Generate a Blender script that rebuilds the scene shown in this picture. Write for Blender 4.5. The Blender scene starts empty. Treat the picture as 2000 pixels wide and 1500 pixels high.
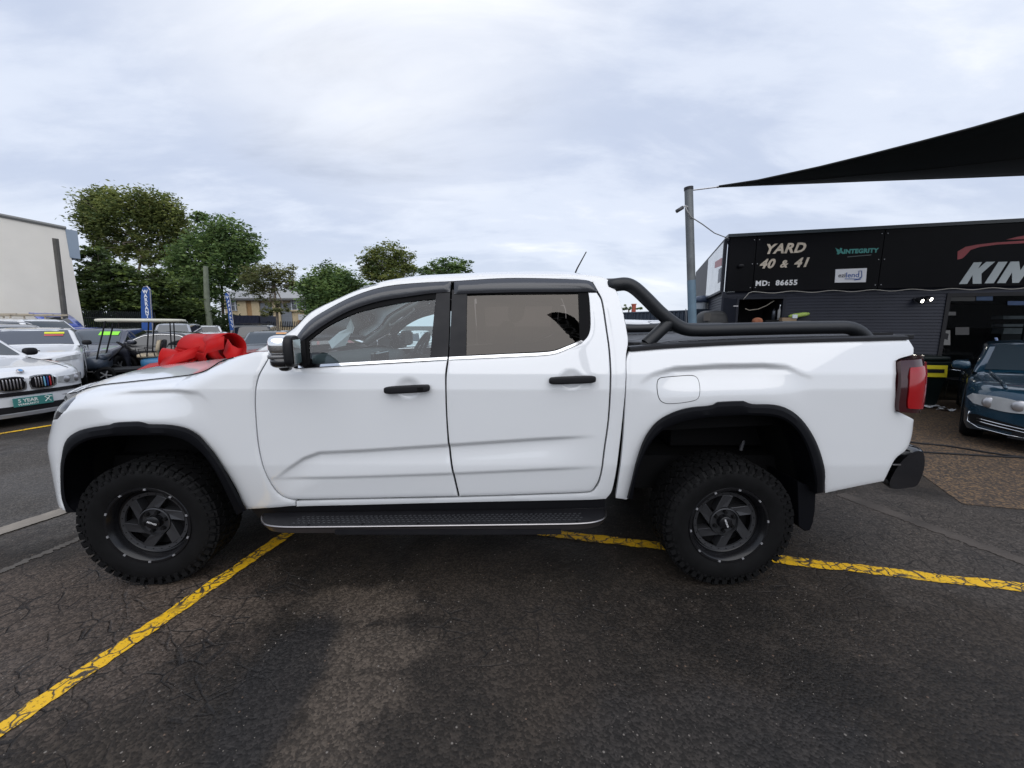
import bpy, bmesh, math, random
import numpy as np
from mathutils import Vector, Matrix
from mathutils.geometry import delaunay_2d_cdt
random.seed(7)
R = math.radians
scene = bpy.context.scene
COL = scene.collection

# ------------------------------------------------------------------ camera, sky, sun, exposure
CAM_H, PITCH, FPX = 1.5, R(8.53), 760.0
cd = bpy.data.cameras.new('camera')
cam = bpy.data.objects.new('camera', cd)
COL.objects.link(cam)
cam.location = (0, 0, CAM_H)
cam.rotation_euler = (R(90) - PITCH, 0, 0)
cd.sensor_width = 36.0
cd.lens = FPX / 2000 * 36.0
cd.clip_start, cd.clip_end = 0.05, 3000
scene.camera = cam

SUN_EL, SUN_AZ = R(50), R(172)        # high cloud-veiled sun behind the photographer
w = bpy.data.worlds.new('World')
scene.world = w
w.use_nodes = True
nt = w.node_tree
for n in list(nt.nodes): nt.nodes.remove(n)
N = nt.nodes.new; LK = nt.links.new
out = N('ShaderNodeOutputWorld'); bg = N('ShaderNodeBackground')
sky = N('ShaderNodeTexSky'); sky.sky_type = 'NISHITA'; sky.sun_disc = False
sky.sun_elevation = SUN_EL; sky.sun_rotation = SUN_AZ
sky.air_density = 1.2; sky.dust_density = 2.0
tc = N('ShaderNodeTexCoord'); sep = N('ShaderNodeSeparateXYZ'); LK(tc.outputs['Generated'], sep.inputs[0])
def wmath(op, a, b=None, clamp=False):
    n = N('ShaderNodeMath'); n.operation = op; n.use_clamp = clamp
    for i, v in enumerate((a, b)):
        if v is None: continue
        if isinstance(v, (int, float)): n.inputs[i].default_value = v
        else: LK(v, n.inputs[i])
    return n.outputs[0]
zc = wmath('MAXIMUM', sep.outputs['Z'], 0.0)
zz = wmath('ADD', zc, 0.30)
px = wmath('DIVIDE', sep.outputs['X'], zz); py = wmath('DIVIDE', sep.outputs['Y'], zz)
cmb = N('ShaderNodeCombineXYZ'); LK(px, cmb.inputs[0]); LK(py, cmb.inputs[1])
def wnoise(scale, detail, rough, dist=0.0, loc=(0, 0, 0), sc=(1, 1, 1), rot=(0, 0, 0)):
    mp = N('ShaderNodeMapping'); LK(cmb.outputs[0], mp.inputs[0])
    mp.inputs['Location'].default_value = loc; mp.inputs['Scale'].default_value = sc; mp.inputs['Rotation'].default_value = rot
    n = N('ShaderNodeTexNoise'); LK(mp.outputs[0], n.inputs['Vector'])
    n.inputs['Scale'].default_value = scale; n.inputs['Detail'].default_value = detail
    n.inputs['Roughness'].default_value = rough; n.inputs['Distortion'].default_value = dist
    return n.outputs['Fac']
def wramp(fac, stops, interp='EASE'):
    r = N('ShaderNodeValToRGB'); LK(fac, r.inputs[0]); r.color_ramp.interpolation = interp
    e = r.color_ramp.elements
    while len(e) < len(stops): e.new(0.5)
    for el, (p, c) in zip(e, stops): el.position = p; el.color = (*c, 1)
    return r.outputs[0]
def wmix(fac, a, b, mode='MIX'):
    m = N('ShaderNodeMix'); m.data_type = 'RGBA'; m.blend_type = mode
    if isinstance(fac, (int, float)): m.inputs[0].default_value = fac
    else: LK(fac, m.inputs[0])
    for s, v in ((6, a), (7, b)):
        if isinstance(v, tuple): m.inputs[s].default_value = (*v, 1)
        else: LK(v, m.inputs[s])
    return m.outputs[2]
big = wnoise(0.8, 3, 0.5, 0.3, loc=(2.3, 0.7, 0), sc=(1, 1.2, 1), rot=(0, 0, 0.35))
streak = wnoise(1.7, 7, 0.56, 0.5, loc=(4.1, 2.2, 0), sc=(0.6, 1.6, 1), rot=(0, 0, -0.45))
fine = wnoise(4.2, 8, 0.6, 0.25, loc=(1.0, 7.7, 0), sc=(0.8, 1.5, 1), rot=(0, 0, -0.3))
cl = wmath('ADD', wmath('MULTIPLY', big, 0.5), wmath('ADD', wmath('MULTIPLY', streak, 0.33), wmath('MULTIPLY', fine, 0.17)))
cloud = wramp(cl, [(0.34, (0.47, 0.53, 0.67)), (0.45, (0.57, 0.64, 0.80)), (0.55, (0.74, 0.80, 0.93)), (0.65, (1.0, 1.02, 1.05))])
horiz = wramp(sep.outputs['Z'], [(0.0, (1, 1, 1)), (0.25, (0, 0, 0))])
cloud = wmix(wmath('MULTIPLY', horiz, 0.55), cloud, (0.80, 0.86, 0.95))
# thin bright break in the cloud deck, high above the cab
gd = Vector((-0.20, 0.72, 0.66)).normalized()
dt = N('ShaderNodeVectorMath'); dt.operation = 'DOT_PRODUCT'; LK(tc.outputs['Generated'], dt.inputs[0]); dt.inputs[1].default_value = gd
gl_ = N('ShaderNodeMapRange'); gl_.interpolation_type = 'SMOOTHSTEP'; LK(dt.outputs['Value'], gl_.inputs[0])
gl_.inputs[1].default_value = 0.86; gl_.inputs[2].default_value = 1.0; gl_.inputs[3].default_value = 0.0; gl_.inputs[4].default_value = 0.85
cloud = wmix(wmath('MULTIPLY', gl_.outputs[0], wmath('ADD', wmath('MULTIPLY', streak, 1.6), -0.15, True)), cloud, (1.15, 1.15, 1.15))
up = N('ShaderNodeVectorMath'); up.operation = 'SCALE'; LK(cloud, up.inputs[0]); up.inputs['Scale'].default_value = 10.6
skymix = wmix(0.9, sky.outputs[0], up.outputs[0])
LK(skymix, bg.inputs['Color']); bg.inputs['Strength'].default_value = 0.1
LK(bg.outputs[0], out.inputs[0])

sd = bpy.data.lights.new('sun', 'SUN'); sd.energy = 1.5; sd.angle = R(75); sd.color = (1.0, 0.97, 0.93)
sun = bpy.data.objects.new('sun', sd); COL.objects.link(sun)
sdir = Vector((math.sin(SUN_AZ) * math.cos(SUN_EL), math.cos(SUN_AZ) * math.cos(SUN_EL), math.sin(SUN_EL)))
sun.rotation_euler = sdir.to_track_quat('Z', 'Y').to_euler()
vs = scene.view_settings
vs.view_transform = 'Standard'; vs.look = 'None'; vs.exposure = 0.08; vs.gamma = 1.0; vs.use_curve_mapping = False

# ------------------------------------------------------------------ pixel helpers (photograph 2000x1500)
CT, ST = math.cos(PITCH), math.sin(PITCH)
def ray(u, v):
    b = (750 - v) / FPX
    return Vector(((u - 1000) / FPX, CT + b * ST, -ST + b * CT))
def at(u, v, Y):
    d = ray(u, v); t = Y / d.y
    return Vector((d.x * t, Y, CAM_H + d.z * t))
def gnd(u, v, z=0.0):
    d = ray(u, v); t = (z - CAM_H) / d.z
    return Vector((d.x * t, d.y * t, z))
def GZ(x, y):
    return -0.018 * min(max(0.0, y - 4.0), 60.0)     # the yard falls away gently towards the back
def gfar(u, v):
    z = 0.0
    for _ in range(12):
        p = gnd(u, v, z); z = GZ(p.x, p.y)
    p.z = z; return p
def pxw(Y, n=1.0):
    return n * Y / FPX

# ------------------------------------------------------------------ object helpers
ROOT_M = {}
def thing(name, label, cat, loc=(0, 0, 0), rz=0.0, group=None):
    o = bpy.data.objects.new(name, None); COL.objects.link(o)
    o.empty_display_size = 0.2
    o.location = loc; o.rotation_euler = (0, 0, rz)
    o['label'] = label; o['category'] = cat
    if group: o['group'] = group
    ROOT_M[o.name] = Matrix.Translation(Vector(loc)) @ Matrix.Rotation(rz, 4, 'Z')
    return o
def part_empty(name, parent, loc=(0, 0, 0), world=False):
    o = bpy.data.objects.new(name, None); COL.objects.link(o); o.parent = parent; o.location = loc
    o.empty_display_size = 0.1
    if world:
        o.matrix_parent_inverse = ROOT_M[parent.name].inverted(); ROOT_M[o.name] = Matrix.Translation(Vector(loc))
    else:
        ROOT_M[o.name] = ROOT_M.get(parent.name, Matrix()) @ Matrix.Translation(Vector(loc))
    return o
def tag(o, label=None, cat=None, group=None, kind=None):
    if label: o['label'] = label
    if cat: o['category'] = cat
    if group: o['group'] = group
    if kind: o['kind'] = kind
    return o
def mobj(name, mesh, m=None, parent=None, world=False):
    o = bpy.data.objects.new(name, mesh); COL.objects.link(o)
    if m is not None:
        if isinstance(m, (list, tuple)):
            for k in m: mesh.materials.append(k)
        else: mesh.materials.append(m)
    if parent is not None:
        o.parent = parent
        if world: o.matrix_parent_inverse = ROOT_M[parent.name].inverted()
        ROOT_M[o.name] = Matrix() if world else ROOT_M.get(parent.name, Matrix())
    else:
        ROOT_M[o.name] = Matrix()
    return o
def shade(me, smooth=True):
    me.polygons.foreach_set('use_smooth', [smooth] * len(me.polygons)); me.update()
def meshdata(name, V, F, smooth=False):
    me = bpy.data.meshes.new(name); me.from_pydata([tuple(v) for v in V], [], F); me.update()
    shade(me, smooth); return me
class MB:
    """collects simple solids into one mesh"""
    def __init__(s): s.V = []; s.F = []
    def add(s, V, F):
        k = len(s.V); s.V += [tuple(v) for v in V]; s.F += [tuple(i + k for i in f) for f in F]; return s
    def box(s, c, h, rot=None):
        V = []
        for sx in (-1, 1):
            for sy in (-1, 1):
                for sz in (-1, 1):
                    p = Vector((sx * h[0], sy * h[1], sz * h[2]))
                    if rot is not None: p = rot @ p
                    V.append(p + Vector(c))
        return s.add(V, [(0, 1, 3, 2), (4, 6, 7, 5), (0, 4, 5, 1), (2, 3, 7, 6), (0, 2, 6, 4), (1, 5, 7, 3)])
    def rbox(s, c, h, n=3.5, seg=14, rot=None):
        """superellipsoid box: soft rounded solid"""
        V = []; F = []; ns = seg * 2; nr = seg
        def sp(v): return math.copysign(abs(v) ** (2 / n), v)
        for i in range(nr + 1):
            t = -math.pi / 2 + math.pi * i / nr
            for j in range(ns):
                p = 2 * math.pi * j / ns
                q = Vector((h[0] * sp(math.cos(t)) * sp(math.cos(p)), h[1] * sp(math.cos(t)) * sp(math.sin(p)), h[2] * sp(math.sin(t))))
                if rot is not None: q = rot @ q
                V.append(q + Vector(c))
        for i in range(nr):
            for j in range(ns):
                F.append((i * ns + j, i * ns + (j + 1) % ns, (i + 1) * ns + (j + 1) % ns, (i + 1) * ns + j))
        return s.add(V, F)
    def tube(s, pts, r, seg=10, cap=True):
        pts = [Vector(p) for p in pts]; n = len(pts)
        rr = r if isinstance(r, (list, tuple)) else [r] * n
        V = []; F = []; prev = None
        for i, p in enumerate(pts):
            t = (pts[min(i + 1, n - 1)] - pts[max(i - 1, 0)])
            t = t.normalized() if t.length > 1e-9 else Vector((0, 0, 1))
            if prev is None:
                a = t.cross(Vector((0, 0, 1)))
                if a.length < 1e-3: a = t.cross(Vector((0, 1, 0)))
                a.normalize()
            else:
                a = prev - t * prev.dot(t); a.normalize()
            prev = a; b = t.cross(a)
            for j in range(seg):
                q = 2 * math.pi * j / seg
                V.append(p + (a * math.cos(q) + b * math.sin(q)) * rr[i])
        for i in range(n - 1):
            for j in range(seg):
                F.append((i * seg + j, i * seg + (j + 1) % seg, (i + 1) * seg + (j + 1) % seg, (i + 1) * seg + j))
        if cap:
            F.append(tuple(range(seg))[::-1]); F.append(tuple((n - 1) * seg + j for j in range(seg)))
        return s.add(V, F)
    def grid(s, rows):
        assert len({len(r) for r in rows}) == 1, "ragged grid"
        nc = len(rows[0]); V = [p for r in rows for p in r]; F = []
        for i in range(len(rows) - 1):
            for j in range(nc - 1):
                F.append((i * nc + j, i * nc + j + 1, (i + 1) * nc + j + 1, (i + 1) * nc + j))
        return s.add(V, F)
    def prism(s, poly, d):
        """closed polygon (3D points) pushed along vector d"""
        n = len(poly); d = Vector(d); V = [Vector(p) for p in poly] + [Vector(p) + d for p in poly]
        F = [tuple(range(n)), tuple(range(n, 2 * n))[::-1]] + [(i, (i + 1) % n, n + (i + 1) % n, n + i) for i in range(n)]
        return s.add(V, F)
    def lathe(s, prof, c, axis='y', seg=40):
        """prof: (radius, along); axis through c"""
        V = []; F = []; n = len(prof)
        for j in range(seg):
            q = 2 * math.pi * j / seg
            for r, a in prof:
                x, z = r * math.cos(q), r * math.sin(q)
                V.append({'y': (c[0] + x, c[1] + a, c[2] + z), 'z': (c[0] + x, c[1] + z, c[2] + a), 'x': (c[0] + a, c[1] + x, c[2] + z)}[axis])
        for j in range(seg):
            for i in range(n - 1):
                F.append((j * n + i, j * n + i + 1, ((j + 1) % seg) * n + i + 1, ((j + 1) % seg) * n + i))
        return s.add(V, F)
    def mesh(s, name, smooth=False, recalc=True):
        me = meshdata(name, s.V, s.F, smooth)
        if recalc:
            bm = bmesh.new(); bm.from_mesh(me); bmesh.ops.recalc_face_normals(bm, faces=bm.faces); bm.to_mesh(me); bm.free(); shade(me, smooth)
        return me
    def build(s, name, m, parent=None, world=False, smooth=False, recalc=True, bevel=0.0, auto=None):
        me = s.mesh(name, smooth, recalc)
        o = mobj(name, me, m, parent, world)
        if bevel:
            b = o.modifiers.new('bevel', 'BEVEL'); b.width = bevel; b.segments = 2; b.limit_method = 'ANGLE'; b.angle_limit = R(40)
        if auto is not None:
            me.set_sharp_from_angle(angle=R(auto))
        return o
def copy_tree(o, parent=None):
    c = o.copy(); COL.objects.link(c)
    if parent is not None: c.parent = parent; c.matrix_parent_inverse = o.matrix_parent_inverse.copy()
    for ch in list(o.children): copy_tree(ch, c)
    return c
def text_mesh(s, size, shear=0.0, bold=0.0, align='CENTER', extrude=0.002, spacing=1.0):
    cu = bpy.data.curves.new('lettering', 'FONT'); cu.body = s; cu.size = size; cu.shear = shear; cu.offset = bold
    cu.align_x = align; cu.align_y = 'CENTER'; cu.extrude = extrude; cu.space_character = spacing; cu.resolution_u = 3
    o = bpy.data.objects.new('lettering', cu); COL.objects.link(o)
    bpy.context.view_layer.update()
    me = bpy.data.meshes.new_from_object(o.evaluated_get(bpy.context.evaluated_depsgraph_get()))
    bpy.data.objects.remove(o); bpy.data.curves.remove(cu)
    me.name = 'lettering'; return me
def put_text(s, size, m, parent, M, name='lettering', world=True, **k):
    """M maps text plane (x right, y up, z towards reader) into the world"""
    me = text_mesh(s, size, **k); me.transform(M)
    return mobj(name, me, m, parent, world)
def frame_m(o, xdir, ydir):
    x = Vector(xdir).normalized(); z = x.cross(Vector(ydir)).normalized(); y = z.cross(x)
    M = Matrix((x, y, z)).transposed().to_4x4(); M.translation = Vector(o); return M

# ------------------------------------------------------------------ materials
MATS = {}
def mat(name, col, rough=0.5, metal=0.0, coat=0.0, var=0.0, vscale=4.0, bump=0.0, bscale=40.0, ior=1.5, emit=None, estr=0.0, spec=0.5, rvar=0.0, coat_ior=1.5):
    if name in MATS: return MATS[name]
    m = bpy.data.materials.new(name); m.use_nodes = True; MATS[name] = m
    t = m.node_tree; b = t.nodes['Principled BSDF']; n = t.nodes.new; l = t.links.new
    b.inputs['Base Color'].default_value = (*col, 1); b.inputs['Roughness'].default_value = rough
    b.inputs['Metallic'].default_value = metal; b.inputs['IOR'].default_value = ior
    b.inputs['Specular IOR Level'].default_value = spec
    if coat: b.inputs['Coat Weight'].default_value = coat; b.inputs['Coat Roughness'].default_value = 0.03; b.inputs['Coat IOR'].default_value = coat_ior
    if emit: b.inputs['Emission Color'].default_value = (*emit, 1); b.inputs['Emission Strength'].default_value = estr
    co = n('ShaderNodeTexCoord')
    if var or rvar:
        x = n('ShaderNodeTexNoise'); x.inputs['Scale'].default_value = vscale; x.inputs['Detail'].default_value = 6
        l(co.outputs['Object'], x.inputs['Vector'])
    if var:
        r = n('ShaderNodeMapRange'); l(x.outputs['Fac'], r.inputs[0])
        r.inputs[1].default_value = 0.3; r.inputs[2].default_value = 0.7
        r.inputs[3].default_value = 1 - var; r.inputs[4].default_value = 1 + var
        h = n('ShaderNodeHueSaturation'); h.inputs['Color'].default_value = (*col, 1); l(r.outputs[0], h.inputs['Value'])
        l(h.outputs[0], b.inputs['Base Color'])
    if rvar:
        r2 = n('ShaderNodeMapRange'); l(x.outputs['Fac'], r2.inputs[0])
        r2.inputs[1].default_value = 0.3; r2.inputs[2].default_value = 0.7
        r2.inputs[3].default_value = max(0.02, rough - rvar); r2.inputs[4].default_value = min(1, rough + rvar)
        l(r2.outputs[0], b.inputs['Roughness'])
    if bump:
        y = n('ShaderNodeTexNoise'); y.inputs['Scale'].default_value = bscale; y.inputs['Detail'].default_value = 4
        l(co.outputs['Object'], y.inputs['Vector'])
        p = n('ShaderNodeBump'); p.inputs['Strength'].default_value = bump; p.inputs['Distance'].default_value = 0.01
        l(y.outputs['Fac'], p.inputs['Height']); l(p.outputs[0], b.inputs['Normal'])
    return m
def glass_mat(name, tint, ior=1.5, rough=0.0, refl=(0.95, 0.97, 1)):
    """thin window pane: tinted see-through plus mirror reflection by Fresnel"""
    m = bpy.data.materials.new(name); m.use_nodes = True; MATS[name] = m
    t = m.node_tree; t.nodes.clear(); n = t.nodes.new; l = t.links.new
    o = n('ShaderNodeOutputMaterial'); mx = n('ShaderNodeMixShader'); f = n('ShaderNodeFresnel'); f.inputs['IOR'].default_value = ior
    tr = n('ShaderNodeBsdfTransparent'); tr.inputs[0].default_value = (*tint, 1)
    g = n('ShaderNodeBsdfGlossy'); g.inputs['Roughness'].default_value = rough; g.inputs[0].default_value = (*refl, 1)
    l(f.outputs[0], mx.inputs[0]); l(tr.outputs[0], mx.inputs[1]); l(g.outputs[0], mx.inputs[2]); l(mx.outputs[0], o.inputs[0])
    return m
M_white = mat('white_paint', (0.73, 0.745, 0.76), 0.32, coat=1.0, coat_ior=1.75)
M_black = mat('black_plastic', (0.008, 0.008, 0.010), 0.5, rvar=0.08, vscale=9, spec=0.3)
M_flare = mat('flare_plastic', (0.0042, 0.0045, 0.006), 0.55, bump=0.05, bscale=300, spec=0.08)
M_shield = mat('smoked_shield', (0.030, 0.032, 0.038), 0.22, coat=0.5)
M_gloss = mat('gloss_black', (0.010, 0.010, 0.012), 0.08, coat=0.6)
M_bar = mat('powdercoat_black', (0.012, 0.0135, 0.016), 0.42, bump=0.04, bscale=500, spec=0.4)
M_dark = mat('underbody_black', (0.004, 0.004, 0.0045), 0.85, spec=0.2)
M_rubber = mat('tyre_rubber', (0.0058, 0.0058, 0.0062), 0.62, spec=0.13, var=0.25, vscale=14, bump=0.08, bscale=120)
M_chrome = mat('chrome', (0.82, 0.83, 0.84), 0.08, metal=1.0)
M_steel = mat('brushed_steel', (0.42, 0.40, 0.40), 0.30, metal=1.0)
M_gun = mat('gunmetal', (0.060, 0.061, 0.066), 0.34, metal=0.6, spec=0.4)
M_rimblk = mat('rim_black', (0.006, 0.006, 0.007), 0.25, spec=0.4)
M_red = mat('lamp_red', (0.30, 0.002, 0.004), 0.12, coat=0.35)
M_reddark = mat('lamp_housing', (0.035, 0.003, 0.005), 0.10, coat=0.4)
M_trim = mat('cabin_trim', (0.10, 0.12, 0.125), 0.7)
M_trimlt = mat('cabin_lining', (0.32, 0.33, 0.32), 0.8)
M_seat = mat('seat_fabric', (0.035, 0.036, 0.04), 0.85)
M_lamp = mat('lamp_clear', (0.55, 0.57, 0.58), 0.06, coat=1.0)
M_paper = mat('paper', (0.72, 0.78, 0.82), 0.8)
G_front = glass_mat('window_glass', (0.80, 0.90, 0.90), 1.62)
G_rear = glass_mat('privacy_glass', (0.13, 0.113, 0.104), 1.7, refl=(1.0, 0.93, 0.86))
G_screen = glass_mat('screen_glass', (0.80, 0.88, 0.88), 1.5)
# ------------------------------------------------------------------ ground
def ground_mat():
    m = bpy.data.materials.new('asphalt'); m.use_nodes = True
    t = m.node_tree; b = t.nodes['Principled BSDF']; n = t.nodes.new; l = t.links.new
    geo = n('ShaderNodeNewGeometry'); P = geo.outputs['Position']
    def noise(s, d=5, r=0.55, dist=0.0, vec=None):
        x = n('ShaderNodeTexNoise'); x.inputs['Scale'].default_value = s; x.inputs['Detail'].default_value = d
        x.inputs['Roughness'].default_value = r; x.inputs['Distortion'].default_value = dist
        l(vec if vec is not None else P, x.inputs['Vector']); return x
    def rng(v, a, c, lo=0.0, hi=1.0):
        x = n('ShaderNodeMapRange'); x.interpolation_type = 'SMOOTHSTEP'; l(v, x.inputs[0])
        for i, q in zip((1, 2, 3, 4), (a, c, lo, hi)): x.inputs[i].default_value = q
        return x.outputs[0]
    def mth(op, a, c=None):
        x = n('ShaderNodeMath'); x.operation = op
        for i, q in enumerate((a, c)):
            if q is None: continue
            if isinstance(q, (int, float)): x.inputs[i].default_value = q
            else: l(q, x.inputs[i])
        return x.outputs[0]
    def mix(f, a, c, mode='MIX'):
        x = n('ShaderNodeMix'); x.data_type = 'RGBA'; x.blend_type = mode
        if isinstance(f, (int, float)): x.inputs[0].default_value = f
        else: l(f, x.inputs[0])
        for s, q in ((6, a), (7, c)):
            if isinstance(q, tuple): x.inputs[s].default_value = (*q, 1)
            else: l(q, x.inputs[s])
        return x.outputs[2]
    sp = n('ShaderNodeSeparateXYZ'); l(P, sp.inputs[0]); X, Y = sp.outputs[0], sp.outputs[1]
    warp = noise(1.9, 9, 0.72)
    def blob(cx, cy, rx, ry, soft=0.5, wamt=0.9):
        """irregular stain with its own ragged outline"""
        wx = mth('MULTIPLY', mth('SUBTRACT', warp.outputs['Fac'], 0.5), wamt)
        dx = mth('DIVIDE', mth('SUBTRACT', X, cx), rx); dy = mth('DIVIDE', mth('SUBTRACT', Y, cy), ry)
        d = mth('SQRT', mth('ADD', mth('MULTIPLY', dx, dx), mth('MULTIPLY', dy, dy)))
        return rng(mth('ADD', d, mth('MULTIPLY', wx, 2.2)), 1 - soft * .5, 1 + soft * .5, 1, 0)
    patch = noise(0.9, 6, 0.6, 0.4)
    base = mix(rng(patch.outputs['Fac'], 0.36, 0.66), (0.0165, 0.0138, 0.0115), (0.039, 0.0305, 0.0235))
    p2 = noise(3.3, 5, 0.65)
    base = mix(mth('MULTIPLY', rng(p2.outputs['Fac'], 0.45, 0.75), 0.45), base, (0.055, 0.043, 0.034))
    # dusty tan areas and dark damp areas
    for (u_, v_, rx_, ry_, k_) in ((705, 1180, .30, .16, .8), (720, 1265, .26, .15, .8), (690, 1360, .22, .14, .7), (640, 1460, .16, .14, .6), (430, 1200, .26, .14, .6), (330, 1165, .2, .12, .5)):
        c_ = gnd(u_, v_); base = mix(mth('MULTIPLY', blob(c_.x, c_.y, rx_, ry_, .6, 1.5), k_ * .75), base, (0.104, 0.082, 0.063))
    base = mix(mth('MULTIPLY', blob(-0.52, 1.45, 0.42, 0.36), 0.0), base, (0.125, 0.100, 0.078))
    base = mix(mth('MULTIPLY', blob(0.1, 0.75, 0.5, 0.12), 0.3), base, (0.105, 0.082, 0.064))
    base = mix(mth('MULTIPLY', blob(-2.5, 1.75, 1.1, 0.6), 0.6), base, (0.094, 0.071, 0.056))
    base = mix(mth('MULTIPLY', blob(3.2, 2.6, 1.3, 0.8), 0.5), base, (0.085, 0.073, 0.064))
    base = mix(mth('MULTIPLY', blob(-0.98, 1.50, 0.16, 0.42), 0.75), base, (0.019, 0.0175, 0.017))
    base = mix(mth('MULTIPLY', blob(0.75, 1.10, 0.55, 0.35), 0.40), base, (0.026, 0.025, 0.025))
    base = mix(mth('MULTIPLY', blob(-4.6, 4.0, 1.9, 1.7), 0.7), base, (0.082, 0.073, 0.064))
    # aggregate
    vor = n('ShaderNodeTexVoronoi'); vor.inputs['Scale'].default_value = 95; l(P, vor.inputs['Vector'])
    sepc = n('ShaderNodeSeparateColor'); l(vor.outputs['Color'], sepc.inputs[0])
    stone = rng(sepc.outputs[0], 0.2, 1.0, 0.62, 1.45)
    hs = n('ShaderNodeHueSaturation'); l(base, hs.inputs['Color']); l(stone, hs.inputs['Value']); base = hs.outputs[0]
    v2 = n('ShaderNodeTexVoronoi'); v2.inputs['Scale'].default_value = 34; v2.inputs['Randomness'].default_value = 1.0; l(P, v2.inputs['Vector'])
    sc2 = n('ShaderNodeSeparateColor'); l(v2.outputs['Color'], sc2.inputs[0])
    speck = mth('MULTIPLY', rng(v2.outputs['Distance'], 0.10, 0.20, 1, 0), mth('GREATER_THAN', sc2.outputs[1], 0.86))
    base = mix(mth('MULTIPLY', speck, 0.6), base, mix(sc2.outputs[2], (0.30, 0.27, 0.24), (0.20, 0.13, 0.09)))
    # crocodile cracking
    wv = n('ShaderNodeTexNoise'); wv.inputs['Scale'].default_value = 5.0; wv.inputs['Detail'].default_value = 4; l(P, wv.inputs['Vector'])
    add = n('ShaderNodeVectorMath'); add.operation = 'MULTIPLY_ADD'; l(wv.outputs['Color'], add.inputs[0]); add.inputs[1].default_value = (0.07, 0.07, 0.0); l(P, add.inputs[2])
    def cracks(scale, wide):
        v = n('ShaderNodeTexVoronoi'); v.feature = 'DISTANCE_TO_EDGE'; v.inputs['Scale'].default_value = scale; l(add.outputs[0], v.inputs['Vector'])
        return rng(v.outputs['Distance'], wide * 0.25, wide, 1, 0)
    zone = mth('MAXIMUM', blob(-2.3, 1.6, 1.25, 0.85, 0.8, 0.5), mth('MAXIMUM', mth('MULTIPLY', blob(-0.1, 1.75, 0.7, 0.22, 0.8, 0.6), 0.7), mth('MAXIMUM', mth('MULTIPLY', blob(2.9, 2.5, 1.6, 0.9, 0.9, 0.6), 0.6), mth('MULTIPLY', blob(-0.75, 0.9, 0.35, 0.3, 0.8, 0.6), 0.35))))
    zone = mth('MAXIMUM', zone, mth('MULTIPLY', rng(noise(0.7, 3).outputs['Fac'], 0.66, 0.78), 0.2))
    cr = mth('MULTIPLY', mth('MAXIMUM', cracks(9.0, 0.050), mth('MULTIPLY', cracks(3.4, 0.014), 0.8)), zone)
    fade = rng(noise(4.5, 5, 0.65).outputs['Fac'], 0.40, 0.60)
    cr = mth('MULTIPLY', cr, fade)
    base = mix(mth('MULTIPLY', cr, 0.85), base, (0.012, 0.011, 0.011))
    l(base, b.inputs['Base Color'])
    damp = rng(noise(0.8, 5, 0.6, 0.3).outputs['Fac'], 0.42, 0.62)
    l(mth('ADD', mth('MULTIPLY', damp, 0.26), 0.54), b.inputs['Roughness'])
    b.inputs['Specular IOR Level'].default_value = 0.27
    h = mth('ADD', mth('MULTIPLY', vor.outputs['Distance'], -0.55), mth('MULTIPLY', cr, -1.6))
    h = mth('ADD', h, mth('MULTIPLY', noise(30, 4).outputs['Fac'], 0.9))
    h = mth('ADD', h, mth('MULTIPLY', speck, 0.5))
    bp = n('ShaderNodeBump'); bp.inputs['Strength'].default_value = 0.75; bp.inputs['Distance'].default_value = 0.006
    l(h, bp.inputs['Height']); l(bp.outputs[0], b.inputs['Normal'])
    return m
M_asphalt = ground_mat()
g = MB(); g.grid([[(-900, y, GZ(0, y)), (900, y, GZ(0, y))] for y in (-300, 0, 4, 10, 20, 40, 64, 200, 1600)])
tag(g.build('ground', M_asphalt, recalc=False), kind='structure')

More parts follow.
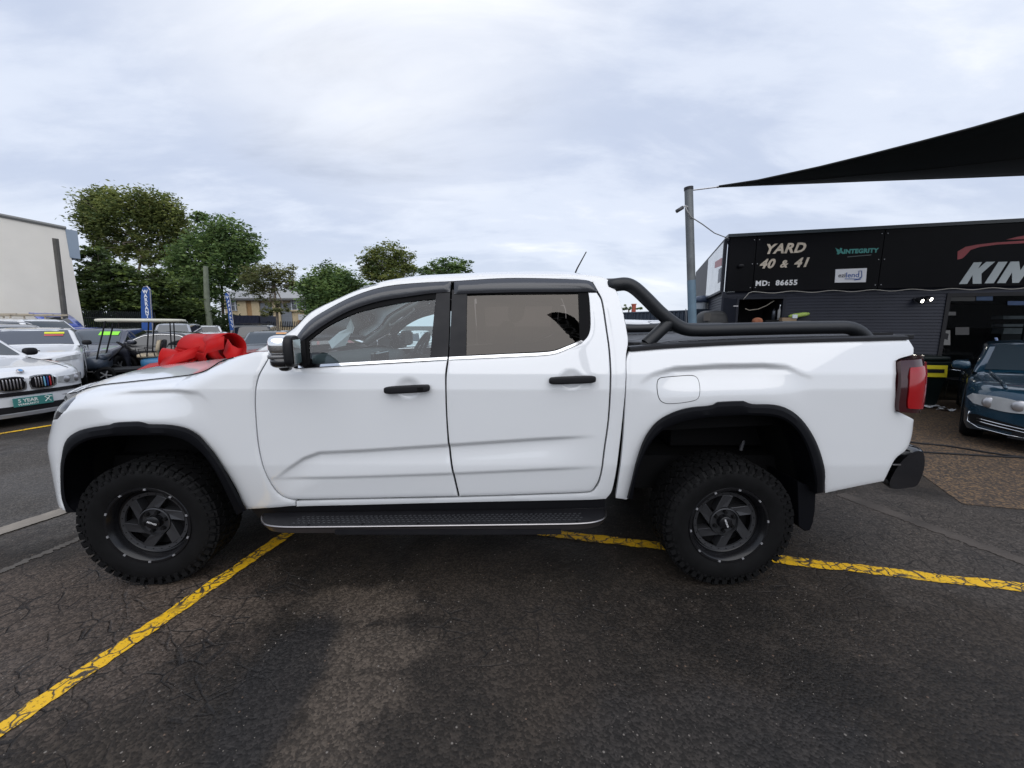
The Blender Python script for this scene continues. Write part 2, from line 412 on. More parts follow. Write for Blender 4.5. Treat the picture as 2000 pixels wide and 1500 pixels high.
def paint_mat():
    m = bpy.data.materials.new('line_paint'); m.use_nodes = True
    t = m.node_tree; b = t.nodes['Principled BSDF']; n = t.nodes.new; l = t.links.new
    P = n('ShaderNodeNewGeometry').outputs['Position']
    def vo(s, w, warp):
        wv = n('ShaderNodeTexNoise'); wv.inputs['Scale'].default_value = 8; wv.inputs['Detail'].default_value = 5; l(P, wv.inputs['Vector'])
        a = n('ShaderNodeVectorMath'); a.operation = 'MULTIPLY_ADD'; l(wv.outputs['Color'], a.inputs[0]); a.inputs[1].default_value = (warp, warp, 0); l(P, a.inputs[2])
        v = n('ShaderNodeTexVoronoi'); v.feature = 'DISTANCE_TO_EDGE'; v.inputs['Scale'].default_value = s; l(a.outputs[0], v.inputs['Vector'])
        r = n('ShaderNodeMapRange'); l(v.outputs['Distance'], r.inputs[0]); r.inputs[1].default_value = w * .3; r.inputs[2].default_value = w; r.inputs[3].default_value = 1; r.inputs[4].default_value = 0
        return r.outputs[0]
    c1 = vo(13, 0.07, 0.15); c2 = vo(5, 0.03, 0.2)
    mx = n('ShaderNodeMath'); mx.operation = 'MAXIMUM'; l(c1, mx.inputs[0]); l(c2, mx.inputs[1])
    z = n('ShaderNodeTexNoise'); z.inputs['Scale'].default_value = 7; z.inputs['Detail'].default_value = 3; l(P, z.inputs['Vector'])
    zr = n('ShaderNodeMapRange'); l(z.outputs['Fac'], zr.inputs[0]); zr.inputs[1].default_value = 0.34; zr.inputs[2].default_value = 0.50
    ml = n('ShaderNodeMath'); ml.operation = 'MULTIPLY'; l(mx.outputs[0], ml.inputs[0]); l(zr.outputs[0], ml.inputs[1])
    wn = n('ShaderNodeTexNoise'); wn.inputs['Scale'].default_value = 60; wn.inputs['Detail'].default_value = 6; wn.inputs['Roughness'].default_value = 0.7; l(P, wn.inputs['Vector'])
    wr = n('ShaderNodeMapRange'); l(wn.outputs['Fac'], wr.inputs[0]); wr.inputs[1].default_value = 0.575; wr.inputs[2].default_value = 0.65
    m2 = n('ShaderNodeMath'); m2.operation = 'MAXIMUM'; l(ml.outputs[0], m2.inputs[0]); l(wr.outputs[0], m2.inputs[1])
    ramp = n('ShaderNodeMix'); ramp.data_type = 'RGBA'
    tn = n('ShaderNodeTexNoise'); tn.inputs['Scale'].default_value = 3; tn.inputs['Detail'].default_value = 6; l(P, tn.inputs['Vector'])
    yel = n('ShaderNodeMix'); yel.data_type = 'RGBA'; l(tn.outputs['Fac'], yel.inputs[0]); yel.inputs[6].default_value = (0.74, 0.40, 0.006, 1); yel.inputs[7].default_value = (0.86, 0.53, 0.012, 1)
    l(m2.outputs[0], ramp.inputs[0]); l(yel.outputs[2], ramp.inputs[6]); ramp.inputs[7].default_value = (0.05, 0.04, 0.03, 1)
    l(ramp.outputs[2], b.inputs['Base Color']); b.inputs['Roughness'].default_value = 0.6
    bp = n('ShaderNodeBump'); bp.inputs['Strength'].default_value = 0.6; bp.inputs['Distance'].default_value = 0.005; bp.invert = True
    l(m2.outputs[0], bp.inputs['Height']); l(bp.outputs[0], b.inputs['Normal'])
    return m
M_line = paint_mat()
def ragged_strip(name, a, b, wa, wb, m, z, n=160, jit=0.005):
    a = Vector(a); b = Vector(b); d = (b - a).normalized(); p = Vector((-d.y, d.x, 0)); V = []; rows = [[], []]
    ea = eb = 0
    for i in range(n + 1):
        t = i / n; c = a.lerp(b, t); ww = (wa + (wb - wa) * t) / 2
        ea = ea * 0.6 + random.uniform(-jit, jit); eb = eb * 0.6 + random.uniform(-jit, jit)
        rows[0].append((*(c + p * (ww + ea)).xy, z)); rows[1].append((*(c - p * (ww + eb)).xy, z))
    q = MB(); q.grid(rows); o = q.build(name, m, recalc=False)
    for pl in o.data.polygons:
        if pl.normal.z < 0: o.data.flip_normals(); break
    return tag(o, kind='structure')
# near-left bay line, running from the frame's lower left under the front wheel; right bay line past the rear wheel
l1a, l1b = gnd(-60, 1468), gnd(560, 1044)
ragged_strip('yellow_line', l1a, l1b + (l1b - l1a) * 0.75, 0.085, 0.105, M_line, 0.004)
l2a, l2b = gnd(2080, 1158), gnd(1040, 1038)
ragged_strip('yellow_line', l2a, l2b + (l2b - l2a) * 0.05, 0.095, 0.095, M_line, 0.004)
l3a, l3b = gnd(-60, 858), gnd(120, 828)
l3 = ragged_strip('yellow_line', gfar(-60, 858), gfar(120, 828), 0.10, 0.10, M_line, 0.0)
for vtx in l3.data.vertices: vtx.co.z = GZ(vtx.co.x, vtx.co.y) + 0.008
M_conc = mat('gutter_concrete', (0.21, 0.185, 0.155), 0.85, var=0.4, vscale=3, bump=0.3, bscale=60)
M_asph2 = mat('lane_asphalt', (0.058, 0.052, 0.046), 0.75, var=0.42, vscale=1.3, bump=0.5, bscale=70)
def ground_poly(name, pts, m, z):
    bm = bmesh.new(); f = bm.faces.new([bm.verts.new((p.x, p.y, 0)) for p in pts])
    for yc in (4.0,): bmesh.ops.bisect_plane(bm, geom=bm.verts[:] + bm.edges[:] + bm.faces[:], plane_co=(0, yc, 0), plane_no=(0, 1, 0))
    for v in bm.verts: v.co.z = GZ(v.co.x, v.co.y) + z
    me = bpy.data.meshes.new(name); bm.to_mesh(me); bm.free()
    if me.polygons[0].normal.z < 0: me.flip_normals()
    return tag(mobj(name, me, m), kind='structure')
ragged_strip('concrete_gutter', gnd(-120, 1078), gnd(170, 984), 0.16, 0.16, M_conc, 0.008, jit=0.003)
ragged_strip('asphalt_joint', gnd(-80, 1150), gnd(190, 1038), 0.05, 0.05, mat('joint_grey', (0.085, 0.075, 0.064), 0.85, var=0.4, vscale=5), 0.004, jit=0.012)
def agg_mat():
    m = mat('exposed_aggregate', (0.12, 0.085, 0.055), 0.8, bump=0.5, bscale=90)
    t = m.node_tree; b = t.nodes['Principled BSDF']; n = t.nodes.new; l = t.links.new
    P = n('ShaderNodeNewGeometry').outputs['Position']
    v = n('ShaderNodeTexVoronoi'); v.inputs['Scale'].default_value = 60; l(P, v.inputs['Vector'])
    s = n('ShaderNodeSeparateColor'); l(v.outputs['Color'], s.inputs[0])
    r = n('ShaderNodeValToRGB'); l(s.outputs[0], r.inputs[0])
    e = r.color_ramp.elements; e[0].color = (0.024, 0.018, 0.013, 1); e[1].color = (0.19, 0.115, 0.055, 1); e.new(0.55).color = (0.062, 0.041, 0.027, 1)
    l(r.outputs[0], b.inputs['Base Color']); return m
M_agg = agg_mat()
ground_poly('aggregate_pavement', [gnd(1600, 800), gnd(1790, 920), gnd(1880, 985), gnd(2160, 1010), gnd(2600, 960), gnd(2600, 760), gnd(1500, 745)], M_agg, 0.004)
ragged_strip('concrete_edge', gnd(1640, 965), gnd(2060, 1120), 0.12, 0.12, mat('edge_mortar', (0.062, 0.051, 0.043), 0.85, var=0.4, vscale=4, bump=0.4, bscale=50), 0.0035, jit=0.01)

# loose grit lying on the asphalt
gr = MB(); rg = random.Random(3)
for k in range(1500):
    y = 0.75 + rg.random() ** 1.4 * 2.2; x = rg.uniform(-1.5, 1.5) * y * 1.1; s = rg.uniform(0.0012, 0.0034) * (1.6 if rg.random() < 0.08 else 1)
    q = [Vector((rg.uniform(.6, 1) * s * a, rg.uniform(.6, 1) * s * b, 0)) for a, b in ((1, 0), (0, 1), (-1, 0), (0, -1))]
    V = [p + Vector((x, y, 0.0005)) for p in q] + [Vector((x, y, s * rg.uniform(.5, 1)))]
    gr.add(V, [(0, 1, 4), (1, 2, 4), (2, 3, 4), (3, 0, 4)])
tag(gr.build('gravel', mat('grit', (0.20, 0.175, 0.15), 0.85, var=0.7, vscale=3)), kind='stuff')
# ------------------------------------------------------------------ the white pickup
YC = 3.04
def clamp(x, a=0.0, b=1.0): return max(a, min(b, x))
def sstep(a, b, x):
    t = clamp((x - a) / (b - a)); return t * t * (3 - 2 * t)
def interp(x, tab):
    if x <= tab[0][0]: return tab[0][1]
    for (x0, y0), (x1, y1) in zip(tab, tab[1:]):
        if x <= x1: return y0 + (y1 - y0) * (x - x0) / (x1 - x0)
    return tab[-1][1]
ZG = [(-2.9, 1.03), (-2.8, 1.06), (-2.56, 1.124), (-2.43, 1.152), (-2.11, 1.187), (-1.89, 1.215), (-1.80, 1.25), (-1.68, 1.305), (-1.5, 1.38), (-1.3, 1.42)]
CREASES = []     # (polyline [(x,z)], depth, band, recover)
DIMPLES = []
def S(x, z):
    y = 2.105
    # tumblehome
    y += 0.10 * max(0, z - 1.15)
    t = max(0, z - 1.24); y += 0.22 * t + 0.17 * t * t
    # roll-under
    lo = max(0, 0.72 - z) * (1 - .95 * (1 - sstep(-2.65, -2.35, x))); y += 0.10 * lo + 0.25 * lo * lo
    # plan shape at the nose and tail
    f = max(0, -2.0 - x); y += 0.10 * f * f
    xc = -2.58 + 0.10 * sstep(0.75, 1.05, z); f = max(0, xc - x); y += 2.0 * f * f
    f = max(0, x - 1.9); y += 0.12 * f * f
    f = max(0, x - 2.2); y += 2.6 * f * f
    # fender crown
    wt = 1 - sstep(-1.72, -1.40, x)
    if wt > 0:
        zg = interp(x, ZG); q = clamp((z - (zg - 0.13)) / 0.13, 0, 1.4); y += wt * 0.16 * q ** 2.6
    for pl, A, band, rec in CREASES:
        if pl[0][0] < x < pl[-1][0]:
            d = interp(x, pl) - z
            if 0 < d < band + rec:
                e = sstep(pl[0][0], pl[0][0] + 0.30, x) * (1 - sstep(pl[-1][0] - 0.34, pl[-1][0], x))
                y += A * e * sstep(0, band, d) * (1 - sstep(band * .8, band + rec, d))
    for cx, cz, rx, rz, A in DIMPLES:
        q = ((x - cx) / rx) ** 2 + ((z - cz) / rz) ** 2
        if q < 4: y += A * math.exp(-1.6 * q * q)
    return y
def hit(u, v, off=0.0):
    d = ray(u, v); best = None
    def g(Y):
        return Y - (S(d.x / d.y * Y, CAM_H + d.z / d.y * Y) + off)
    Y0 = 1.85; g0 = g(Y0)
    while Y0 < 3.1:
        Y1 = Y0 + 0.03; g1 = g(Y1)
        if best is None or abs(g1) < best[0]: best = (abs(g1), Y1)
        if g0 <= 0 <= g1:
            for _ in range(24):
                Ym = (Y0 + Y1) / 2
                if g(Ym) < 0: Y0 = Ym
                else: Y1 = Ym
            return at(u, v, Y0)
        Y0, g0 = Y1, g1
    return at(u, v, best[1])
def xz(p, off=0.0):
    if p[0] == 'w': return (p[1], p[2])
    q = hit(p[0], p[1], off); return (q.x, q.z)
def polyxz(pts): return [xz(p) for p in pts]
# style creases, traced on the doors, the fender and the tub
CREASES.append((polyxz([(510, 934), (540, 930), (566, 910), (592, 893), (622, 882), (704, 878), (876, 867), (1037, 856), (1175, 848)]), 0.020, 0.022, 0.17))
CREASES.append((polyxz([(510, 934), (704, 929), (883, 923), (1185, 909)]), 0.010, 0.020, 0.30))
CREASES.append((polyxz([(160, 786), (175, 776), (205, 768), (250, 762), (300, 760), (350, 759), (387, 764), (420, 788)]), 0.036, 0.024, 0.16))
CREASES.append((polyxz([(1240, 752), (1275, 727), (1317, 717), (1405, 712), (1492, 710), (1538, 714), (1600, 740)]), 0.030, 0.023, 0.16))
for (u, v) in ((797, 758), (1116, 740)):
    q = hit(u, v); DIMPLES.append((q.x, q.z, 0.060, 0.050, 0.013))

def catmull(pts, closed, spacing, corner=42):
    """resample; sharp turns stay corners"""
    P = [Vector((p[0], p[1])) for p in pts]; n = len(P); out = []
    def is_corner(i):
        if not closed and i in (0, n - 1): return True
        a = P[i] - P[i - 1]; b = P[(i + 1) % n] - P[i]
        if a.length < 1e-9 or b.length < 1e-9: return True
        return math.degrees(a.angle(b)) > corner
    C = [is_corner(i) for i in range(n)]
    for i in range(n if closed else n - 1):
        p1, p2 = P[i], P[(i + 1) % n]; L = (p2 - p1).length
        m1 = (p2 - p1) if C[i] else (P[(i + 1) % n] - P[i - 1]) * 0.5
        m2 = (p2 - p1) if C[(i + 1) % n] else (P[(i + 2) % n] - P[i]) * 0.5
        if m1.length > 1.3 * L: m1 = m1.normalized() * L * 1.3
        if m2.length > 1.3 * L: m2 = m2.normalized() * L * 1.3
        k = max(1, int(math.ceil(L / spacing)))
        for j in range(k):
            t = j / k; t2 = t * t; t3 = t2 * t
            out.append(p1 * (2 * t3 - 3 * t2 + 1) + m1 * (t3 - 2 * t2 + t) + p2 * (-2 * t3 + 3 * t2) + m2 * (t3 - t2))
    if not closed: out.append(P[-1])
    return out
def seg_dist(P, poly):
    """distance of points P (n,2) to closed polyline poly (m,2), and inside flags"""
    a = poly; b = np.roll(poly, -1, 0); d = np.full(len(P), 1e9); ins = np.zeros(len(P), bool)
    for (ax, ay), (bx, by) in zip(a, b):
        ab = np.array((bx - ax, by - ay)); L2 = ab @ ab + 1e-15
        t = np.clip(((P[:, 0] - ax) * ab[0] + (P[:, 1] - ay) * ab[1]) / L2, 0, 1)
        d = np.minimum(d, np.hypot(P[:, 0] - ax - t * ab[0], P[:, 1] - ay - t * ab[1]))
        c = (ay > P[:, 1]) != (by > P[:, 1])
        if abs(by - ay) > 1e-12: ins ^= c & (P[:, 0] < (bx - ax) * (P[:, 1] - ay) / (by - ay) + ax)
    return d, ins
def area2(p): return sum(a[0] * b[1] - b[0] * a[1] for a, b in zip(p, p[1:] + p[:1]))
def inset_poly(p, d):
    s = 1 if area2(p) > 0 else -1; n = len(p); o = []
    for i in range(n):
        a = p[i] - p[i - 1]; b = p[(i + 1) % n] - p[i]
        m = (a.normalized() if a.length > 1e-9 else Vector((0, 0))) + (b.normalized() if b.length > 1e-9 else Vector((0, 0)))
        if m.length < 1e-6: o.append(p[i]); continue
        m.normalize(); o.append(p[i] + Vector((-m.y, m.x)) * d * s)
    return o
def skin(name, pts, m, parent, res=0.022, off=0.0, thick=0.022, inset=0.0, roll=0.0, rollw=0.008, pillow=0.0, pw=0.03, far=True, surf=None, corner=42, raw=None):
    """a body panel: outline traced on the body side, filled with a fine grid laid on the body surface, edge turned inwards"""
    sf = surf or S
    o2 = raw or polyxz(pts)
    o2 = catmull(o2, True, res, corner)
    if inset: o2 = inset_poly(o2, inset)
    poly = np.array([(p.x, p.y) for p in o2])
    lo, hi = poly.min(0), poly.max(0)
    gx = np.arange(lo[0], hi[0], res); gz = np.arange(lo[1], hi[1], res * 0.87)
    G = []
    for j, z in enumerate(gz):
        for x in gx: G.append((x + (res / 2 if j % 2 else 0), z))
    G = np.array(G) if G else np.zeros((0, 2))
    if len(G):
        d, ins = seg_dist(G, poly); keep = ins & (d > res * 0.45); G = G[keep]; dist = d[keep]
    else: dist = np.zeros(0)
    n0 = len(o2)
    vin = [Vector((p[0], p[1])) for p in poly] + [Vector((g[0], g[1])) for g in G]
    vo, eo, fo, vmap, _, _ = delaunay_2d_cdt(vin, [(i, (i + 1) % n0) for i in range(n0)], [], 1, 1e-7)
    dd = np.concatenate([np.zeros(n0), dist])
    V = []
    for k, p in enumerate(vo):
        s = vmap[k][0] if vmap[k] else 0; q = dd[s]
        a = off + (roll * math.exp(-q / rollw) if roll else 0.0) - (pillow * (1 - math.exp(-q / pw)) if pillow else 0.0)
        V.append((p.x, sf(p.x, p.y) + a, p.y))
    F = []
    for f in fo:
        a, b, c = (vo[i] for i in f[:3])
        F.append(tuple(f) if (b - a).cross(c - a) > 0 else tuple(f)[::-1])
    # normal should face -Y: (x,z) counter-clockwise seen from -Y with x right, z up
    k = len(V); cc = area2(o2) > 0
    rim = [(p.x, sf(p.x, p.y) + off + roll, p.y) for p in o2]
    V += rim + [(x, y + thick, z) for x, y, z in rim]
    for i in range(n0):
        j = (i + 1) % n0; q = (k + i, k + j, k + n0 + j, k + n0 + i)
        F.append(q[::-1] if cc else q)
    me = meshdata(name, V, F, True)
    ob = mobj(name, me, m, parent, True)
    if far: mirror_copy(ob, parent)
    return ob
def mirror_copy(ob, parent):
    me = ob.data.copy(); me.transform(Matrix.Translation((0, 2 * YC, 0)) @ Matrix.Diagonal((1, -1, 1, 1))); me.flip_normals()
    c = ob.copy(); c.data = me; COL.objects.link(c)
    c.parent = parent; c.matrix_parent_inverse = ob.matrix_parent_inverse.copy(); ROOT_M[c.name] = Matrix(); return c

T = thing('pickup_truck', 'white dual cab pickup with black wheels, flares and sports bar parked side-on', 'pickup truck', (-0.4, YC, 0))
bodyp = lambda *a, **k: skin(*a, M_white, T, **k)
# --- panels
FEND = [(147, 767), (165, 761), (200, 753), (300, 742), (375, 733), (400, 726), (430, 708), (455, 700), (497, 687), (524, 686),
        (523, 699), (502, 740), (497, 781), (499, 826), (504, 875), (517, 923), (536, 957), (555, 972), (577, 978), (577, 989), (530, 993), (480, 996),
        (472, 984), (460, 957), (440, 923), (421, 893), (402, 869), (384, 850), (360, 838), (327, 832), (287, 831), (217, 832), (178, 838), (149, 847), (129, 866), (117, 902), (116, 940), (118, 972), (127, 999),
        ('w', -2.83, 0.41), ('w', -2.83, 0.60), ('w', -2.83, 0.94), (109, 816), (118, 806), (130, 795), (143, 780)]
skin('front_fender', FEND, M_white, T, res=0.0125, roll=0.006, inset=0.003)
DOOR1 = [(526, 687), (563, 669), (579, 670), (582, 719), (700, 713), (874, 703), (870, 729), (870, 760), (872, 819), (879, 893), (895, 970), (700, 974), (579, 976),
         (555, 971), (536, 955), (517, 921), (505, 874), (500, 826), (498, 781), (503, 741), (523, 701)]
d1 = skin('front_door', DOOR1, M_white, T, res=0.0095, inset=0.0028, roll=0.004)
DOOR2 = [(875.5, 702), (960, 698), (1074, 691), (1108, 680), (1138, 667), (1152, 645), (1152, 600), (1149, 571), (1166, 571), (1175, 588), (1184, 643), (1190, 688), (1192, 744), (1188, 819), (1180, 878), (1173, 927), (1164, 949), (1149, 961), (1000, 967), (897, 970),
         (881, 893), (873.2, 819), (871.2, 760), (871.5, 735)]
d2 = skin('rear_door', DOOR2, M_white, T, res=0.0095, inset=0.0028, roll=0.004)
CAB = [(526, 684), (497, 686), (530, 668), (573, 641), (607, 609), (659, 583), (704, 564), (760, 550), (816, 544), (891, 541), (962, 538), (1050, 537), (1111, 537), (1167, 540), (1185, 545), (1194, 556),
       (1206, 572), (1216, 606), (1224, 643), (1227, 669), (1223, 700), (1220, 781), (1210, 875), (1196, 958), (1184, 975), (1149, 977), (900, 982), (700, 987), (578, 990),
       (578, 979), (700, 976), (896, 972), (1149, 963), (1166, 951), (1175, 927), (1182, 878), (1190, 819), (1194, 744), (1192, 688), (1186, 643), (1177, 587), (1167, 567), (1158, 551), (1130, 546), (999, 543), (887, 549), (797, 554), (741, 562), (689, 579), (641, 603), (603, 628), (577, 660), (562, 668)]
skin('cab_frame', CAB, M_white, T, res=0.018, roll=0.004, inset=0.0015)
BED = [(1230, 687), (1300, 681), (1405, 675), (1500, 671), (1615, 668), (1776, 664), (1786, 680), (1785, 692), (1756, 701), (1751, 709), (1750, 750), (1751, 796), (1756, 804), (1786, 820), (1782, 852), (1773, 876), (1748, 899), (1727, 940), (1680, 949), (1613, 963),
       (1611, 925), (1602, 890), (1587, 854), (1564, 822), (1538, 802), (1509, 793), (1456, 789), (1391, 794), (1346, 799), (1313, 809), (1284, 827), (1261, 857), (1245, 900), (1228, 972), (1224, 976), (1203, 973), (1209, 935), (1218, 856), (1224, 744), (1224, 705)]
skin('tub_side', BED, M_white, T, res=0.014, roll=0.004)
# black shell added behind the panel gaps to block light, below the belt
SHELL = [(150, 775), (430, 722), (530, 705), (590, 722), (700, 716), (874, 706), (1074, 695), (1140, 672), (1220, 690), (1222, 700), (1300, 690), (1740, 672), (1745, 860), (1720, 935), (1640, 940), (1600, 820), (1456, 775), (1290, 810), (1235, 930), (1215, 950), (900, 965), (500, 980), (440, 880), (330, 815), (180, 822), (140, 800)]
skin('blackout_shell', SHELL, M_dark, T, res=0.06, off=0.045, thick=0.01)
# rocker face under the sill
ROCK = [(480, 995), (578, 989), (900, 981), (1184, 973), (1184, 996), (900, 1004), (500, 1016)]
skin('rocker_panel', ROCK, M_black, T, res=0.03, off=0.03, thick=0.05)

# --- glass, frames, trim
off_f = 0.010
skin('window_frame', [(588, 668), (629, 637), (682, 607), (741, 587), (797, 578), (856, 571), (856, 583), (797, 589), (741, 599), (689, 613), (637, 638), (601, 666), (603, 712), (583, 715), (581, 669)], M_dark, T, res=0.02, off=off_f, thick=0.03)
skin('door_pillar', [(852, 570), (879, 566), (877, 640), (874.5, 698), (840, 698)], M_black, T, res=0.02, off=0.004, thick=0.04)
skin('door_pillar', [(883, 566), (912, 565), (910, 695), (877, 697), (880, 640)], M_black, T, res=0.02, off=0.004, thick=0.04)
skin('window_frame', [(905, 566), (1060, 564), (1168, 568), (1150, 573), (1153, 643), (1149, 656), (1137, 667), (1108, 677.5), (1074, 688.5), (905, 697), (912, 694), (1072, 685.5), (1107, 675.5), (1133, 663.5), (1130, 573), (912, 575)], M_dark, T, res=0.02, off=off_f, thick=0.03)
skin('door_glass', [(599, 664), (637, 635), (689, 610), (741, 596), (797, 586), (856, 580), (842, 699), (601, 713)], G_front, T, res=0.03, off=0.016, thick=0.001)
skin('door_glass', [(909, 573), (1131, 571), (1136, 664), (1108, 678), (1074, 689), (908, 696)], G_rear, T, res=0.03, off=0.016, thick=0.001)
skin('belt_moulding', [(583, 713.5), (700, 707), (874, 697), (873.6, 702), (700, 712), (583, 718.5)], M_chrome, T, res=0.02, off=-0.004, thick=0.012, pillow=0.004, pw=0.004)
skin('belt_moulding', [(877.5, 697), (980, 692), (1074, 687), (1108, 676), (1136, 664), (1138.5, 667.5), (1110, 680.5), (1075, 692), (980, 697.5), (877, 702)], M_chrome, T, res=0.02, off=-0.004, thick=0.012, pillow=0.004, pw=0.004)
skin('weather_shield', [(574, 664), (603, 628), (641, 604), (689, 580), (741, 563), (797, 555), (840, 552), (881, 550), (879, 570), (840, 573), (797, 579), (741, 588), (682, 607), (629, 637), (589, 667), (580, 669)], M_shield, T, res=0.012, off=0.0, thick=0.012, pillow=0.028, pw=0.035)
skin('weather_shield', [(887, 550), (999, 544), (1130, 546), (1150, 548), (1158, 554), (1167, 569), (1111, 570), (1000, 571), (887, 574)], M_shield, T, res=0.012, off=0.0, thick=0.012, pillow=0.028, pw=0.035)
# fuel flap with its shut line
FL = [(1284, 748), (1289, 739), (1320, 735.5), (1352, 734), (1362, 740), (1366, 757), (1363, 777), (1350, 783), (1322, 787), (1300, 787), (1289, 780), (1284.5, 765)]
skin('fuel_flap_seam', FL, M_dark, T, res=0.015, off=-0.0006, thick=0.002, inset=-0.0035, far=False, corner=80)
skin('fuel_flap', FL, M_white, T, res=0.015, off=-0.0022, thick=0.004, far=False, corner=80)
# --- wheel-arch flares and liners
def flare(outer, inner, tabs):
    n = 60
    O = catmull([(p[0], p[1]) for p in outer], False, 6, 60); I = catmull([(p[0], p[1]) for p in inner], False, 6, 60)
    def samp(L, t):
        acc = [0]
        for a, b in zip(L, L[1:]): acc.append(acc[-1] + (b - a).length)
        s = t * acc[-1]
        for i in range(len(L) - 1):
            if s <= acc[i + 1] + 1e-9:
                f = (s - acc[i]) / max(1e-9, acc[i + 1] - acc[i]); return L[i].lerp(L[i + 1], f)
        return L[-1]
    rows = []
    for i in range(n + 1):
        t = i / n; a = samp(O, t); b = samp(I, t)
        pa = hit(a.x, a.y, -0.001); pa2 = hit(a.x * .94 + b.x * .06, a.y * .94 + b.y * .06, -0.028 if outer is R_OUT else -(.008 + .02 * sstep(.12, .32, t)))
        ym = max(min(2.045, pa.y - 0.03), pa.y - (0.05 if outer is R_OUT else 0.014 + 0.036 * sstep(.12, .32, t)))
        m1 = a.lerp(b, 0.35); m2 = a.lerp(b, 0.8)
        p1 = at(m1.x, m1.y, ym); p2 = at(m2.x, m2.y, ym - 0.004); p3 = at(b.x, b.y, ym + 0.004)
        p4 = Vector((p3.x, p3.y + 0.03, p3.z + 0.006)); p5 = Vector((p3.x, p3.y + 0.16, p3.z + 0.01))
        rows.append([pa, pa2, p1, p2, p3, p4, p5])
    q = MB(); q.grid(rows)
    o = q.build('arch_flare', M_flare, T, world=True, smooth=True, recalc=False, auto=35)
    me = o.data
    if sum(p.normal.y for p in me.polygons) > 0: me.flip_normals()
    mirror_copy(o, T)
    # liner: from the flare's inner edge inwards
    rows2 = [[r[6] - Vector((0, 0.02, 0)), r[6] + Vector((0, 0.30, 0.03)), r[6] + Vector((0, 0.62, 0.03))] for r in rows]
    q = MB(); q.grid(rows2); o = q.build('arch_liner', M_dark, T, world=True, smooth=True, recalc=False); mirror_copy(o, T)
    # raised centre pad
    return rows
F_OUT = [(129, 1001), (120, 973), (118, 940), (119, 902), (127, 863), (148, 844), (177, 835), (217, 829), (224, 825), (276, 823), (287, 828), (327, 829), (361, 835), (385, 848), (404, 868), (423, 892), (441, 921), (460, 956), (481, 996)]
F_INN = [(152, 1001), (133, 985), (126, 950), (127, 908), (135, 886), (151, 870), (177, 858), (217, 852), (226, 851), (276, 850), (287, 850), (327, 851), (361, 860), (388, 879), (407, 900), (425, 929), (441, 961), (452, 984), (462, 1006)]
R_OUT = [(1224, 973), (1234, 935), (1243, 898), (1259, 855), (1282, 824), (1312, 806), (1345, 796), (1391, 791), (1400, 785), (1456, 783), (1464, 789), (1510, 790), (1540, 799), (1566, 819), (1589, 852), (1604, 888), (1612, 925), (1609, 962)]
R_INN = [(1235, 975), (1241, 940), (1251, 906), (1267, 871), (1292, 842), (1318, 829), (1348, 820), (1391, 814), (1400, 813), (1456, 810), (1464, 811), (1507, 813), (1535, 822), (1558, 842), (1575, 872), (1587, 911), (1593, 945), (1592, 965)]
flare(F_OUT, F_INN, None); flare(R_OUT, R_INN, None)
# --- hood, windscreen, roof
def dense(pts, sp): return [Vector((p.x, p.y)) for p in catmull(pts, False, sp, 60)]
def cross(p, c, bow, n=17, shape=2.4, front=0.0):
    """a transverse section from near edge point p to its mirror image, crowned by c and bowed forward by bow"""
    r = []
    for k in range(n):
        t = k / (n - 1); s = 1 - abs(2 * t - 1) ** shape
        r.append(Vector((p.x - bow * (1 - abs(2 * t - 1) ** 2), p.y + (2 * YC - 2 * p.y) * t, p.z + c * s)))
    return r
hood_px = [(149, 766.5), (165, 760), (200, 752), (250, 746.5), (300, 741), (340, 736.5), (375, 732), (400, 725), (418, 714.5), (430, 707), (455, 699)]
hp = [hit(p.x, p.y) for p in dense(hood_px, 8)]
nose = Vector((-2.80, 2.40, 1.075)); nose2 = Vector((-2.835, 2.33, 1.085))
hs = [nose] + [nose.lerp(hp[0], t) for t in (0.35, 0.7)] + hp
rows = []
for i, p in enumerate(hs):
    rows.append(cross(p + Vector((0, 0.006, 0.001)), interp(p.x, [(-2.8, .045), (-2.45, .060), (-2.15, .058), (-1.9, .035), (-1.72, .008)]), 0.14, 21, 3.4))
lip = [v + Vector((-0.02, 0, -0.03)) for v in rows[0]]; lip2 = [v + Vector((0.0, 0, -0.07)) for v in rows[0]]
sk = [v + Vector((0, 0, -0.03)) for v in rows[-1]]
q = MB(); q.grid([lip2, lip] + rows + [sk])
o = q.build('bonnet', M_white, T, world=True, smooth=True, recalc=False)
if sum(p.normal.z for p in o.data.polygons) < 0: o.data.flip_normals()
# near and far hood edge flange
q = MB(); q.grid([[p + Vector((0, .004, .001)) for p in hs], [p + Vector((0, 0.012, -0.03)) for p in hs]]); fl = q.build('bonnet_flange', M_white, T, world=True); mirror_copy(fl, T)
q = MB(); q.tube([p + Vector((0, 0.002, 0.0015)) for p in hs[1:]], 0.003, 6); fl = q.build('bonnet_gap_line', M_dark, T, world=True); mirror_copy(fl, T)  # dark tube laid along the bonnet edge in place of the shaded gap
roof_px = [(497, 686), (530, 668), (573, 641), (607, 609), (659, 583), (704, 564), (735, 555.5), (760, 550), (816, 544), (891, 541), (962, 538), (1050, 537), (1111, 537), (1167, 540), (1185, 545), (1194, 556)]
rp_all = dense(roof_px, 7); rp = [(q.x, hit(q.x, q.y)) for q in rp_all]
def crown(u): return interp(u, [(497, 0.02), (573, 0.025), (659, 0.035), (735, 0.05), (816, 0.066), (900, 0.072), (1100, 0.070), (1167, 0.055), (1194, 0.04)])
def bow(u): return interp(u, [(497, 0.16), (659, 0.14), (735, 0.12), (900, 0.0), (1100, -0.01), (1194, -0.05)])
scr = [cross(p, crown(u), bow(u), 21, 2.6) for u, p in rp if u <= 737]; rf = [cross(p, crown(u), bow(u), 25, 3.0) for u, p in rp if u >= 730]
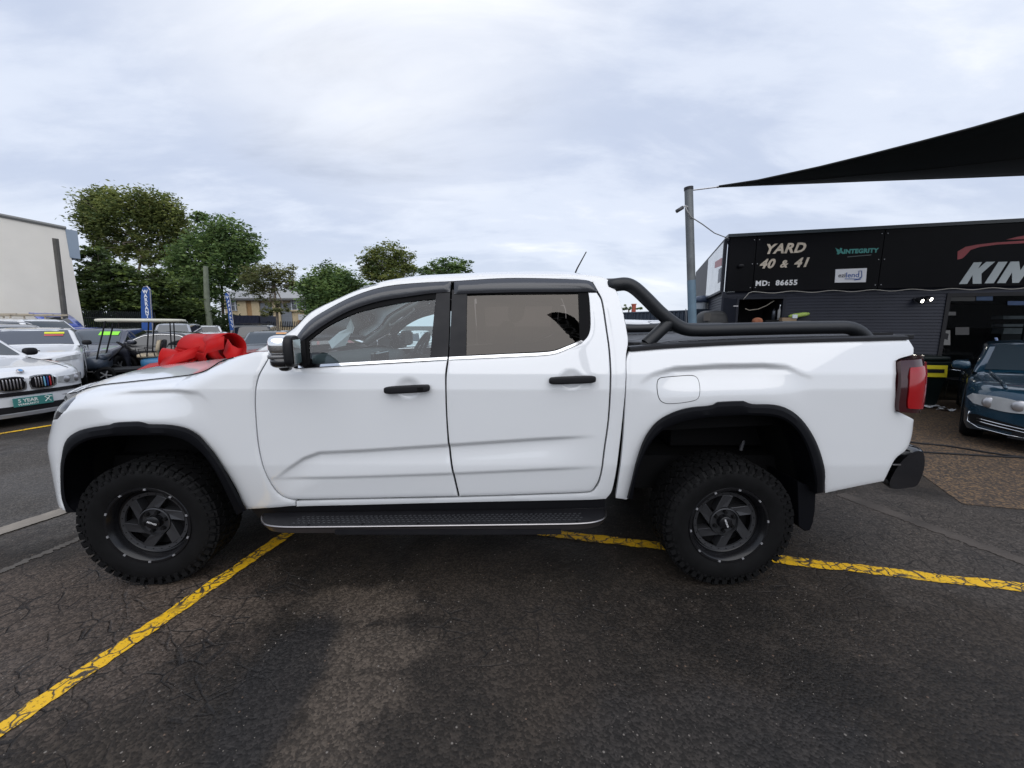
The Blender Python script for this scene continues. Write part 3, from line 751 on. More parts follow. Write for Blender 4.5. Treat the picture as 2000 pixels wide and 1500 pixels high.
q = MB(); q.grid(scr); o = q.build('windscreen', G_screen, T, world=True, smooth=True, recalc=False)
if sum(p.normal.z for p in o.data.polygons) < 0: o.data.flip_normals()
q = MB(); q.grid(rf); o = q.build('roof', M_white, T, world=True, smooth=True, recalc=False)
if sum(p.normal.z for p in o.data.polygons) < 0: o.data.flip_normals()
so = o.modifiers.new('thickness', 'SOLIDIFY'); so.thickness = 0.03; so.offset = -1
# screen surround, so that the glass has a dark frit border
q = MB()
for sgn in (0, 1):
    a = [r[0 if not sgn else -1] for r in scr]; b = [r[1 if not sgn else -2] for r in scr]
    q.grid([[p + Vector((0, 0, -.004)) for p in a], [p + Vector((0, 0, -.004)) for p in b]])
q.grid([[p + Vector((0, 0, -.004)) for p in scr[-1]], [p + Vector((0, 0, -.004)) for p in scr[-4]]])
q.grid([[p + Vector((0, 0, -.004)) for p in scr[0]], [p + Vector((0, 0, -.004)) for p in scr[3]]])
q.build('screen_border', M_black, T, world=True, recalc=False)
q = MB(); q.grid([[v + Vector((0, 0, -0.012)) for v in rows[-1]], [v + Vector((0.04, 0, -.03)) for v in scr[0]]]); q.build('cowl_panel', M_black, T, world=True)
# cab back wall and rear window
re = [hit(*p) for p in ((1194, 556), (1206, 572), (1216, 606), (1224, 643), (1227, 669), (1223, 700), (1220, 781), (1210, 875), (1196, 958))]
q = MB(); q.grid([[p + Vector((0, 0.004, 0)), p + Vector((0.012, 0.04, 0)), Vector((p.x + 0.02, YC, p.z)), Vector((p.x + 0.012, 2 * YC - p.y - 0.04, p.z)), Vector((p.x, 2 * YC - p.y - 0.004, p.z))] for p in re]); q.build('cab_back', M_white, T, world=True, smooth=True)
q = MB(); q.prism([Vector((re[1].x + .03, 2.62, re[1].z - .03)), Vector((re[1].x + .03, 3.46, re[1].z - .03)), Vector((re[4].x + .03, 3.52, re[4].z + .0)), Vector((re[4].x + .03, 2.56, re[4].z + .0))], (0.006, 0, 0)); q.build('rear_window', M_gloss, T, world=True)

# --- nose: grille, bumper, lamps
fas = []
for z, xf, yb in ((0.40, -3.02, 0.0), (0.47, -3.09, 0.0), (0.60, -3.11, 0), (0.76, -3.10, 0), (0.90, -3.075, 0), (1.0, -3.05, 0), (1.045, -3.0, 0)):
    r = []; xs = -2.83 + 0.09 * sstep(0.75, 1.05, z); y0 = S(xs, z) + 0.003; xf += 0.06 * sstep(0.75, 1.05, z)
    for k in range(13):
        t = k / 12; r.append(Vector((xs + (xf - xs) * (1 - (1 - t) ** 2.0), y0 + (YC - y0) * t, z)))
    fas.append(r + [Vector((p.x, 2 * YC - p.y, p.z)) for p in r[-2::-1]])
q = MB(); q.grid(fas[:5]); q.build('front_bumper', M_white, T, world=True, smooth=True)
q = MB(); q.grid([[p + Vector((0.012, 0, 0)) for p in r[3:-3]] for r in fas[3:]]); gl = q.build('grille', M_gloss, T, world=True, smooth=True)
q = MB()
for zq in (0.80, 0.87, 0.94): q.tube([Vector((p.x - .004, p.y, zq)) for p in fas[4][4:-4]], 0.012, 6)
q.build('grille_bar', M_chrome, gl, world=True)
q = MB(); q.grid([[p + Vector((-0.004, 0, 0)) for p in r[4:-4]] for r in fas[0:3]]); q.build('lower_intake', M_black, T, world=True)
hl = polyxz([(149, 768.5), (143.5, 781), (130.5, 796), (118.5, 807), (109.5, 817)]) + [(-2.84, 0.945), (-2.84, 1.06), (-2.80, 1.078)]
h = skin('headlight', None, M_lamp, T, res=0.02, off=0.006, thick=0.03, raw=hl, corner=30)
skin('headlight_bezel', None, M_gloss, T, res=0.02, off=0.003, thick=0.03, raw=[(a[0] + .004, a[1] + (.004 if a[1] > 1.05 else -.006)) for a in hl], corner=30)
q = MB(); q.grid([[p + Vector((-.003, 0, 0)) for p in r[:4]] for r in fas[4:]]); a = q.build('headlight', M_lamp, T, world=True, smooth=True); mirror_copy(a, T)
q = MB(); q.grid([[nose + Vector((.0, -.02, .004)), Vector((-2.83, S(-2.83, 1.04), 1.04))], [Vector((-2.99, YC, 1.07)), Vector((-3.0, YC, 1.04))]]); a = q.build('bonnet_lip', M_gloss, T, world=True); mirror_copy(a, T)
# --- mirrors
def build_mirror():
    YF = 1.875; k = pxw(YF)
    RZ = Matrix.Rotation(R(17), 3, 'Z')
    def P(u, v, y): q = at(u, v, YF); return (q.x - 0.30 * (y - YF), y, q.z)
    q = MB(); q.rbox(P(561, 688, 1.965), (10 * k, 0.097, 32 * k), 4.2, 16, RZ); hs_ = q.build('mirror', M_black, T, world=True, smooth=True)
    q = MB(); q.rbox(P(540, 676, 1.965), (21 * k, 0.094, 21 * k), 3.4, 16, RZ); cp = q.build('mirror_cap', M_chrome, hs_, world=True, smooth=True)
    q = MB(); q.rbox(P(540, 698, 1.965), (21 * k, 0.092, 5.5 * k), 4, 12, RZ); ind = q.build('indicator', mat('indicator_lens', (0.10, 0.10, 0.105), 0.15, coat=0.6), hs_, world=True, smooth=True)
    q = MB(); q.rbox(P(545, 708, 1.965), (23 * k, 0.090, 14 * k), 2.8, 12, RZ); q.rbox(P(549, 720, 1.955), (12 * k, 0.03, 9 * k), 2.5, 10)
    lo = q.build('mirror_base', M_gloss, hs_, world=True, smooth=True)
    q = MB(); q.tube([at(568, 694, 2.02), at(574, 697, 2.08), at(578, 699, S(-1.2, 1.33) + 0.01)], [0.03, 0.032, 0.034], 12); arm = q.build('mirror_arm', M_black, hs_, world=True, smooth=True)
    gl = MB(); gl.box(P(571.8, 689, 1.965), (0.0012, 0.074, 0.060), RZ); mg = gl.build('mirror_glass', M_chrome, hs_, world=True)
    H = mirror_copy(hs_, T)
    for o in (cp, ind, lo, arm, mg): mirror_copy(o, H)
build_mirror()
skin('mirror_sail', [(563, 670), (580, 668), (596, 664), (599, 712), (582, 719), (574, 719), (570, 690)], M_dark, T, res=0.02, off=-0.002, thick=0.02)
# --- door handles
def handle(u0, v0, u1, v1, door):
    a = hit(u0, v0); b = hit(u1, v1); c = (a + b) / 2; ang = math.atan2(b.z - a.z, b.x - a.x)
    q = MB(); rot = Matrix.Rotation(-ang, 3, 'Y')
    q.rbox((c.x, c.y - 0.030, c.z), ((b - a).length / 2, 0.013, 0.0215), 4.5, 14, rot)
    e = (b - a).normalized()
    for s in (-1, 1):
        p = c + e * s * (b - a).length * 0.40; q.rbox((p.x, p.y - 0.010, p.z), (0.020, 0.022, 0.017), 3, 8, rot)
    o = q.build('door_handle', M_gloss if False else M_black, door, world=True, smooth=True)
    p = c + e * 0.075; q = MB(); q.box((p.x, p.y - 0.0435, p.z - .002), (0.016, 0.001, 0.009), rot)
    if door is d1: q.build('keyhole_cover', M_dark, door, world=True)
    return o
handle(753, 761, 842, 756, d1); handle(1071, 742.5, 1162, 739, d2)
# --- side step
def side_step():
    z0, z1 = 0.402, 0.428
    def zt(x): return z0 + (z1 - z0) * clamp((x + 1.4) / 1.95)
    plan = [(-1.47, 2.17), (-1.44, 2.10), (-1.38, 2.035), (-1.28, 2.005), (-1.1, 1.998), (-0.5, 1.996), (0.2, 1.996), (0.38, 2.0), (0.47, 2.02), (0.53, 2.07), (0.555, 2.17)]
    P = [p for p in catmull(plan, False, 0.03, 80)]
    top = [Vector((p.x, p.y, zt(p.x))) for p in P]; bot = [Vector((p.x * 0.985 - .006, p.y + 0.015 if p.y < 2.16 else p.y, zt(p.x) - 0.045)) for p in P]
    V = top + bot; n = len(P)
    q = MB(); q.add(V, [tuple(range(n)), tuple(range(n, 2 * n))[::-1]] + [(i, i + 1, n + i + 1, n + i) for i in range(n - 1)] + [(n - 1, 0, n, 2 * n - 1)])
    st = q.build('side_step', M_black, T, world=True)
    q = MB(); q.tube([p + Vector((0, -.002, 0.0)) for p in top[1:-1]], 0.0055, 8); tr = q.build('step_trim', M_steel, st, world=True, smooth=True)
    q = MB(); q.grid([[p + Vector((0, -.003, -.008)) for p in top[1:-1]], [p + Vector((0, -.003, 0.003)) for p in bot[1:-1]]]); sk = q.build('step_skirt', mat('step_silver', (0.16, 0.145, 0.145), 0.33, metal=0.8), st, world=True)
    q = MB(); q.box((-0.35, 2.0, zt(-0.35) - 0.036), (0.62, 0.014, 0.012)); q.build('step_lower_trim', M_black, st, world=True)
    q = MB()
    for r in range(4):
        for i in range(58):
            x = -1.22 + i * 0.028 + (0.014 if r % 2 else 0); y = 2.038 + r * 0.024
            q.box((x, y, zt(x) + 0.0015), (0.0085, 0.003, 0.002), Matrix.Rotation(0.5 if r % 2 else -0.5, 3, 'Z'))
    q.build('tread_stud', mat('tread_stud_grey', (0.035, 0.036, 0.04), 0.4), st, world=True)
    q = MB()
    for x in (-1.13, -0.83, -0.52, -0.22, 0.09, 0.36): q.rbox((x, 2.022, zt(x) + .001), (0.009, 0.006, 0.003), 2, 6)
    q.build('step_clip', M_dark, st, world=True)
    S2 = mirror_copy(st, T)
    for o in list(st.children): mirror_copy(o, S2)
side_step()
# --- rear: tail lamp, bumper, tailgate, mudflap
TL = polyxz([(1752, 708), (1757, 702), (1770, 698)]) + []
def tail_lamp():
    # lamp body bulges out of the tub corner: laid on the corner surface and wrapped round to the tailgate
    zt, zb = hit(1757, 702).z, hit(1757, 803).z
    x0 = hit(1751, 750).x
    def sec(f): return zt + (zb - zt) * f
    lv = [0, .03, .08, .2, .4, .6, .8, .92, .97, 1.0]
    def lamp(name, xs0, m, off, f0, f1, par, xe=2.50):
        rows = []
        for f in lv:
            ff = f0 + (f1 - f0) * f; z = sec(ff); e = 0.012 * (abs(2 * f - 1) ** 6); low = 0.05 * max(0, ff - .90) / .10
            pts = []
            for k in range(9):
                a = k / 8; x = xs0 + e + (2.415 - xs0 - low) * a
                pts.append(Vector((x, S(min(x, 2.36), z) - 0.022 - off + 0.08 * a ** 4, z + (0.016 * (a - .3) if f < 0.5 else (-0.02 * a)))))
            l = pts[-1]; pts.append(l + Vector((0.02 - low * .2, 0.03, 0))); pts.append(l + Vector((0.025 - low * .2, 0.10, 0)))
            rows.append(pts)
        q = MB(); q.grid(rows)
        for rr in (rows[0], rows[-1]): q.add(rr + [p + Vector((-.03, 0.06, 0)) for p in rr], [(i, i + 1, len(rr) + i + 1, len(rr) + i) for i in range(len(rr) - 1)])
        rim = [r[0] for r in rows]; q.grid([rim, [p + Vector((0, 0.05, 0)) for p in rim]])
        return q.build(name, m, par, world=True, smooth=True, auto=50)
    b = lamp('tail_light', x0 + 0.004, M_reddark, 0.0, 0.0, 1.0, T)
    l = lamp('lamp_lens', x0 + 0.048, M_red, 0.005, 0.13, 0.93, b)
    B = mirror_copy(b, T); mirror_copy(l, B)
tail_lamp()
def rear_bumper():
    prof = [at(u, v, 2.25) for u, v in ((1724, 941), (1732, 921), (1748, 897), (1762, 884), (1777, 875), (1790, 875), (1796, 886), (1795, 912), (1782, 944), (1765, 950), (1741, 953), (1728, 951))]
    P = [(p.x, p.y) for p in catmull([(p.x, p.z) for p in prof], True, .02, 60)]; rows = []
    cxm = sum(p[0] for p in P) / len(P); czm = sum(p[1] for p in P) / len(P)
    for dy, s in ((0.0, 0.93), (0.02, 1.0), (0.12, 1.0), (0.35, 1.0)):
        rows.append([Vector((cxm + (x - cxm) * s + 0.10 * (1 - math.exp(-dy * 6)), 2.215 + dy, czm + (z - czm) * s)) for x, z in P + P[:1]])
    rows += [[Vector((p.x, 2 * YC - p.y, p.z)) for p in r] for r in rows[::-1]]
    q = MB(); q.grid(rows); q.add(rows[0][:-1], [tuple(range(len(P)))]); q.add(rows[-1][:-1], [tuple(range(len(P)))])
    b = q.build('rear_bumper', M_gloss, T, world=True, smooth=True, auto=30)
    a = at(1745, 908, 2.205); q = MB(); q.box((a.x + .02, 2.208, a.z), (0.024, 0.004, 0.003)); q.build('bumper_reflector', M_steel, b, world=True)
rear_bumper()
q = MB(); q.box((2.36, YC, 1.02), (0.025, 0.60, 0.34)); tg = q.build('tailgate', M_white, T, world=True, bevel=0.015)
q = MB(); q.box((2.455, YC, 1.20), (0.008, 0.14, 0.04)); q.build('tailgate_handle', M_black, tg, world=True)
q = MB(); q.prism([at(u, v, 2.13) for u, v in ((1558, 940), (1594, 955), (1592, 997), (1588, 1022), (1582, 1036), (1572, 1038), (1560, 1028))], (0.0, 0.26, 0)); mf = q.build('mudflap', M_flare, T, world=True, bevel=0.004); mirror_copy(mf, T)
# --- tub rail, roller cover, inner walls
bt = [hit(*p) for p in ((1231, 686), (1300, 680), (1405, 674), (1500, 670), (1615, 667), (1700, 665.5), (1772, 663.5))]
for sgn in (0,):
    q = MB(); rows = []
    for i, p in enumerate(bt):
        b = Vector((p.x, p.y - 0.006, p.z)); h = 0.024
        rows.append([b, b + Vector((0, 0.001, h * .7)), b + Vector((0, 0.012, h)), b + Vector((0, 0.10, h)), b + Vector((0, 0.105, -0.02))])
    q.grid(rows); q.add(rows[-1], [(0, 1, 2, 3, 4)]); q.add(rows[0], [(0, 1, 2, 3, 4)]); rc = q.build('tub_rail_cap', M_black, T, world=True); mirror_copy(rc, T)
q = MB(); q.grid([[p + Vector((0, 0.10, 0.0)) for p in bt], [p + Vector((0, 0.10, -0.5)) for p in bt]]); iw = q.build('tub_inner_wall', M_dark, T, world=True); mirror_copy(iw, T)
rz_ = lambda x: interp(x, [(p.x, p.z) for p in bt])
slat_me = None
for i in range(26):
    x = 0.86 + i * 0.0585
    if slat_me is None:
        q = MB(); q.rbox((0, 0, 0), (0.0275, 0.735, 0.010), 6, 8); slat_me = q.mesh('slat', True)
        o = mobj('cover_slat', slat_me, mat('cover_slat_grey', (0.035, 0.036, 0.04), 0.42, metal=0.3), T, True)
    else:
        o = bpy.data.objects.new('cover_slat', slat_me); COL.objects.link(o); o.parent = T; o.matrix_parent_inverse = ROOT_M[T.name].inverted()
    o.location = (x, YC, rz_(x) + 0.016)
q = MB(); q.box((0.77, YC, rz_(0.77) + .012), (0.06, 0.74, 0.022)); q.build('cover_canister', M_black, T, world=True, bevel=0.006)
q = MB(); q.box((2.36, YC, rz_(2.3) + .012), (0.045, 0.70, 0.014)); q.build('tailgate_cap', M_black, T, world=True, bevel=0.005)
q = MB(); q.box((2.16, 2.36, rz_(2.1) + .030), (0.10, 0.035, 0.010)); q.rbox((2.10, 2.40, rz_(2.1) + 0.055), (0.045, 0.02, 0.014), 2.5, 8); q.build('cover_latch', M_black, T, world=True)
q = MB(); q.rbox((2.12, 2.372, rz_(2.1) + .060), (0.012, 0.008, 0.008), 2.2, 8); q.rbox((2.055, 2.372, rz_(2.1) + .069), (0.012, 0.008, 0.006), 2.2, 8); q.build('latch_pin', M_chrome, T, world=True)
# --- sports bar
YB = 2.33
pxs = [(1197, 557), (1222, 555), (1240, 563), (1262, 583), (1290, 611), (1318, 633), (1340, 643), (1370, 645), (1450, 643), (1560, 640.5), (1630, 639.5), (1656, 640), (1676, 647), (1690, 660), (1697, 671)]
pts = [at(p.x, p.y, YB) for p in catmull(pxs, False, 6, 80)]
lead = [Vector((pts[0].x - 0.05, YC, pts[0].z + 0.03)), Vector((pts[0].x - 0.05, 2.75, pts[0].z + 0.025)), Vector((pts[0].x - 0.045, 2.55, pts[0].z + .018)), Vector((pts[0].x - 0.035, 2.44, pts[0].z + .010)), Vector((pts[0].x - 0.018, 2.37, pts[0].z + .004))]
near = lead + pts
full = [Vector((p.x, 2 * YC - p.y, p.z)) for p in near[::-1]] + near[1:]
q = MB(); q.tube(full, 0.0385, 18); sb = q.build('sports_bar', M_bar, T, world=True, smooth=True, auto=60)
a, b = at(1311, 626, YB), at(1262, 672, YB - .02)
q = MB(); q.tube([a, b], 0.036, 16); s1 = q.build('bar_strut', M_bar, sb, world=True, smooth=True, auto=60); mirror_copy(s1, sb)
q = MB(); q.box((b.x + .03, YB, b.z + .0), (0.075, 0.05, 0.009)); f1 = q.build('bar_foot', M_bar, sb, world=True, bevel=0.004); mirror_copy(f1, sb)
e = pts[-1]; q = MB(); q.box((e.x - .02, YB, e.z + .010), (0.08, 0.05, 0.008)); f2 = q.build('bar_foot', M_bar, sb, world=True, bevel=0.004); mirror_copy(f2, sb)
# --- antenna
a = at(1122, 534, 2.95); b = at(1145, 492, 3.0)
q = MB(); q.tube([a - Vector((0, 0, .01)), a.lerp(b, .25), b], [0.006, 0.0055, 0.004], 8); q.rbox((a.x, a.y, a.z - 0.012), (0.03, 0.02, 0.014), 2, 8); q.build('antenna', M_black, T, world=True, smooth=True)

# --- wheels
def build_wheel(c):
    W = part_empty('wheel', T, c, world=True)
    Rr, wd = 0.375, 0.250        # y from -wd/2 (outer face) to +wd/2; hub faces -y
    o = -wd / 2
    q = MB()
    q.lathe([(0.222, o + .012), (0.230, o + 0.0), (0.245, o - 0.004), (0.275, o - 0.010), (0.308, o - 0.010), (0.336, o - 0.002), (0.355, o + 0.016), (0.364, o + 0.035), (0.366, 0), (0.364, wd / 2 - .035), (0.335, wd / 2), (0.24, wd / 2), (0.222, wd / 2 - .02)], (0, 0, 0), 'y', 72)
    ty = q.build('tyre', M_rubber, W, smooth=True, auto=40)
    q = MB()
    nl = 46
    for i in range(nl):
        a = 2 * math.pi * i / nl
        def rb(rad, y, hx, hy, hr, twist=0.0, ang=a):
            e = Vector((math.cos(ang), 0, math.sin(ang))); t = Vector((-math.sin(ang), 0, math.cos(ang)))
            M3 = Matrix((t, Vector((0, 1, 0)), e)).transposed() @ Matrix.Rotation(twist, 3, 'Z')
            q.box(e * rad + Vector((0, y, 0)), (hx, hy, hr), M3)
        k = i % 2
        rb(0.3645, o + 0.036, 0.0212 - .002 * k, 0.026 + .005 * k, 0.0080, 0.08)          # shoulder block
        rb(0.3645, -o - 0.036, 0.0200, 0.026, 0.0085, -0.10)
        rb(0.3668, -0.050, 0.016, 0.024, 0.008, 0.55, a + .05); rb(0.3668, 0.004, 0.017, 0.022, 0.008, -0.55, a); rb(0.3668, 0.056, 0.016, 0.024, 0.008, 0.5, a + .08)
        # side biters on the upper sidewall
        e = Vector((math.cos(a), 0, math.sin(a))); t = Vector((-math.sin(a), 0, math.cos(a)))
        M3 = Matrix((t, Vector((0, 1, 0)), e)).transposed()
        q.box(e * (0.345 - .004 * k) + Vector((0, o - 0.000, 0)), (0.0150 - .004 * k, 0.006, 0.0150 + 0.006 * k), M3)
        q.box(e * 0.322 + t * 0.012 + Vector((0, o - 0.009, 0)), (0.009, 0.0025, 0.006), M3)
    tag(q.build('tread', M_rubber, W))
    # rim barrel with bead lock lip
    q = MB(); q.lathe([(0.232, o + .006), (0.226, o - 0.004), (0.214, o - 0.003), (0.205, o + 0.006), (0.198, o + 0.030), (0.190, o + 0.050), (0.178, o + 0.056), (0.172, o + 0.075), (0.165, wd / 2 - .05), (0.21, wd / 2 - .01)], (0, 0, 0), 'y', 72)
    q.build('rim', M_rimblk, W, smooth=True, auto=40)
    q = MB(); q.lathe([(0.181, o + .052), (0.1795, o + 0.046), (0.160, o + 0.050), (0.158, o + 0.060)], (0, 0, 0), 'y', 72); q.build('rim_ring', M_gun, W, smooth=True, auto=35)
    q = MB()
    for i in range(24):
        a = 2 * math.pi * i / 24 + .1; q.lathe([(0.0, -.002), (0.0035, -.002), (0.0035, .004)], (0.170 * math.cos(a), o + .048, 0.170 * math.sin(a)), 'y', 8)
    q.build('ring_bolt', M_dark, W)
    # six swirled spokes
    sp = None
    for i in range(6):
        a = math.pi * 2 * i / 6 + 0.35
        if sp is None:
            yo, yi = o + 0.050, o + 0.060
            A = [(0.080, 0.034), (0.080, 0.090), (0.080, 0.141), (0.054, 0.1535), (0.026, 0.160), (0.026, 0.0865), (0.052, 0.071)]
            top = [(n_, yo - 0.10 * max(0, .10 - math.hypot(n_, t_)) - (0.006 if n_ < .04 else 0), -t_) for n_, t_ in A]; bot = [(x * .985, yi + .045, z * .985) for x, y, z in top]
            n = len(A); q = MB(); q.add(top + bot, [tuple(range(n))] + [(j, (j + 1) % n, n + (j + 1) % n, n + j) for j in range(n)])
            sp = q.mesh('spoke'); ob = mobj('spoke', sp, M_gun, W)
            bv = ob.modifiers.new('bevel', 'BEVEL'); bv.width = 0.003; bv.segments = 2
            first = ob
        else:
            ob = first.copy(); COL.objects.link(ob); ob.parent = W
        ob.rotation_euler = (0, -a, 0)
    q = MB(); q.lathe([(0.0, o + 0.09), (0.16, o + 0.10), (0.165, o + .11)], (0, 0, 0), 'y', 40); q.build('brake_disc', M_dark, W)
    q = MB(); q.lathe([(0.086, o + .06), (0.084, o + 0.044), (0.078, o + 0.042), (0.074, o + 0.058), (0.0, o + 0.060)], (0, 0, 0), 'y', 48); q.build('hub_recess', M_gun, W, smooth=True, auto=35)
    q = MB()
    for i in range(6):
        a = math.pi * 2 * i / 6 + 0.2; q.lathe([(0.0, -.018), (0.009, -.018), (0.0115, -.006), (0.0125, 0.01)], (0.058 * math.cos(a), o + .056, 0.058 * math.sin(a)), 'y', 6)
    q.build('wheel_nut', M_dark, W)
    q = MB(); q.lathe([(0.0, o + 0.026), (0.028, o + 0.0265), (0.037, o + 0.031), (0.041, o + 0.060)], (0, 0, 0), 'y', 36); cc = q.build('centre_cap', M_rimblk, W, smooth=True, auto=35)
    me = text_mesh('METHOD', 0.0125, shear=0.1, bold=0.0003); me.transform(frame_m((0, o + 0.0255, 0), (0.92, 0, -0.40), (0.40, 0, .92))); mobj('cap_lettering', me, mat('letter_silver', (0.55, 0.55, 0.56), 0.4), W)
    q = MB()
    for i in range(10):
        a = 2 * math.pi * i / 10 + .25; e = Vector((math.cos(a), 0, math.sin(a))); t = Vector((-math.sin(a), 0, math.cos(a)))
        q.box(e * 0.2185 + Vector((0, o - .006, 0)), (0.006, 0.003, 0.0045), Matrix((t, Vector((0, 1, 0)), e)).transposed())
    q.build('lip_marker', mat('marker_grey', (0.22, 0.22, 0.23), 0.4), W)
    return W
def wheel_at(u, v):
    c = at(u, v, 2.11); return Vector((c.x, 2.068 + 0.125, 0.375))
w1 = build_wheel(wheel_at(294, 1022))
w1.rotation_euler = (0, 0, R(6)); w1.location.x += .012
def copy_wheel(src, loc, spin, flip=False):
    c = src.copy(); COL.objects.link(c); c.parent = T; c.matrix_parent_inverse = src.matrix_parent_inverse.copy(); c.location = loc
    c.rotation_euler = (0, spin, math.pi if flip else 0)
    for ch in list(src.children):
        k = ch.copy(); COL.objects.link(k); k.parent = c
    return c
wr = wheel_at(1416, 1018)
copy_wheel(w1, wr, 0.75)
copy_wheel(w1, Vector((w1.location.x, 2 * YC - w1.location.y, 0.375)), 0.3, True)
copy_wheel(w1, Vector((wr.x, 2 * YC - wr.y, 0.375)), 1.3, True)
# --- underbody
q = MB(); q.box((-0.35, YC, 0.56), (2.35, 0.62, 0.11)); q.box((-0.45, YC, 0.62), (0.98, 0.80, 0.12)); q.box((-2.35, YC, 0.72), (0.42, 0.56, 0.25)); q.box((1.75, YC, 0.86), (0.68, 0.50, 0.16))
q.tube([(wr.x, 2.3, 0.37), (wr.x, 3.78, 0.37)], 0.055, 12); q.rbox((wr.x, YC, 0.37), (0.16, 0.15, 0.15), 2, 10); q.tube([(w1.location.x, 2.3, 0.36), (w1.location.x, 3.78, 0.36)], 0.04, 12)
q.build('underbody', M_dark, T, world=True)
# shock absorber seen behind the rear wheel
q = MB(); q.tube([at(1440, 905, 2.5), at(1452, 860, 2.55)], 0.012, 8); q.tube([at(1440, 905, 2.5), at(1430, 960, 2.5)], 0.022, 8); q.build('shock_absorber', mat('shock_grey', (0.10, 0.10, 0.11), 0.45), T, world=True)
# --- cabin
q = MB(); q.box((-0.42, YC, 0.70), (0.98, 0.84, 0.04)); q.build('cabin_floor', M_seat, T, world=True)
q = MB(); rows = []
for y in (2.25, 2.45, 2.7, YC, 3.35, 3.6, 3.83):
    b = 0.06 * abs(y - YC) ** 2
    rows.append([Vector((-1.62 + b, y, 1.22)), Vector((-1.50 + b, y, 1.285)), Vector((-1.25 + b, y, 1.295)), Vector((-1.08, y, 1.27)), Vector((-1.02, y, 1.20)), Vector((-1.05, y, 1.0)), Vector((-1.12, y, 0.75))])
q.grid(rows); q.build('dashboard', M_trim, T, world=True, smooth=True)
q = MB(); q.box((-1.03, YC, 1.20), (0.02, 0.16, 0.10)); q.build('display_screen', M_gloss, T, world=True, bevel=0.01)
q = MB()
cst = Vector((-0.82, 3.42, 1.27)); tl = Matrix.Rotation(R(-62), 3, 'Y')
ring = [cst + tl @ Vector((0.185 * math.cos(a), 0.185 * math.sin(a), 0)) for a in [2 * math.pi * i / 32 for i in range(33)]]
q.tube(ring, 0.016, 8); q.rbox(cst + Vector((-.02, 0, -.01)), (0.03, 0.06, 0.055), 3, 8, tl)
for a in (0.0, math.pi, math.pi * 1.5): q.tube([cst, cst + tl @ Vector((0.18 * math.cos(a + math.pi / 2), 0.18 * math.sin(a + math.pi / 2), 0))], 0.014, 6)
q.tube([cst, cst + Vector((-.25, 0, -.12))], 0.03, 8); q.build('steering_wheel', M_black, T, world=True, smooth=True)
for y in (2.60, 3.48):
    q = MB(); q.rbox((-0.42, y, 0.93), (0.26, 0.25, 0.09), 3.5, 10); q.rbox((-0.10, y, 1.20), (0.075, 0.24, 0.34), 3.2, 12, Matrix.Rotation(R(14), 3, 'Y')); st = q.build('front_seat', M_seat, T, world=True, smooth=True)
    q = MB(); q.rbox((0.03, y, 1.61), (0.055, 0.13, 0.085), 3, 10, Matrix.Rotation(R(10), 3, 'Y')); q.build('headrest', M_seat, st, world=True, smooth=True)
q = MB(); q.rbox((0.36, YC, 1.16), (0.07, 0.68, 0.32), 4, 12, Matrix.Rotation(R(12), 3, 'Y')); q.rbox((0.12, YC, 0.92), (0.25, 0.68, 0.08), 4, 10); rs = q.build('rear_seat', M_seat, T, world=True, smooth=True)
for y in (2.62, 3.46):
    q = MB(); q.rbox((0.44, y, 1.50), (0.045, 0.12, 0.07), 3, 10); q.build('headrest', M_seat, rs, world=True, smooth=True)
# roof lining and far-side pillar trims, seen through the front window
q = MB(); q.grid([[v + Vector((0.01 if i == 0 else 0, 0, -0.045)) for v in r[2:-2]] for i, r in enumerate(rf)]); q.build('roof_lining', M_trimlt, T, world=True, smooth=True, recalc=False)
apil = [Vector((r[-2].x + .03, r[-2].y - .03, r[-2].z - .03)) for r in scr]
q = MB(); q.tube(apil, 0.032, 8); q.build('pillar_trim', M_trimlt, T, world=True, smooth=True)
h0, h1 = apil[int(len(apil) * .45)], apil[int(len(apil) * .8)]; dv = Vector((0.03, -0.05, -0.03))
q = MB(); q.tube([h0, h0 + dv, h0.lerp(h1, .5) + dv * 1.4, h1 + dv, h1], 0.012, 8); q.build('grab_handle', M_trimlt, T, world=True, smooth=True)
q = MB(); q.rbox((scr[-3][10].x + .06, YC, scr[-3][10].z - .06), (0.02, 0.11, 0.035), 3, 8); q.tube([(scr[-3][10].x, YC, scr[-3][10].z - .01), (scr[-3][10].x + .06, YC, scr[-3][10].z - .06)], 0.012, 6); q.build('rear_view_mirror', M_black, T, world=True, smooth=True)
# door inner trims (both sides)
for s in (0, 1):
    y = 2.20 if s == 0 else 2 * YC - 2.20
    q = MB(); q.box((-0.85, y, 0.98), (0.50, 0.02, 0.24)); q.box((0.10, y, 1.0), (0.38, 0.02, 0.25)); q.build('door_trim', M_trim, T, world=True)
# ------------------------------------------------------------------ other vehicles
def paint(name, col, rough=0.28, metal=0.0): return mat(name, col, rough, metal=metal, coat=1.0)
P_white = paint('car_white', (0.74, 0.75, 0.76)); P_silver = paint('car_silver', (0.42, 0.43, 0.45), 0.3, 0.5); P_grey = paint('car_graphite', (0.075, 0.08, 0.105), 0.3, 0.3)
P_blue = paint('car_blue', (0.03, 0.07, 0.36)); P_black = paint('car_black', (0.012, 0.012, 0.014)); P_red = paint('car_maroon', (0.13, 0.012, 0.016), 0.3, 0.2)
P_teal = paint('car_midnight_teal', (0.006, 0.036, 0.064), 0.26, 0.35); P_mid = paint('car_mid_grey', (0.15, 0.165, 0.18), 0.3, 0.4)
M_carglass = mat('car_glass', (0.028, 0.040, 0.050), 0.04, coat=1.0); M_carglass_d = mat('car_glass_dark', (0.016, 0.018, 0.022), 0.05, coat=1.0)
M_alloy = mat('alloy', (0.45, 0.45, 0.46), 0.35, metal=0.8); M_headl = mat('headlamp', (0.40, 0.41, 0.41), 0.07, coat=1.0, var=0.12, vscale=5)
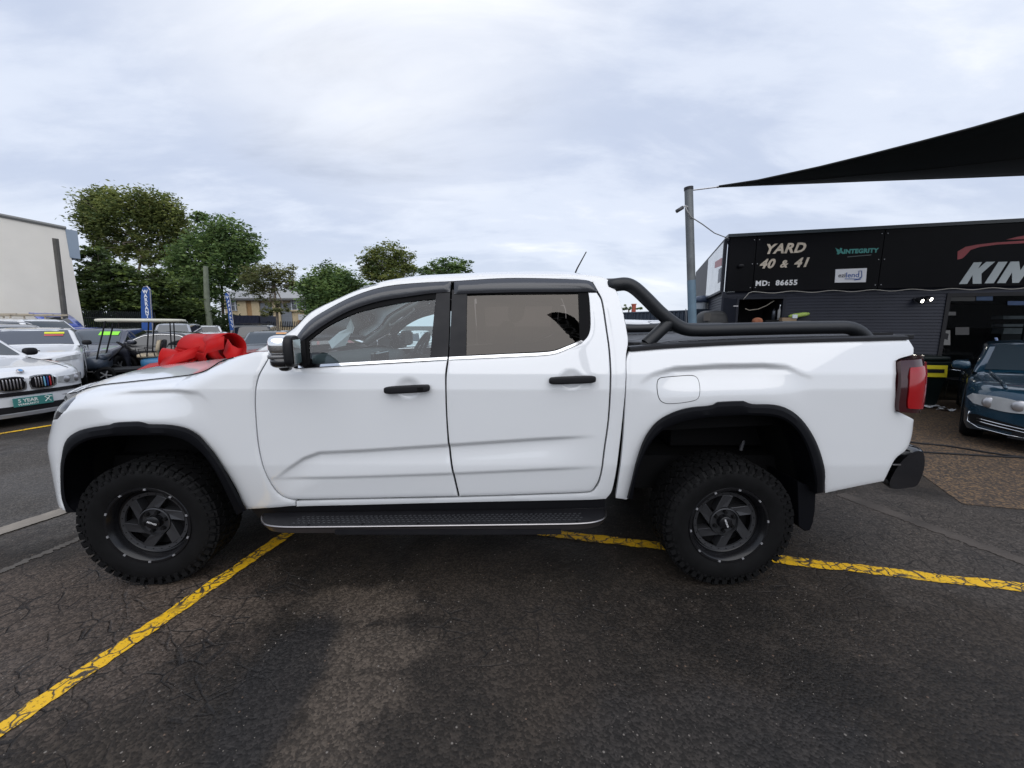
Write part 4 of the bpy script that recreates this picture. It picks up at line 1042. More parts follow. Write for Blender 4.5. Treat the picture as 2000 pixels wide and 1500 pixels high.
M_ylab = mat('label_yellow', (0.72, 0.72, 0.04), 0.6); M_glab = mat('label_green', (0.28, 0.80, 0.05), 0.6); M_rlab = mat('label_red', (0.55, 0.10, 0.10), 0.6)
WHEELS = {}
def car_wheel_meshes(r):
    if r in WHEELS: return WHEELS[r]
    k = r / 0.34; w = 0.105
    q = MB(); q.lathe([(0.205 * k, -w + .01), (0.215 * k, -w - .004), (0.30 * k, -w), (0.33 * k, -w + .03), (0.34 * k, -w + .06), (0.34 * k, w - .05), (0.30 * k, w), (0.2 * k, w)], (0, 0, 0), 'y', 36); ty = q.mesh('tyre', True)
    q = MB(); q.lathe([(0.21 * k, -w + .005), (0.195 * k, -w), (0.185 * k, -w + .04), (0.17 * k, 0.0), (0.0, 0.01)], (0, 0, 0), 'y', 36); rm = q.mesh('rim', True)
    q = MB()
    for i in range(5):
        a = 2 * math.pi * i / 5 + .3; e = Vector((math.cos(a), 0, math.sin(a))); t = Vector((-math.sin(a), 0, math.cos(a)))
        q.box(e * 0.105 * k + Vector((0, -w + .018, 0)), (0.020 * k, 0.010, 0.092 * k), Matrix((t, Vector((0, 1, 0)), e)).transposed())
    q.lathe([(0.0, -w + .002), (0.045 * k, -w + .006), (0.05 * k, -w + .03)], (0, 0, 0), 'y', 16); sp = q.mesh('spokes')
    WHEELS[r] = (ty, rm, sp); ty.materials.append(M_rubber); rm.materials.append(M_dark); sp.materials.append(M_alloy)
    return WHEELS[r]
class Car:
    def __init__(s, label, x, y, yaw, pm, L=4.6, W=1.82, H=1.65, zn=0.82, zc=1.02, zb=1.02, cowl=0.27, wtop=0.43, rtop=0.86, rbot=0.985, tail=None, nose=0.55, wr=0.35, fa=0.185, ra=0.80, clear=0.22, glass=None, group=None, name='parked_car', cat='car', zoff=0.0, tum=0.30):
        s.__dict__.update(L=L, W=W, H=H, zn=zn, zc=zc, zb=zb, nose=nose, wr=wr, clear=clear, tum=tum)
        s.pm = pm; s.root = thing(name, label, cat, (x, y, GZ(x, y) + zoff), R(yaw), group)
        X = lambda f: L / 2 - f * L
        s.X = X; s.xc, s.xt, s.xr, s.xb = X(cowl), X(wtop), X(rtop), X(rbot); s.xf, s.xa = X(fa), X(ra)
        s.T_ = [(-L / 2, (tail or zb) - .12), (-L / 2 + .10, (tail or zb))] + ([(s.xb - .02, tail + .02)] if tail else []) + [(s.xb + (.1 if tail else 0.05), zb), (s.xt, zb), (s.xc, zc), (L / 2 - .55, zn + .07), (L / 2 - .14, zn), (L / 2, zn - .10)]
        s.T_.sort(); s.R_ = [(s.xb, zb), (s.xr - .12, H - .10), (s.xr, H - .045), ((s.xr + s.xt) / 2, H), (s.xt, H - .035), (s.xt + .12, H - .075), (s.xc, zc)]
        s.glass = glass or M_carglass
        s.body()
    def T(s, x): return interp(x, s.T_)
    def Rf(s, x): return interp(x, s.R_)
    def w(s, x):
        x1 = s.L / 2 - s.nose; a = max(0, abs(x) - x1) / s.nose
        return s.W / 2 * max(0.0, 1 - min(1, a) ** 2.6) ** (1 / 2.3)
    def fx(s, y):
        return s.L / 2 - s.nose + s.nose * max(0, 1 - (min(abs(y), s.W / 2) / (s.W / 2)) ** 2.3) ** (1 / 2.6)
    def zbot(s, x):
        z = s.clear + 0.06 * sstep(s.L / 2 - .5, s.L / 2, abs(x))
        for xa in (s.xf, s.xa):
            ar = s.wr + 0.055; d = abs(x - xa)
            if d < ar: z = max(z, s.wr + math.sqrt(ar * ar - d * d) - .01)
        return z
    def yside(s, z, x): return min(s.w(x), s.W / 2) * 0.93 - max(0, z - s.zb) * s.tum
    def body(s):
        L = s.L; xs = set(np.linspace(-L / 2 + s.nose, L / 2 - s.nose, 40).tolist())
        for k in range(13): 
            q = s.nose * math.sin(math.pi / 2 * k / 12); xs |= {L / 2 - s.nose + q, -L / 2 + s.nose - q}
        for xa in (s.xf, s.xa):
            ar = s.wr + .055
            for k in range(13): xs.add(xa + ar * 0.999 * math.cos(math.pi * k / 12))
        xs = sorted(xs); prof = [(0.80, 0.0), (0.95, 0.03), (0.99, .16), (1.0, .38), (1.0, .58), (.985, .76), (.96, .90), (.90, .985), (.82, 1.008), (.45, 1.025), (0, 1.03)]
        rows = []
        for x in xs:
            w = s.w(x); zb_ = s.zbot(x); t = s.T(x); h = t - zb_
            p = [Vector((x, w * a, zb_ + h * b)) for a, b in prof]; rows.append(p + [Vector((v.x, -v.y, v.z)) for v in p[-2::-1]])
        q = MB(); q.grid(rows); b = q.build('body', s.pm, s.root, smooth=True, auto=50); s.b = b
        # greenhouse
        rows = []
        for x in sorted(set(np.linspace(s.xb, s.xc, 30).tolist() + [s.xt, s.xr, s.xt + .12, s.xr - .12])):
            r = max(0.0, s.Rf(x) - s.T(x)); t = s.T(x)
            zt = t + r; f = lambda z: s.yside(z, x)
            e = min(.06, r * .3)
            p = [Vector((x, f(t), t - .05)), Vector((x, f(t + r * .35), t + r * .35)), Vector((x, f(t + r * .7), t + r * .7)), Vector((x, f(zt - e), zt - e)), Vector((x, f(zt) - .045, zt - .006)), Vector((x, (f(zt)) * .6, zt + .018)), Vector((x, 0, zt + .026))]
            rows.append(p + [Vector((v.x, -v.y, v.z)) for v in p[-2::-1]])
        q = MB(); q.grid(rows); q.build('cabin', s.pm, s.root, smooth=True, auto=45)
        # side glass
        mid = (s.xt * .45 + s.xr * .55) - .05
        for sg in (1, -1):
            for xa, xb_ in ((s.xc - .18, mid + .04), (mid - .04, s.xb + .16)):
                lo, hi = [], []
                for x in np.linspace(xa, xb_, 14):
                    z0 = s.T(x) + .035; z1 = s.Rf(x) - .085
                    if z1 - z0 < .04: continue
                    lo.append(Vector((x, sg * (s.yside(z0, x) + .005), z0))); hi.append(Vector((x, sg * (s.yside(z1, x) + .005), z1)))
                if len(lo) > 2:
                    q = MB(); q.grid([lo, hi]); q.build('side_window', M_carglass_d, s.root)
        def screen(name, xa, xb_, m):
            rr = []
            for x in np.linspace(xa, xb_, 7):
                zt = s.Rf(x); ye = s.yside(zt, x) - .10
                rr.append([Vector((x, ye * k, zt + .030 - .016 * k * k)) for k in (-1, -.8, -.5, 0, .5, .8, 1)])
            q = MB(); q.grid(rr); return q.build(name, m, s.root, smooth=True)
        sg_ = 1 if s.xc > s.xt else -1
        s.ws = screen('windscreen', s.xc - .05, s.xt + .07, s.glass); screen('rear_window', s.xb + .05, s.xr - .07, M_carglass_d)
        q = MB(); q.box((0, 0, .42), (L / 2 - .45, s.W / 2 - .22, .20)); q.box((0, 0, .60), (L / 2 - .7, s.W / 2 - .13, .18)); q.build('underbody', M_dark, s.root)
        ty, rm, sp = car_wheel_meshes(s.wr)
        for xa in (s.xf, s.xa):
            for sg in (-1, 1):
                W = part_empty('wheel', s.root, (xa, sg * (s.W / 2 - .115), s.wr)); W.rotation_euler = (0, random.random() * 6, 0 if sg < 0 else math.pi)
                for nm, me in (('tyre', ty), ('rim', rm), ('spokes', sp)):
                    o = bpy.data.objects.new(nm, me); COL.objects.link(o); o.parent = W
        for sg in (-1, 1):
            q = MB(); q.rbox((s.xc - .22, sg * (s.W / 2 + .06), s.zb + .07), (.055, .10, .07), 3, 8); q.build('mirror', s.pm if s.pm not in (P_white,) else M_black, s.root, smooth=True)
            for xh in (s.xt - .25, mid - .75):
                q = MB(); q.rbox((xh, sg * (s.W / 2 + .002), s.zb - .13), (.10, .018, .016), 3, 6); q.build('door_handle', s.pm, s.root, smooth=True)
            for xh in (s.xc - .12, mid, s.xa + .35):
                q = MB(); q.box((xh, sg * (s.W / 2 - .004), (s.clear + s.zb) / 2 + .04), (.004, .006, (s.zb - s.clear) / 2 - .10)); q.build('door_seam', M_dark, s.root)
    def patch(s, name, poly, m, off=0.008, mirror=True, front=True, res=0.05, parent=None):
        """flat trace in (y,z) laid on the nose (or tail) of the car"""
        out = None
        for sg in ((1, -1) if mirror else (1,)):
            P = [Vector((sg * y, z)) for y, z in poly]
            if area2(P) < 0: P = P[::-1]
            P = catmull(P, True, res, 35); pl = np.array([(p.x, p.y) for p in P]); lo, hi = pl.min(0), pl.max(0)
            G = [(a, b) for a in np.arange(lo[0], hi[0], res) for b in np.arange(lo[1], hi[1], res)]
            G = np.array(G) if G else np.zeros((0, 2))
            if len(G): d, ins = seg_dist(G, pl); G = G[ins & (d > res * .4)]
            n0 = len(P); vo, eo, fo, *_ = delaunay_2d_cdt(P + [Vector(g) for g in G], [(i, (i + 1) % n0) for i in range(n0)], [], 1, 1e-6)
            def pos(y, z, o):
                x = s.fx(y); h = .01; dx = (s.fx(y + h) - s.fx(y - h)) / (2 * h); nrm = Vector((1, -dx, 0)).normalized()
                lean = 0.10 * max(0, z - s.zn + .12) ** 1.0
                return Vector(((x + nrm.x * o - lean) * (1 if front else -1), y + nrm.y * o, z))
            V = [pos(p.x, p.y, off) for p in vo]; k = len(V); V += [pos(p.x, p.y, off) for p in P] + [pos(p.x, p.y, -.03) for p in P]
            F = [tuple(f) for f in fo] + [(k + i, k + (i + 1) % n0, k + n0 + (i + 1) % n0, k + n0 + i) for i in range(n0)]
            q = MB(); q.add(V, F); o = q.build(name, m, parent or s.root, smooth=True, auto=40); out = out or o
        return out
    def std_face(s, grille=True, lamp=None):
        w = s.W / 2; z = s.zn
        s.patch('headlight', lamp or [(.52 * w, z - .17), (.92 * w, z - .12), (.965 * w, z - .01), (.80 * w, z - .03), (.55 * w, z - .09)], M_headl, 0.012)
        if grille: s.patch('grille', [(-.44 * w, z - .22), (.44 * w, z - .22), (.48 * w, z - .09), (-.48 * w, z - .09)], M_gloss, 0.010, False)
        s.patch('lower_intake', [(-.62 * w, .30), (.62 * w, .30), (.56 * w, .44), (-.56 * w, .44)], M_black, 0.010, False)
        s.patch('tail_light', [(.60 * w, z - .05), (.96 * w, z - .05), (.96 * w, z + .06), (.66 * w, z + .05)], M_red, 0.010, True, front=False)
        q = MB(); q.box((s.fx(0) + .02, 0, .48), (.006, .19, .055)); q.build('number_plate', P_white, s.root)
    def label(s, y0, y1, f, m, h=.12):
        """price card behind the windscreen"""
        x0 = s.xc + (s.xt - s.xc) * f; x1 = s.xc + (s.xt - s.xc) * (f + h)
        q = MB(); q.grid([[Vector((x0, y0, s.Rf(x0) + .036)), Vector((x0, y1, s.Rf(x0) + .036))], [Vector((x1, y0, s.Rf(x1) + .036)), Vector((x1, y1, s.Rf(x1) + .036))]]); return q.build('price_card', m, s.root)

# --- white SUV at the left edge, nose towards the lane
def bmw():
    fx, fy, yaw = -7.58, 6.02, -10
    L = 4.66; d = Vector((math.cos(R(yaw)), math.sin(R(yaw))))
    c = Car('white SUV with black twin grille and teal number plate at left edge', fx - d.x * L / 2, fy - d.y * L / 2, yaw, P_white, L=L, W=1.86, H=1.60, zn=0.90, zc=1.06, zb=1.08, cowl=0.30, wtop=0.46, rtop=.78, nose=.62, wr=.36, name='parked_car', zoff=-0.08)
    w = .93
    for sg in (1, -1):
        y = lambda v: sg * v
        P = [(y(.045), .66), (y(.03), .74), (y(.05), .815), (y(.14), .835), (y(.30), .825), (y(.345), .78), (y(.33), .69), (y(.25), .645), (y(.11), .64)]
        rim_ = [(y(abs(a) + (.02 if abs(a) > .2 else -.018)), b + (.018 if b > .74 else -.018)) for a, b in P]
        s_ = c.patch('grille_surround', rim_, M_chrome, 0.012, False)
        g = c.patch('grille', P, M_dark, 0.016, False)
        for k in range(7):
            yy = .085 + k * .036; mm = M_steel
            if sg > 0 and k in (3, 4, 5): mm = (mat('stripe_light_blue', (0.18, 0.45, 0.62), 0.4), mat('stripe_navy', (0.02, 0.05, 0.22), 0.4), mat('stripe_red', (0.45, 0.02, 0.03), 0.4))[k - 3]
            q = MB(); x = c.fx(yy); q.rbox((x + .022, y(yy), .738), (.012, .0085, .083), 3, 6); q.build('grille_slat', mm, g, smooth=True)
    c.patch('headlight', [(.38, .70), (.60, .665), (.80, .69), (.885, .80), (.80, .815), (.60, .795), (.40, .79)], M_headl, 0.012)
    for yy in (.50, .66):
        for sg in (1, -1):
            q = MB(); q.lathe([(0.0, .01), (0.045, .01), (0.055, 0.0), (0.06, -.02)], (c.fx(yy) + .012, sg * yy, .735), 'x', 20); q.build('lamp_ring', M_alloy, c.root, smooth=True)
    c.patch('bumper_slot', [(-.74, .555), (.74, .555), (.80, .615), (-.80, .615)], M_gloss, 0.012, False)
    c.patch('lower_intake', [(-.70, .30), (.70, .30), (.66, .40), (-.66, .40)], M_black, 0.012, False)
    c.patch('skid_lip', [(-.72, .235), (.72, .235), (.70, .285), (-.70, .285)], M_alloy, 0.012, False)
    c.patch('tail_light', [(.6, .85), (.9, .85), (.9, .97), (.62, .95)], M_red, 0.01, True, front=False)
    q = MB(); q.lathe([(0, .012), (.034, .012), (.04, .006), (.042, -.005)], (0, 0, 0), 'z', 24); e = q.mesh('badge', True); o = mobj('badge', e, M_steel, c.root); o.location = (L / 2 - .10, 0, .925); o.rotation_euler = (0, R(38), 0)
    q = MB(); q.lathe([(0, .0145), (.024, .0145), (.024, .010)], (0, 0, 0), 'z', 20); e2 = mobj('badge_disc', q.mesh('badge_disc'), mat('badge_blue', (0.12, 0.30, 0.55), 0.3), o)
    pl = MB(); x = c.fx(0) + .030; pl.box((x, 0.02, .455), (.006, .23, .068)); p = pl.build('number_plate', mat('plate_teal', (0.05, 0.22, 0.20), 0.45), c.root, bevel=.003)
    lt = mat('plate_lettering', (0.75, 0.78, 0.74), 0.5)
    put_text('5 YEAR', .072, lt, p, frame_m((x + .0075, -.045, .475), (0, 1, 0), (0, 0, 1)), world=False, bold=.0015)
    put_text('WARRANTY', .042, lt, p, frame_m((x + .0075, -.045, .418), (0, 1, 0), (0, 0, 1)), world=False, bold=.0008)
    q = MB()
    for a, b in (((.13, .50), (.20, .42)), ((.20, .50), (.13, .42)), ((.14, .515), (.22, .49))): q.tube([(x + .007, a[0] + .02, a[1]), (x + .007, b[0] + .02, b[1])], .006, 6)
    q.build('plate_emblem', lt, p)
    c.label(-.75, -.25, .30, M_ylab, .10)
    # bonnet shut line
    for sg in (1, -1):
        pts = [Vector((c.xc + (L / 2 - .16 - c.xc) * t, sg * (.80 - .18 * t), 0)) for t in np.linspace(0, 1, 14)]
        for p_ in pts: p_.z = c.T(p_.x) * 1.008 + .004 if abs(p_.y) > .6 else c.T(p_.x) * 1.012 + .003
        q = MB(); q.tube(pts, .004, 5); q.build('bonnet_seam', M_dark, c.root)
bmw()
c = Car('white SUV with large dark windscreen and a green and red price card', -13.5, 11.05, -45, P_white, L=4.8, W=1.95, H=1.55, zn=.90, zc=1.08, zb=1.08, wr=.37, cowl=.30, wtop=.46, glass=mat('screen_blue_grey', (0.035, 0.043, 0.06), 0.06, coat=1.0))
c.std_face(); c.label(.25, .62, .62, M_ylab, .10); c.label(.25, .60, .50, M_rlab, .08)
c.patch('bonnet_vent', [(-.3, 1.0), (-.1, 1.0), (-.1, 1.03), (-.3, 1.03)], M_gloss, .01)
c = Car('graphite SUV with bright green price card behind the golf cart', -14.15, 13.7, -70, P_grey, L=4.55, W=1.88, H=1.58, zn=.88, zc=1.06, zb=1.06, wr=.36)
c.std_face(lamp=[(.50, .66), (.80, .64), (.90, .78), (.89, .90), (.78, .90), (.60, .80)]); c.label(.10, .62, .50, M_glab, .22)
c.patch('chrome_lip', [(-.8, .27), (.8, .27), (.8, .29), (-.8, .29)], M_chrome, .012, False)
c = Car('silver station wagon with roof rails beside the white wall', -18.0, 13.95, -6, P_silver, L=4.8, W=1.85, H=1.74, rtop=.90, zc=1.0, zb=1.0); c.std_face()
for sg in (1, -1):
    q = MB(); q.tube([(c.xt - .1, sg * .60, 1.72), (c.xt - .35, sg * .60, 1.80), (c.xr + .3, sg * .60, 1.80), (c.xr, sg * .60, 1.70)], .016, 8); q.build('roof_rail', M_alloy, c.root, smooth=True)
c = Car('white van with a beige ladder rack on its roof', -19.6, 15.65, -6, P_white, L=5.3, W=1.95, H=1.98, zn=1.0, zc=1.2, zb=1.2, cowl=.16, wtop=.30, rtop=.96, rbot=.99, name='parked_van', cat='van'); c.std_face()
q = MB()
for x in (-1.9, -.9, .1, .9): q.box((x, 0, 2.10), (.02, .80, .02)); q.box((x, .78, 2.04), (.02, .02, .06)); q.box((x, -.78, 2.04), (.02, .02, .06))
for y in (-.78, -.3, .3, .78): q.box((-.5, y, 2.14), (1.7, .025, .025))
q.build('roof_rack', mat('rack_beige', (0.42, 0.36, 0.27), 0.6), c.root)
c = Car('bright blue hatchback with its tailgate raised in front of the dark trees', -18.7, 17.65, -5, P_blue, L=4.1, W=1.75, H=1.66, zb=.98, zc=.98); c.std_face()
q = MB(); hx = c.xr; rowsT = []
for t in np.linspace(0, 1, 6): rowsT.append([Vector((hx + .05 - .80 * t, y, 1.66 + .95 * t - .30 * t * t)) for y in (-.68, -.4, 0, .4, .68)])
q.grid(rowsT); tg_ = q.build('tailgate', P_blue, c.root, smooth=True); so = tg_.modifiers.new('thickness', 'SOLIDIFY'); so.thickness = .05
q = MB(); q.grid([[v + Vector((0, 0, .012)) for v in r[1:4]] for r in rowsT[1:4]]); q.build('tailgate_window', M_carglass_d, tg_)
c = Car('pale silver van behind the golf cart roof', -18.3, 21.6, -60, P_silver, L=4.9, W=1.85, H=1.95, zn=1.0, zc=1.15, zb=1.15, cowl=.14, wtop=.28, rtop=.96, rbot=.99, name='parked_van', cat='van'); c.std_face()
c = Car('black sedan with chrome window line behind the golf cart seat', -12.0, 14.4, 14, P_black, L=4.7, W=1.84, H=1.46, tail=1.0, rbot=.86, rtop=.68, zb=.99, zc=.98, cowl=.32, wtop=.47); c.std_face()
for sg in (1, -1):
    q = MB(); q.tube([Vector((x, sg * (c.yside(c.Rf(x) - .07, x) + .012), c.Rf(x) - .07)) for x in np.linspace(c.xc - .25, c.xb + .25, 24)], .011, 6); q.build('chrome_moulding', M_chrome, c.root)
c = Car('white ute with black roof bars in the far row', -19.4, 25.0, -56, P_white, L=5.2, W=1.9, H=1.88, zn=1.05, zc=1.2, zb=1.2, tail=1.15, rbot=.62, rtop=.58, cowl=.28, wtop=.38, wr=.39, glass=M_carglass_d, name='parked_ute', cat='ute'); c.std_face()
c.label(.2, .65, .15, M_rlab, .14)
c = Car('white hatchback in front of the far white ute', -15.6, 20.3, -60, P_white, L=4.0, W=1.72, H=1.46, zb=.96, zc=.96); c.std_face()
c = Car('black four-wheel drive with roof rack rails and pale number plate', -13.0, 19.8, -66, P_black, L=4.7, W=1.9, H=1.82, zn=1.08, zc=1.2, zb=1.2, wr=.39, cowl=.27, wtop=.36, glass=M_carglass_d, rtop=.93, tum=.18); c.std_face()
q = MB(); q.tube([(c.xt - .1, -.62, 1.80), (c.xt - .1, -.62, 1.88), (c.xt - .1, .62, 1.88), (c.xt - .1, .62, 1.80)], .02, 8); q.tube([(-1.2, -.62, 1.80), (-1.2, -.62, 1.88), (-1.2, .62, 1.88), (-1.2, .62, 1.80)], .02, 8); q.build('roof_rail', M_black, c.root)
c = Car('mid grey hatchback with orange card, between the black four-wheel drive and the maroon car', -9.6, 15.6, -72, P_mid, L=4.2, W=1.76, H=1.50, zb=.98, zc=.98); c.std_face(); c.label(.3, .7, .70, mat('label_orange', (0.75, 0.38, 0.16), 0.6), .09)
c = Car('dark maroon sedan behind the pickup mirror', -6.7, 13.0, 194, P_red, L=4.6, W=1.82, H=1.46, tail=1.02, rbot=.87, rtop=.70, zb=1.0, zc=1.0, zn=.84); c.std_face()
c = Car('white hatchback with black grille seen through the pickup front window', -5.2, 19.5, -84, P_white, L=4.1, W=1.78, H=1.46, zb=.96, zc=.98, zn=.84); c.std_face()
c = Car('white wagon in the far row seen through the pickup windows', -6.8, 29, -75, P_white, L=4.6, W=1.8, H=1.56, zb=.98, zc=.98, zn=.86); c.std_face()
c = Car('white SUV with dark roof parked behind the sports bar', 3.55, 10.3, -52, P_white, L=4.3, W=1.78, H=1.76, zn=.95, zc=1.12, zb=1.12, glass=M_carglass_d, rtop=.90, tum=.24); c.std_face()

# --- blue-green sedan at the right edge
def sedan():
    yaw = -138; d = Vector((math.cos(R(yaw)), math.sin(R(yaw)))); L = 4.9; fx, fy = 6.30, 4.10
    c = Car('dark teal sedan facing the camera with chrome-lined bumper slots at right edge', fx - d.x * L / 2, fy - d.y * L / 2, yaw, P_teal, L=L, W=1.84, H=1.29, zn=.74, zc=.86, zb=.87, tail=.90, rbot=.86, rtop=.70, cowl=.30, wtop=.46, nose=.62, wr=.34, clear=.17)
    c.patch('headlight', [(.34, .515), (.60, .50), (.84, .545), (.90, .61), (.86, .668), (.62, .665), (.36, .60)], M_headl, .012)
    for yy in (.50, .72):
        for sg in (1, -1):
            q = MB(); q.lathe([(0, .012), (.055, .012), (.065, .004), (.07, -.02)], (c.fx(yy) + .008, sg * yy, .585), 'x', 20); q.build('reflector_bowl', M_alloy, c.root, smooth=True)
    c.patch('grille', [(-.30, .50), (.30, .50), (.27, .62), (-.27, .62)], M_gloss, .012, False)
    c.patch('bumper_slot', [(.34, .26), (.84, .29), (.86, .40), (.80, .41), (.36, .33)], M_dark, .009)
    for sg in (1, -1):
        for dz in (0.0, .035):
            q = MB(); q.tube([Vector((c.fx(y) + .016, sg * y, .275 + dz + (y - .36) * .13)) for y in np.linspace(.38, .80, 9)], .0065, 6); q.build('chrome_strip', M_chrome, c.root, smooth=True)
        q = MB(); q.tube([Vector((c.fx(y) + .012, sg * y, z)) for y, z in ((.30, .215), (.55, .225), (.78, .25), (.87, .30), (.875, .38), (.868, .43))], .006, 6); q.build('chrome_edge', M_chrome, c.root, smooth=True)
        # raised bonnet crease
        q = MB(); q.tube([Vector((x, sg * (.60 + .10 * (c.L / 2 - x) / 1.4), c.T(x) * 1.016 + .008)) for x in np.linspace(c.L / 2 - .22, c.xc + .05, 10)], .016, 8); q.build('bonnet_crease', P_teal, c.root, smooth=True)
    c.patch('lower_intake', [(-.55, .19), (.55, .19), (.5, .29), (-.5, .29)], M_black, .01, False)
    c.patch('tail_light', [(.55, .70), (.88, .70), (.88, .84), (.6, .84)], M_red, .01, True, front=False)
    q = MB(); q.tube([(c.xc - .08, .70, c.Rf(c.xc - .08) + .045), (c.xc - .30, -.05, c.Rf(c.xc - .30) + .045)], .008, 6); q.build('wiper', M_black, c.root)
sedan()

# --- golf cart
def golf_cart():
    p = at(262, 700, 11.9); yaw = 216
    g = thing('golf_cart', 'golf cart with cream roof, beige seats and blue side panel', 'golf cart', (p.x + .1, 12.1, GZ(0, 12.1)), R(yaw))
    M_roof = mat('cart_roof', (0.62, 0.60, 0.50), 0.55, var=0.12, vscale=3); M_cart = mat('cart_navy', (0.045, 0.06, 0.085), 0.4, coat=.4); M_cblue = mat('cart_blue', (0.035, 0.15, 0.30), 0.45, var=.2); M_beige = mat('cart_vinyl', (0.48, 0.40, 0.28), 0.6)
    q = MB(); q.rbox((-.12, 0, 1.80), (1.02, .60, .055), 5, 10); q.build('roof', M_roof, g, smooth=True)
    for sg in (1, -1):
        q = MB(); q.tube([(.92, sg * .50, .70), (.84, sg * .52, 1.0), (.62, sg * .54, 1.78)], .020, 8); q.build('roof_post', M_black, g)
        q = MB(); q.tube([(-.72, sg * .52, .75), (-.78, sg * .54, 1.78)], .018, 8); q.build('roof_post', M_black, g)
        q = MB(); q.tube([(-.15, sg * .54, .72), (-.30, sg * .55, 1.78)], .018, 8); q.build('roof_post', M_black, g)
        q = MB(); q.tube([(-.02, sg * .58, .72), (.02, sg * .58, .95), (-.30, sg * .58, .97), (-.34, sg * .58, .72)], .014, 8); q.build('arm_rail', M_black, g)
    q = MB(); q.rbox((.98, 0, .56), (.26, .55, .22), 3, 10); q.rbox((.85, 0, .72), (.12, .50, .12), 3, 8); q.build('front_cowl', M_cart, g, smooth=True)
    q = MB(); q.box((.42, 0, .33), (.45, .55, .04)); q.build('floor', M_black, g)
    q = MB(); q.rbox((-.52, 0, .50), (.58, .58, .19), 4, 10); q.build('rear_body', M_cblue, g, smooth=True)
    q = MB(); q.rbox((-.15, 0, .73), (.27, .50, .065), 4, 10); q.build('seat', M_beige, g, smooth=True)
    for y in (-.26, .26):
        q = MB(); q.rbox((-.42, y, 1.02), (.06, .25, .19), 3.5, 10, Matrix.Rotation(R(-12), 3, 'Y')); q.build('backrest', M_beige, g, smooth=True)
    q = MB(); q.rbox((-.50, 0, 1.00), (.05, .48, .22), 4, 10, Matrix.Rotation(R(-12), 3, 'Y')); q.build('backrest_shell', M_black, g, smooth=True)
    q = MB(); q.rbox((-.95, 0, .72), (.20, .48, .06), 4, 10); q.build('rear_seat', M_beige, g, smooth=True)
    tl = Matrix.Rotation(R(-40), 3, 'Y'); cst = Vector((.36, .24, 1.05)); q = MB()
    q.tube([cst + tl @ Vector((.18 * math.cos(a), .18 * math.sin(a), 0)) for a in [2 * math.pi * i / 24 for i in range(25)]], .018, 8); q.tube([cst + tl @ Vector((-.17, 0, 0)), cst + tl @ Vector((.17, 0, 0))], .022, 6); q.tube([cst, Vector((.72, .24, .62))], .02, 8); q.rbox(cst, (.05, .05, .03), 3, 6); q.build('steering_wheel', M_black, g, smooth=True)
    ty, rm, sp = car_wheel_meshes(.23)
    for x in (.78, -.80):
        for sg in (1, -1):
            W = part_empty('wheel', g, (x, sg * .48, .23)); W.rotation_euler = (0, .4, 0 if sg < 0 else math.pi)
            for nm, me in (('tyre', ty), ('rim', rm), ('spokes', sp)):
                o = bpy.data.objects.new(nm, me); COL.objects.link(o); o.parent = W
golf_cart()
# ------------------------------------------------------------------ the dealer's black building on the right
A0 = Vector((4.97, 9.30, 0)); E = Vector((0.9666, -0.2563, 0)); NF = Vector((-0.2563, -0.9666, 0))   # along the front, out of the front
ZV = Vector((0, 0, 1))
def fp(u, v, off=0.0):
    """point of the front plane (moved out by off) under a photograph pixel"""
    d = ray(u, v); o = Vector((0, 0, CAM_H)); p0 = A0 + NF * off
    t = (p0 - o).dot(NF) / d.dot(NF); return o + d * t
def sz(p): return ((p - A0).dot(E), p.z)
def onf(s, z, off=0.0): return A0 + E * s + NF * off + ZV * z
B = thing('dealership_building', 'black dealership building with sign fascia and dark blue boards', 'building', (A0.x, A0.y, -0.1))
M_fascia = mat('fascia_black', (0.0032, 0.0032, 0.0045), 0.26, var=0.3, vscale=1.5, spec=0.07)
M_board = mat('board_navy', (0.018, 0.021, 0.034), 0.5, var=0.12, vscale=2.5, spec=0.25)
M_navytrim = mat('trim_navy', (0.015, 0.0175, 0.027), 0.5, spec=0.25)
M_cap = mat('parapet_cap', (0.012, 0.02, 0.026), 0.35)
def fbox(q, s0, s1, z0, z1, o0, o1):
    V = [onf(s, z, o) for s in (s0, s1) for z in (z0, z1) for o in (o0, o1)]
    return q.add(V, [(0, 1, 3, 2), (4, 6, 7, 5), (0, 4, 5, 1), (2, 3, 7, 6), (0, 2, 6, 4), (1, 5, 7, 3)])
Z1, Z2 = 2.275, 3.475; LEN = 14.0
j1 = sz(fp(1471, 520))[0]; j2 = sz(fp(1714, 520))[0]; jw = j2 - j1
bnds = [0.0, j1, j2, j2 + jw * 1.05, j2 + jw * 2.1, j2 + 3.2 * jw, LEN]
for a, b in zip(bnds, bnds[1:]):
    q = MB(); fbox(q, a + .006, b - .006, Z1, Z2, .02, .10); q.build('fascia_panel', M_fascia, B, world=True, bevel=.003)
q = MB(); fbox(q, 0.0, LEN, Z1 + .01, Z2 - .01, -.06, .018); q.build('fascia_backing', M_navytrim, B, world=True)
q = MB(); fbox(q, -.05, LEN, Z2 + .003, Z2 + .07, -.20, .135); q.build('parapet_cap', M_cap, B, world=True)
scr_ = MB()
for j in (bnds[1], bnds[2], bnds[3]):
    for z in (Z1 + .08, (Z1 + Z2) / 2, Z2 - .08):
        for d in (-.05, .05): c_ = onf(j + d, z, .102); scr_.box(c_, (.008, .004, .008))
tag(scr_.build('fixing_screw', mat('screw_zinc', (0.35, 0.35, 0.36), 0.4, metal=.6), B, world=True))
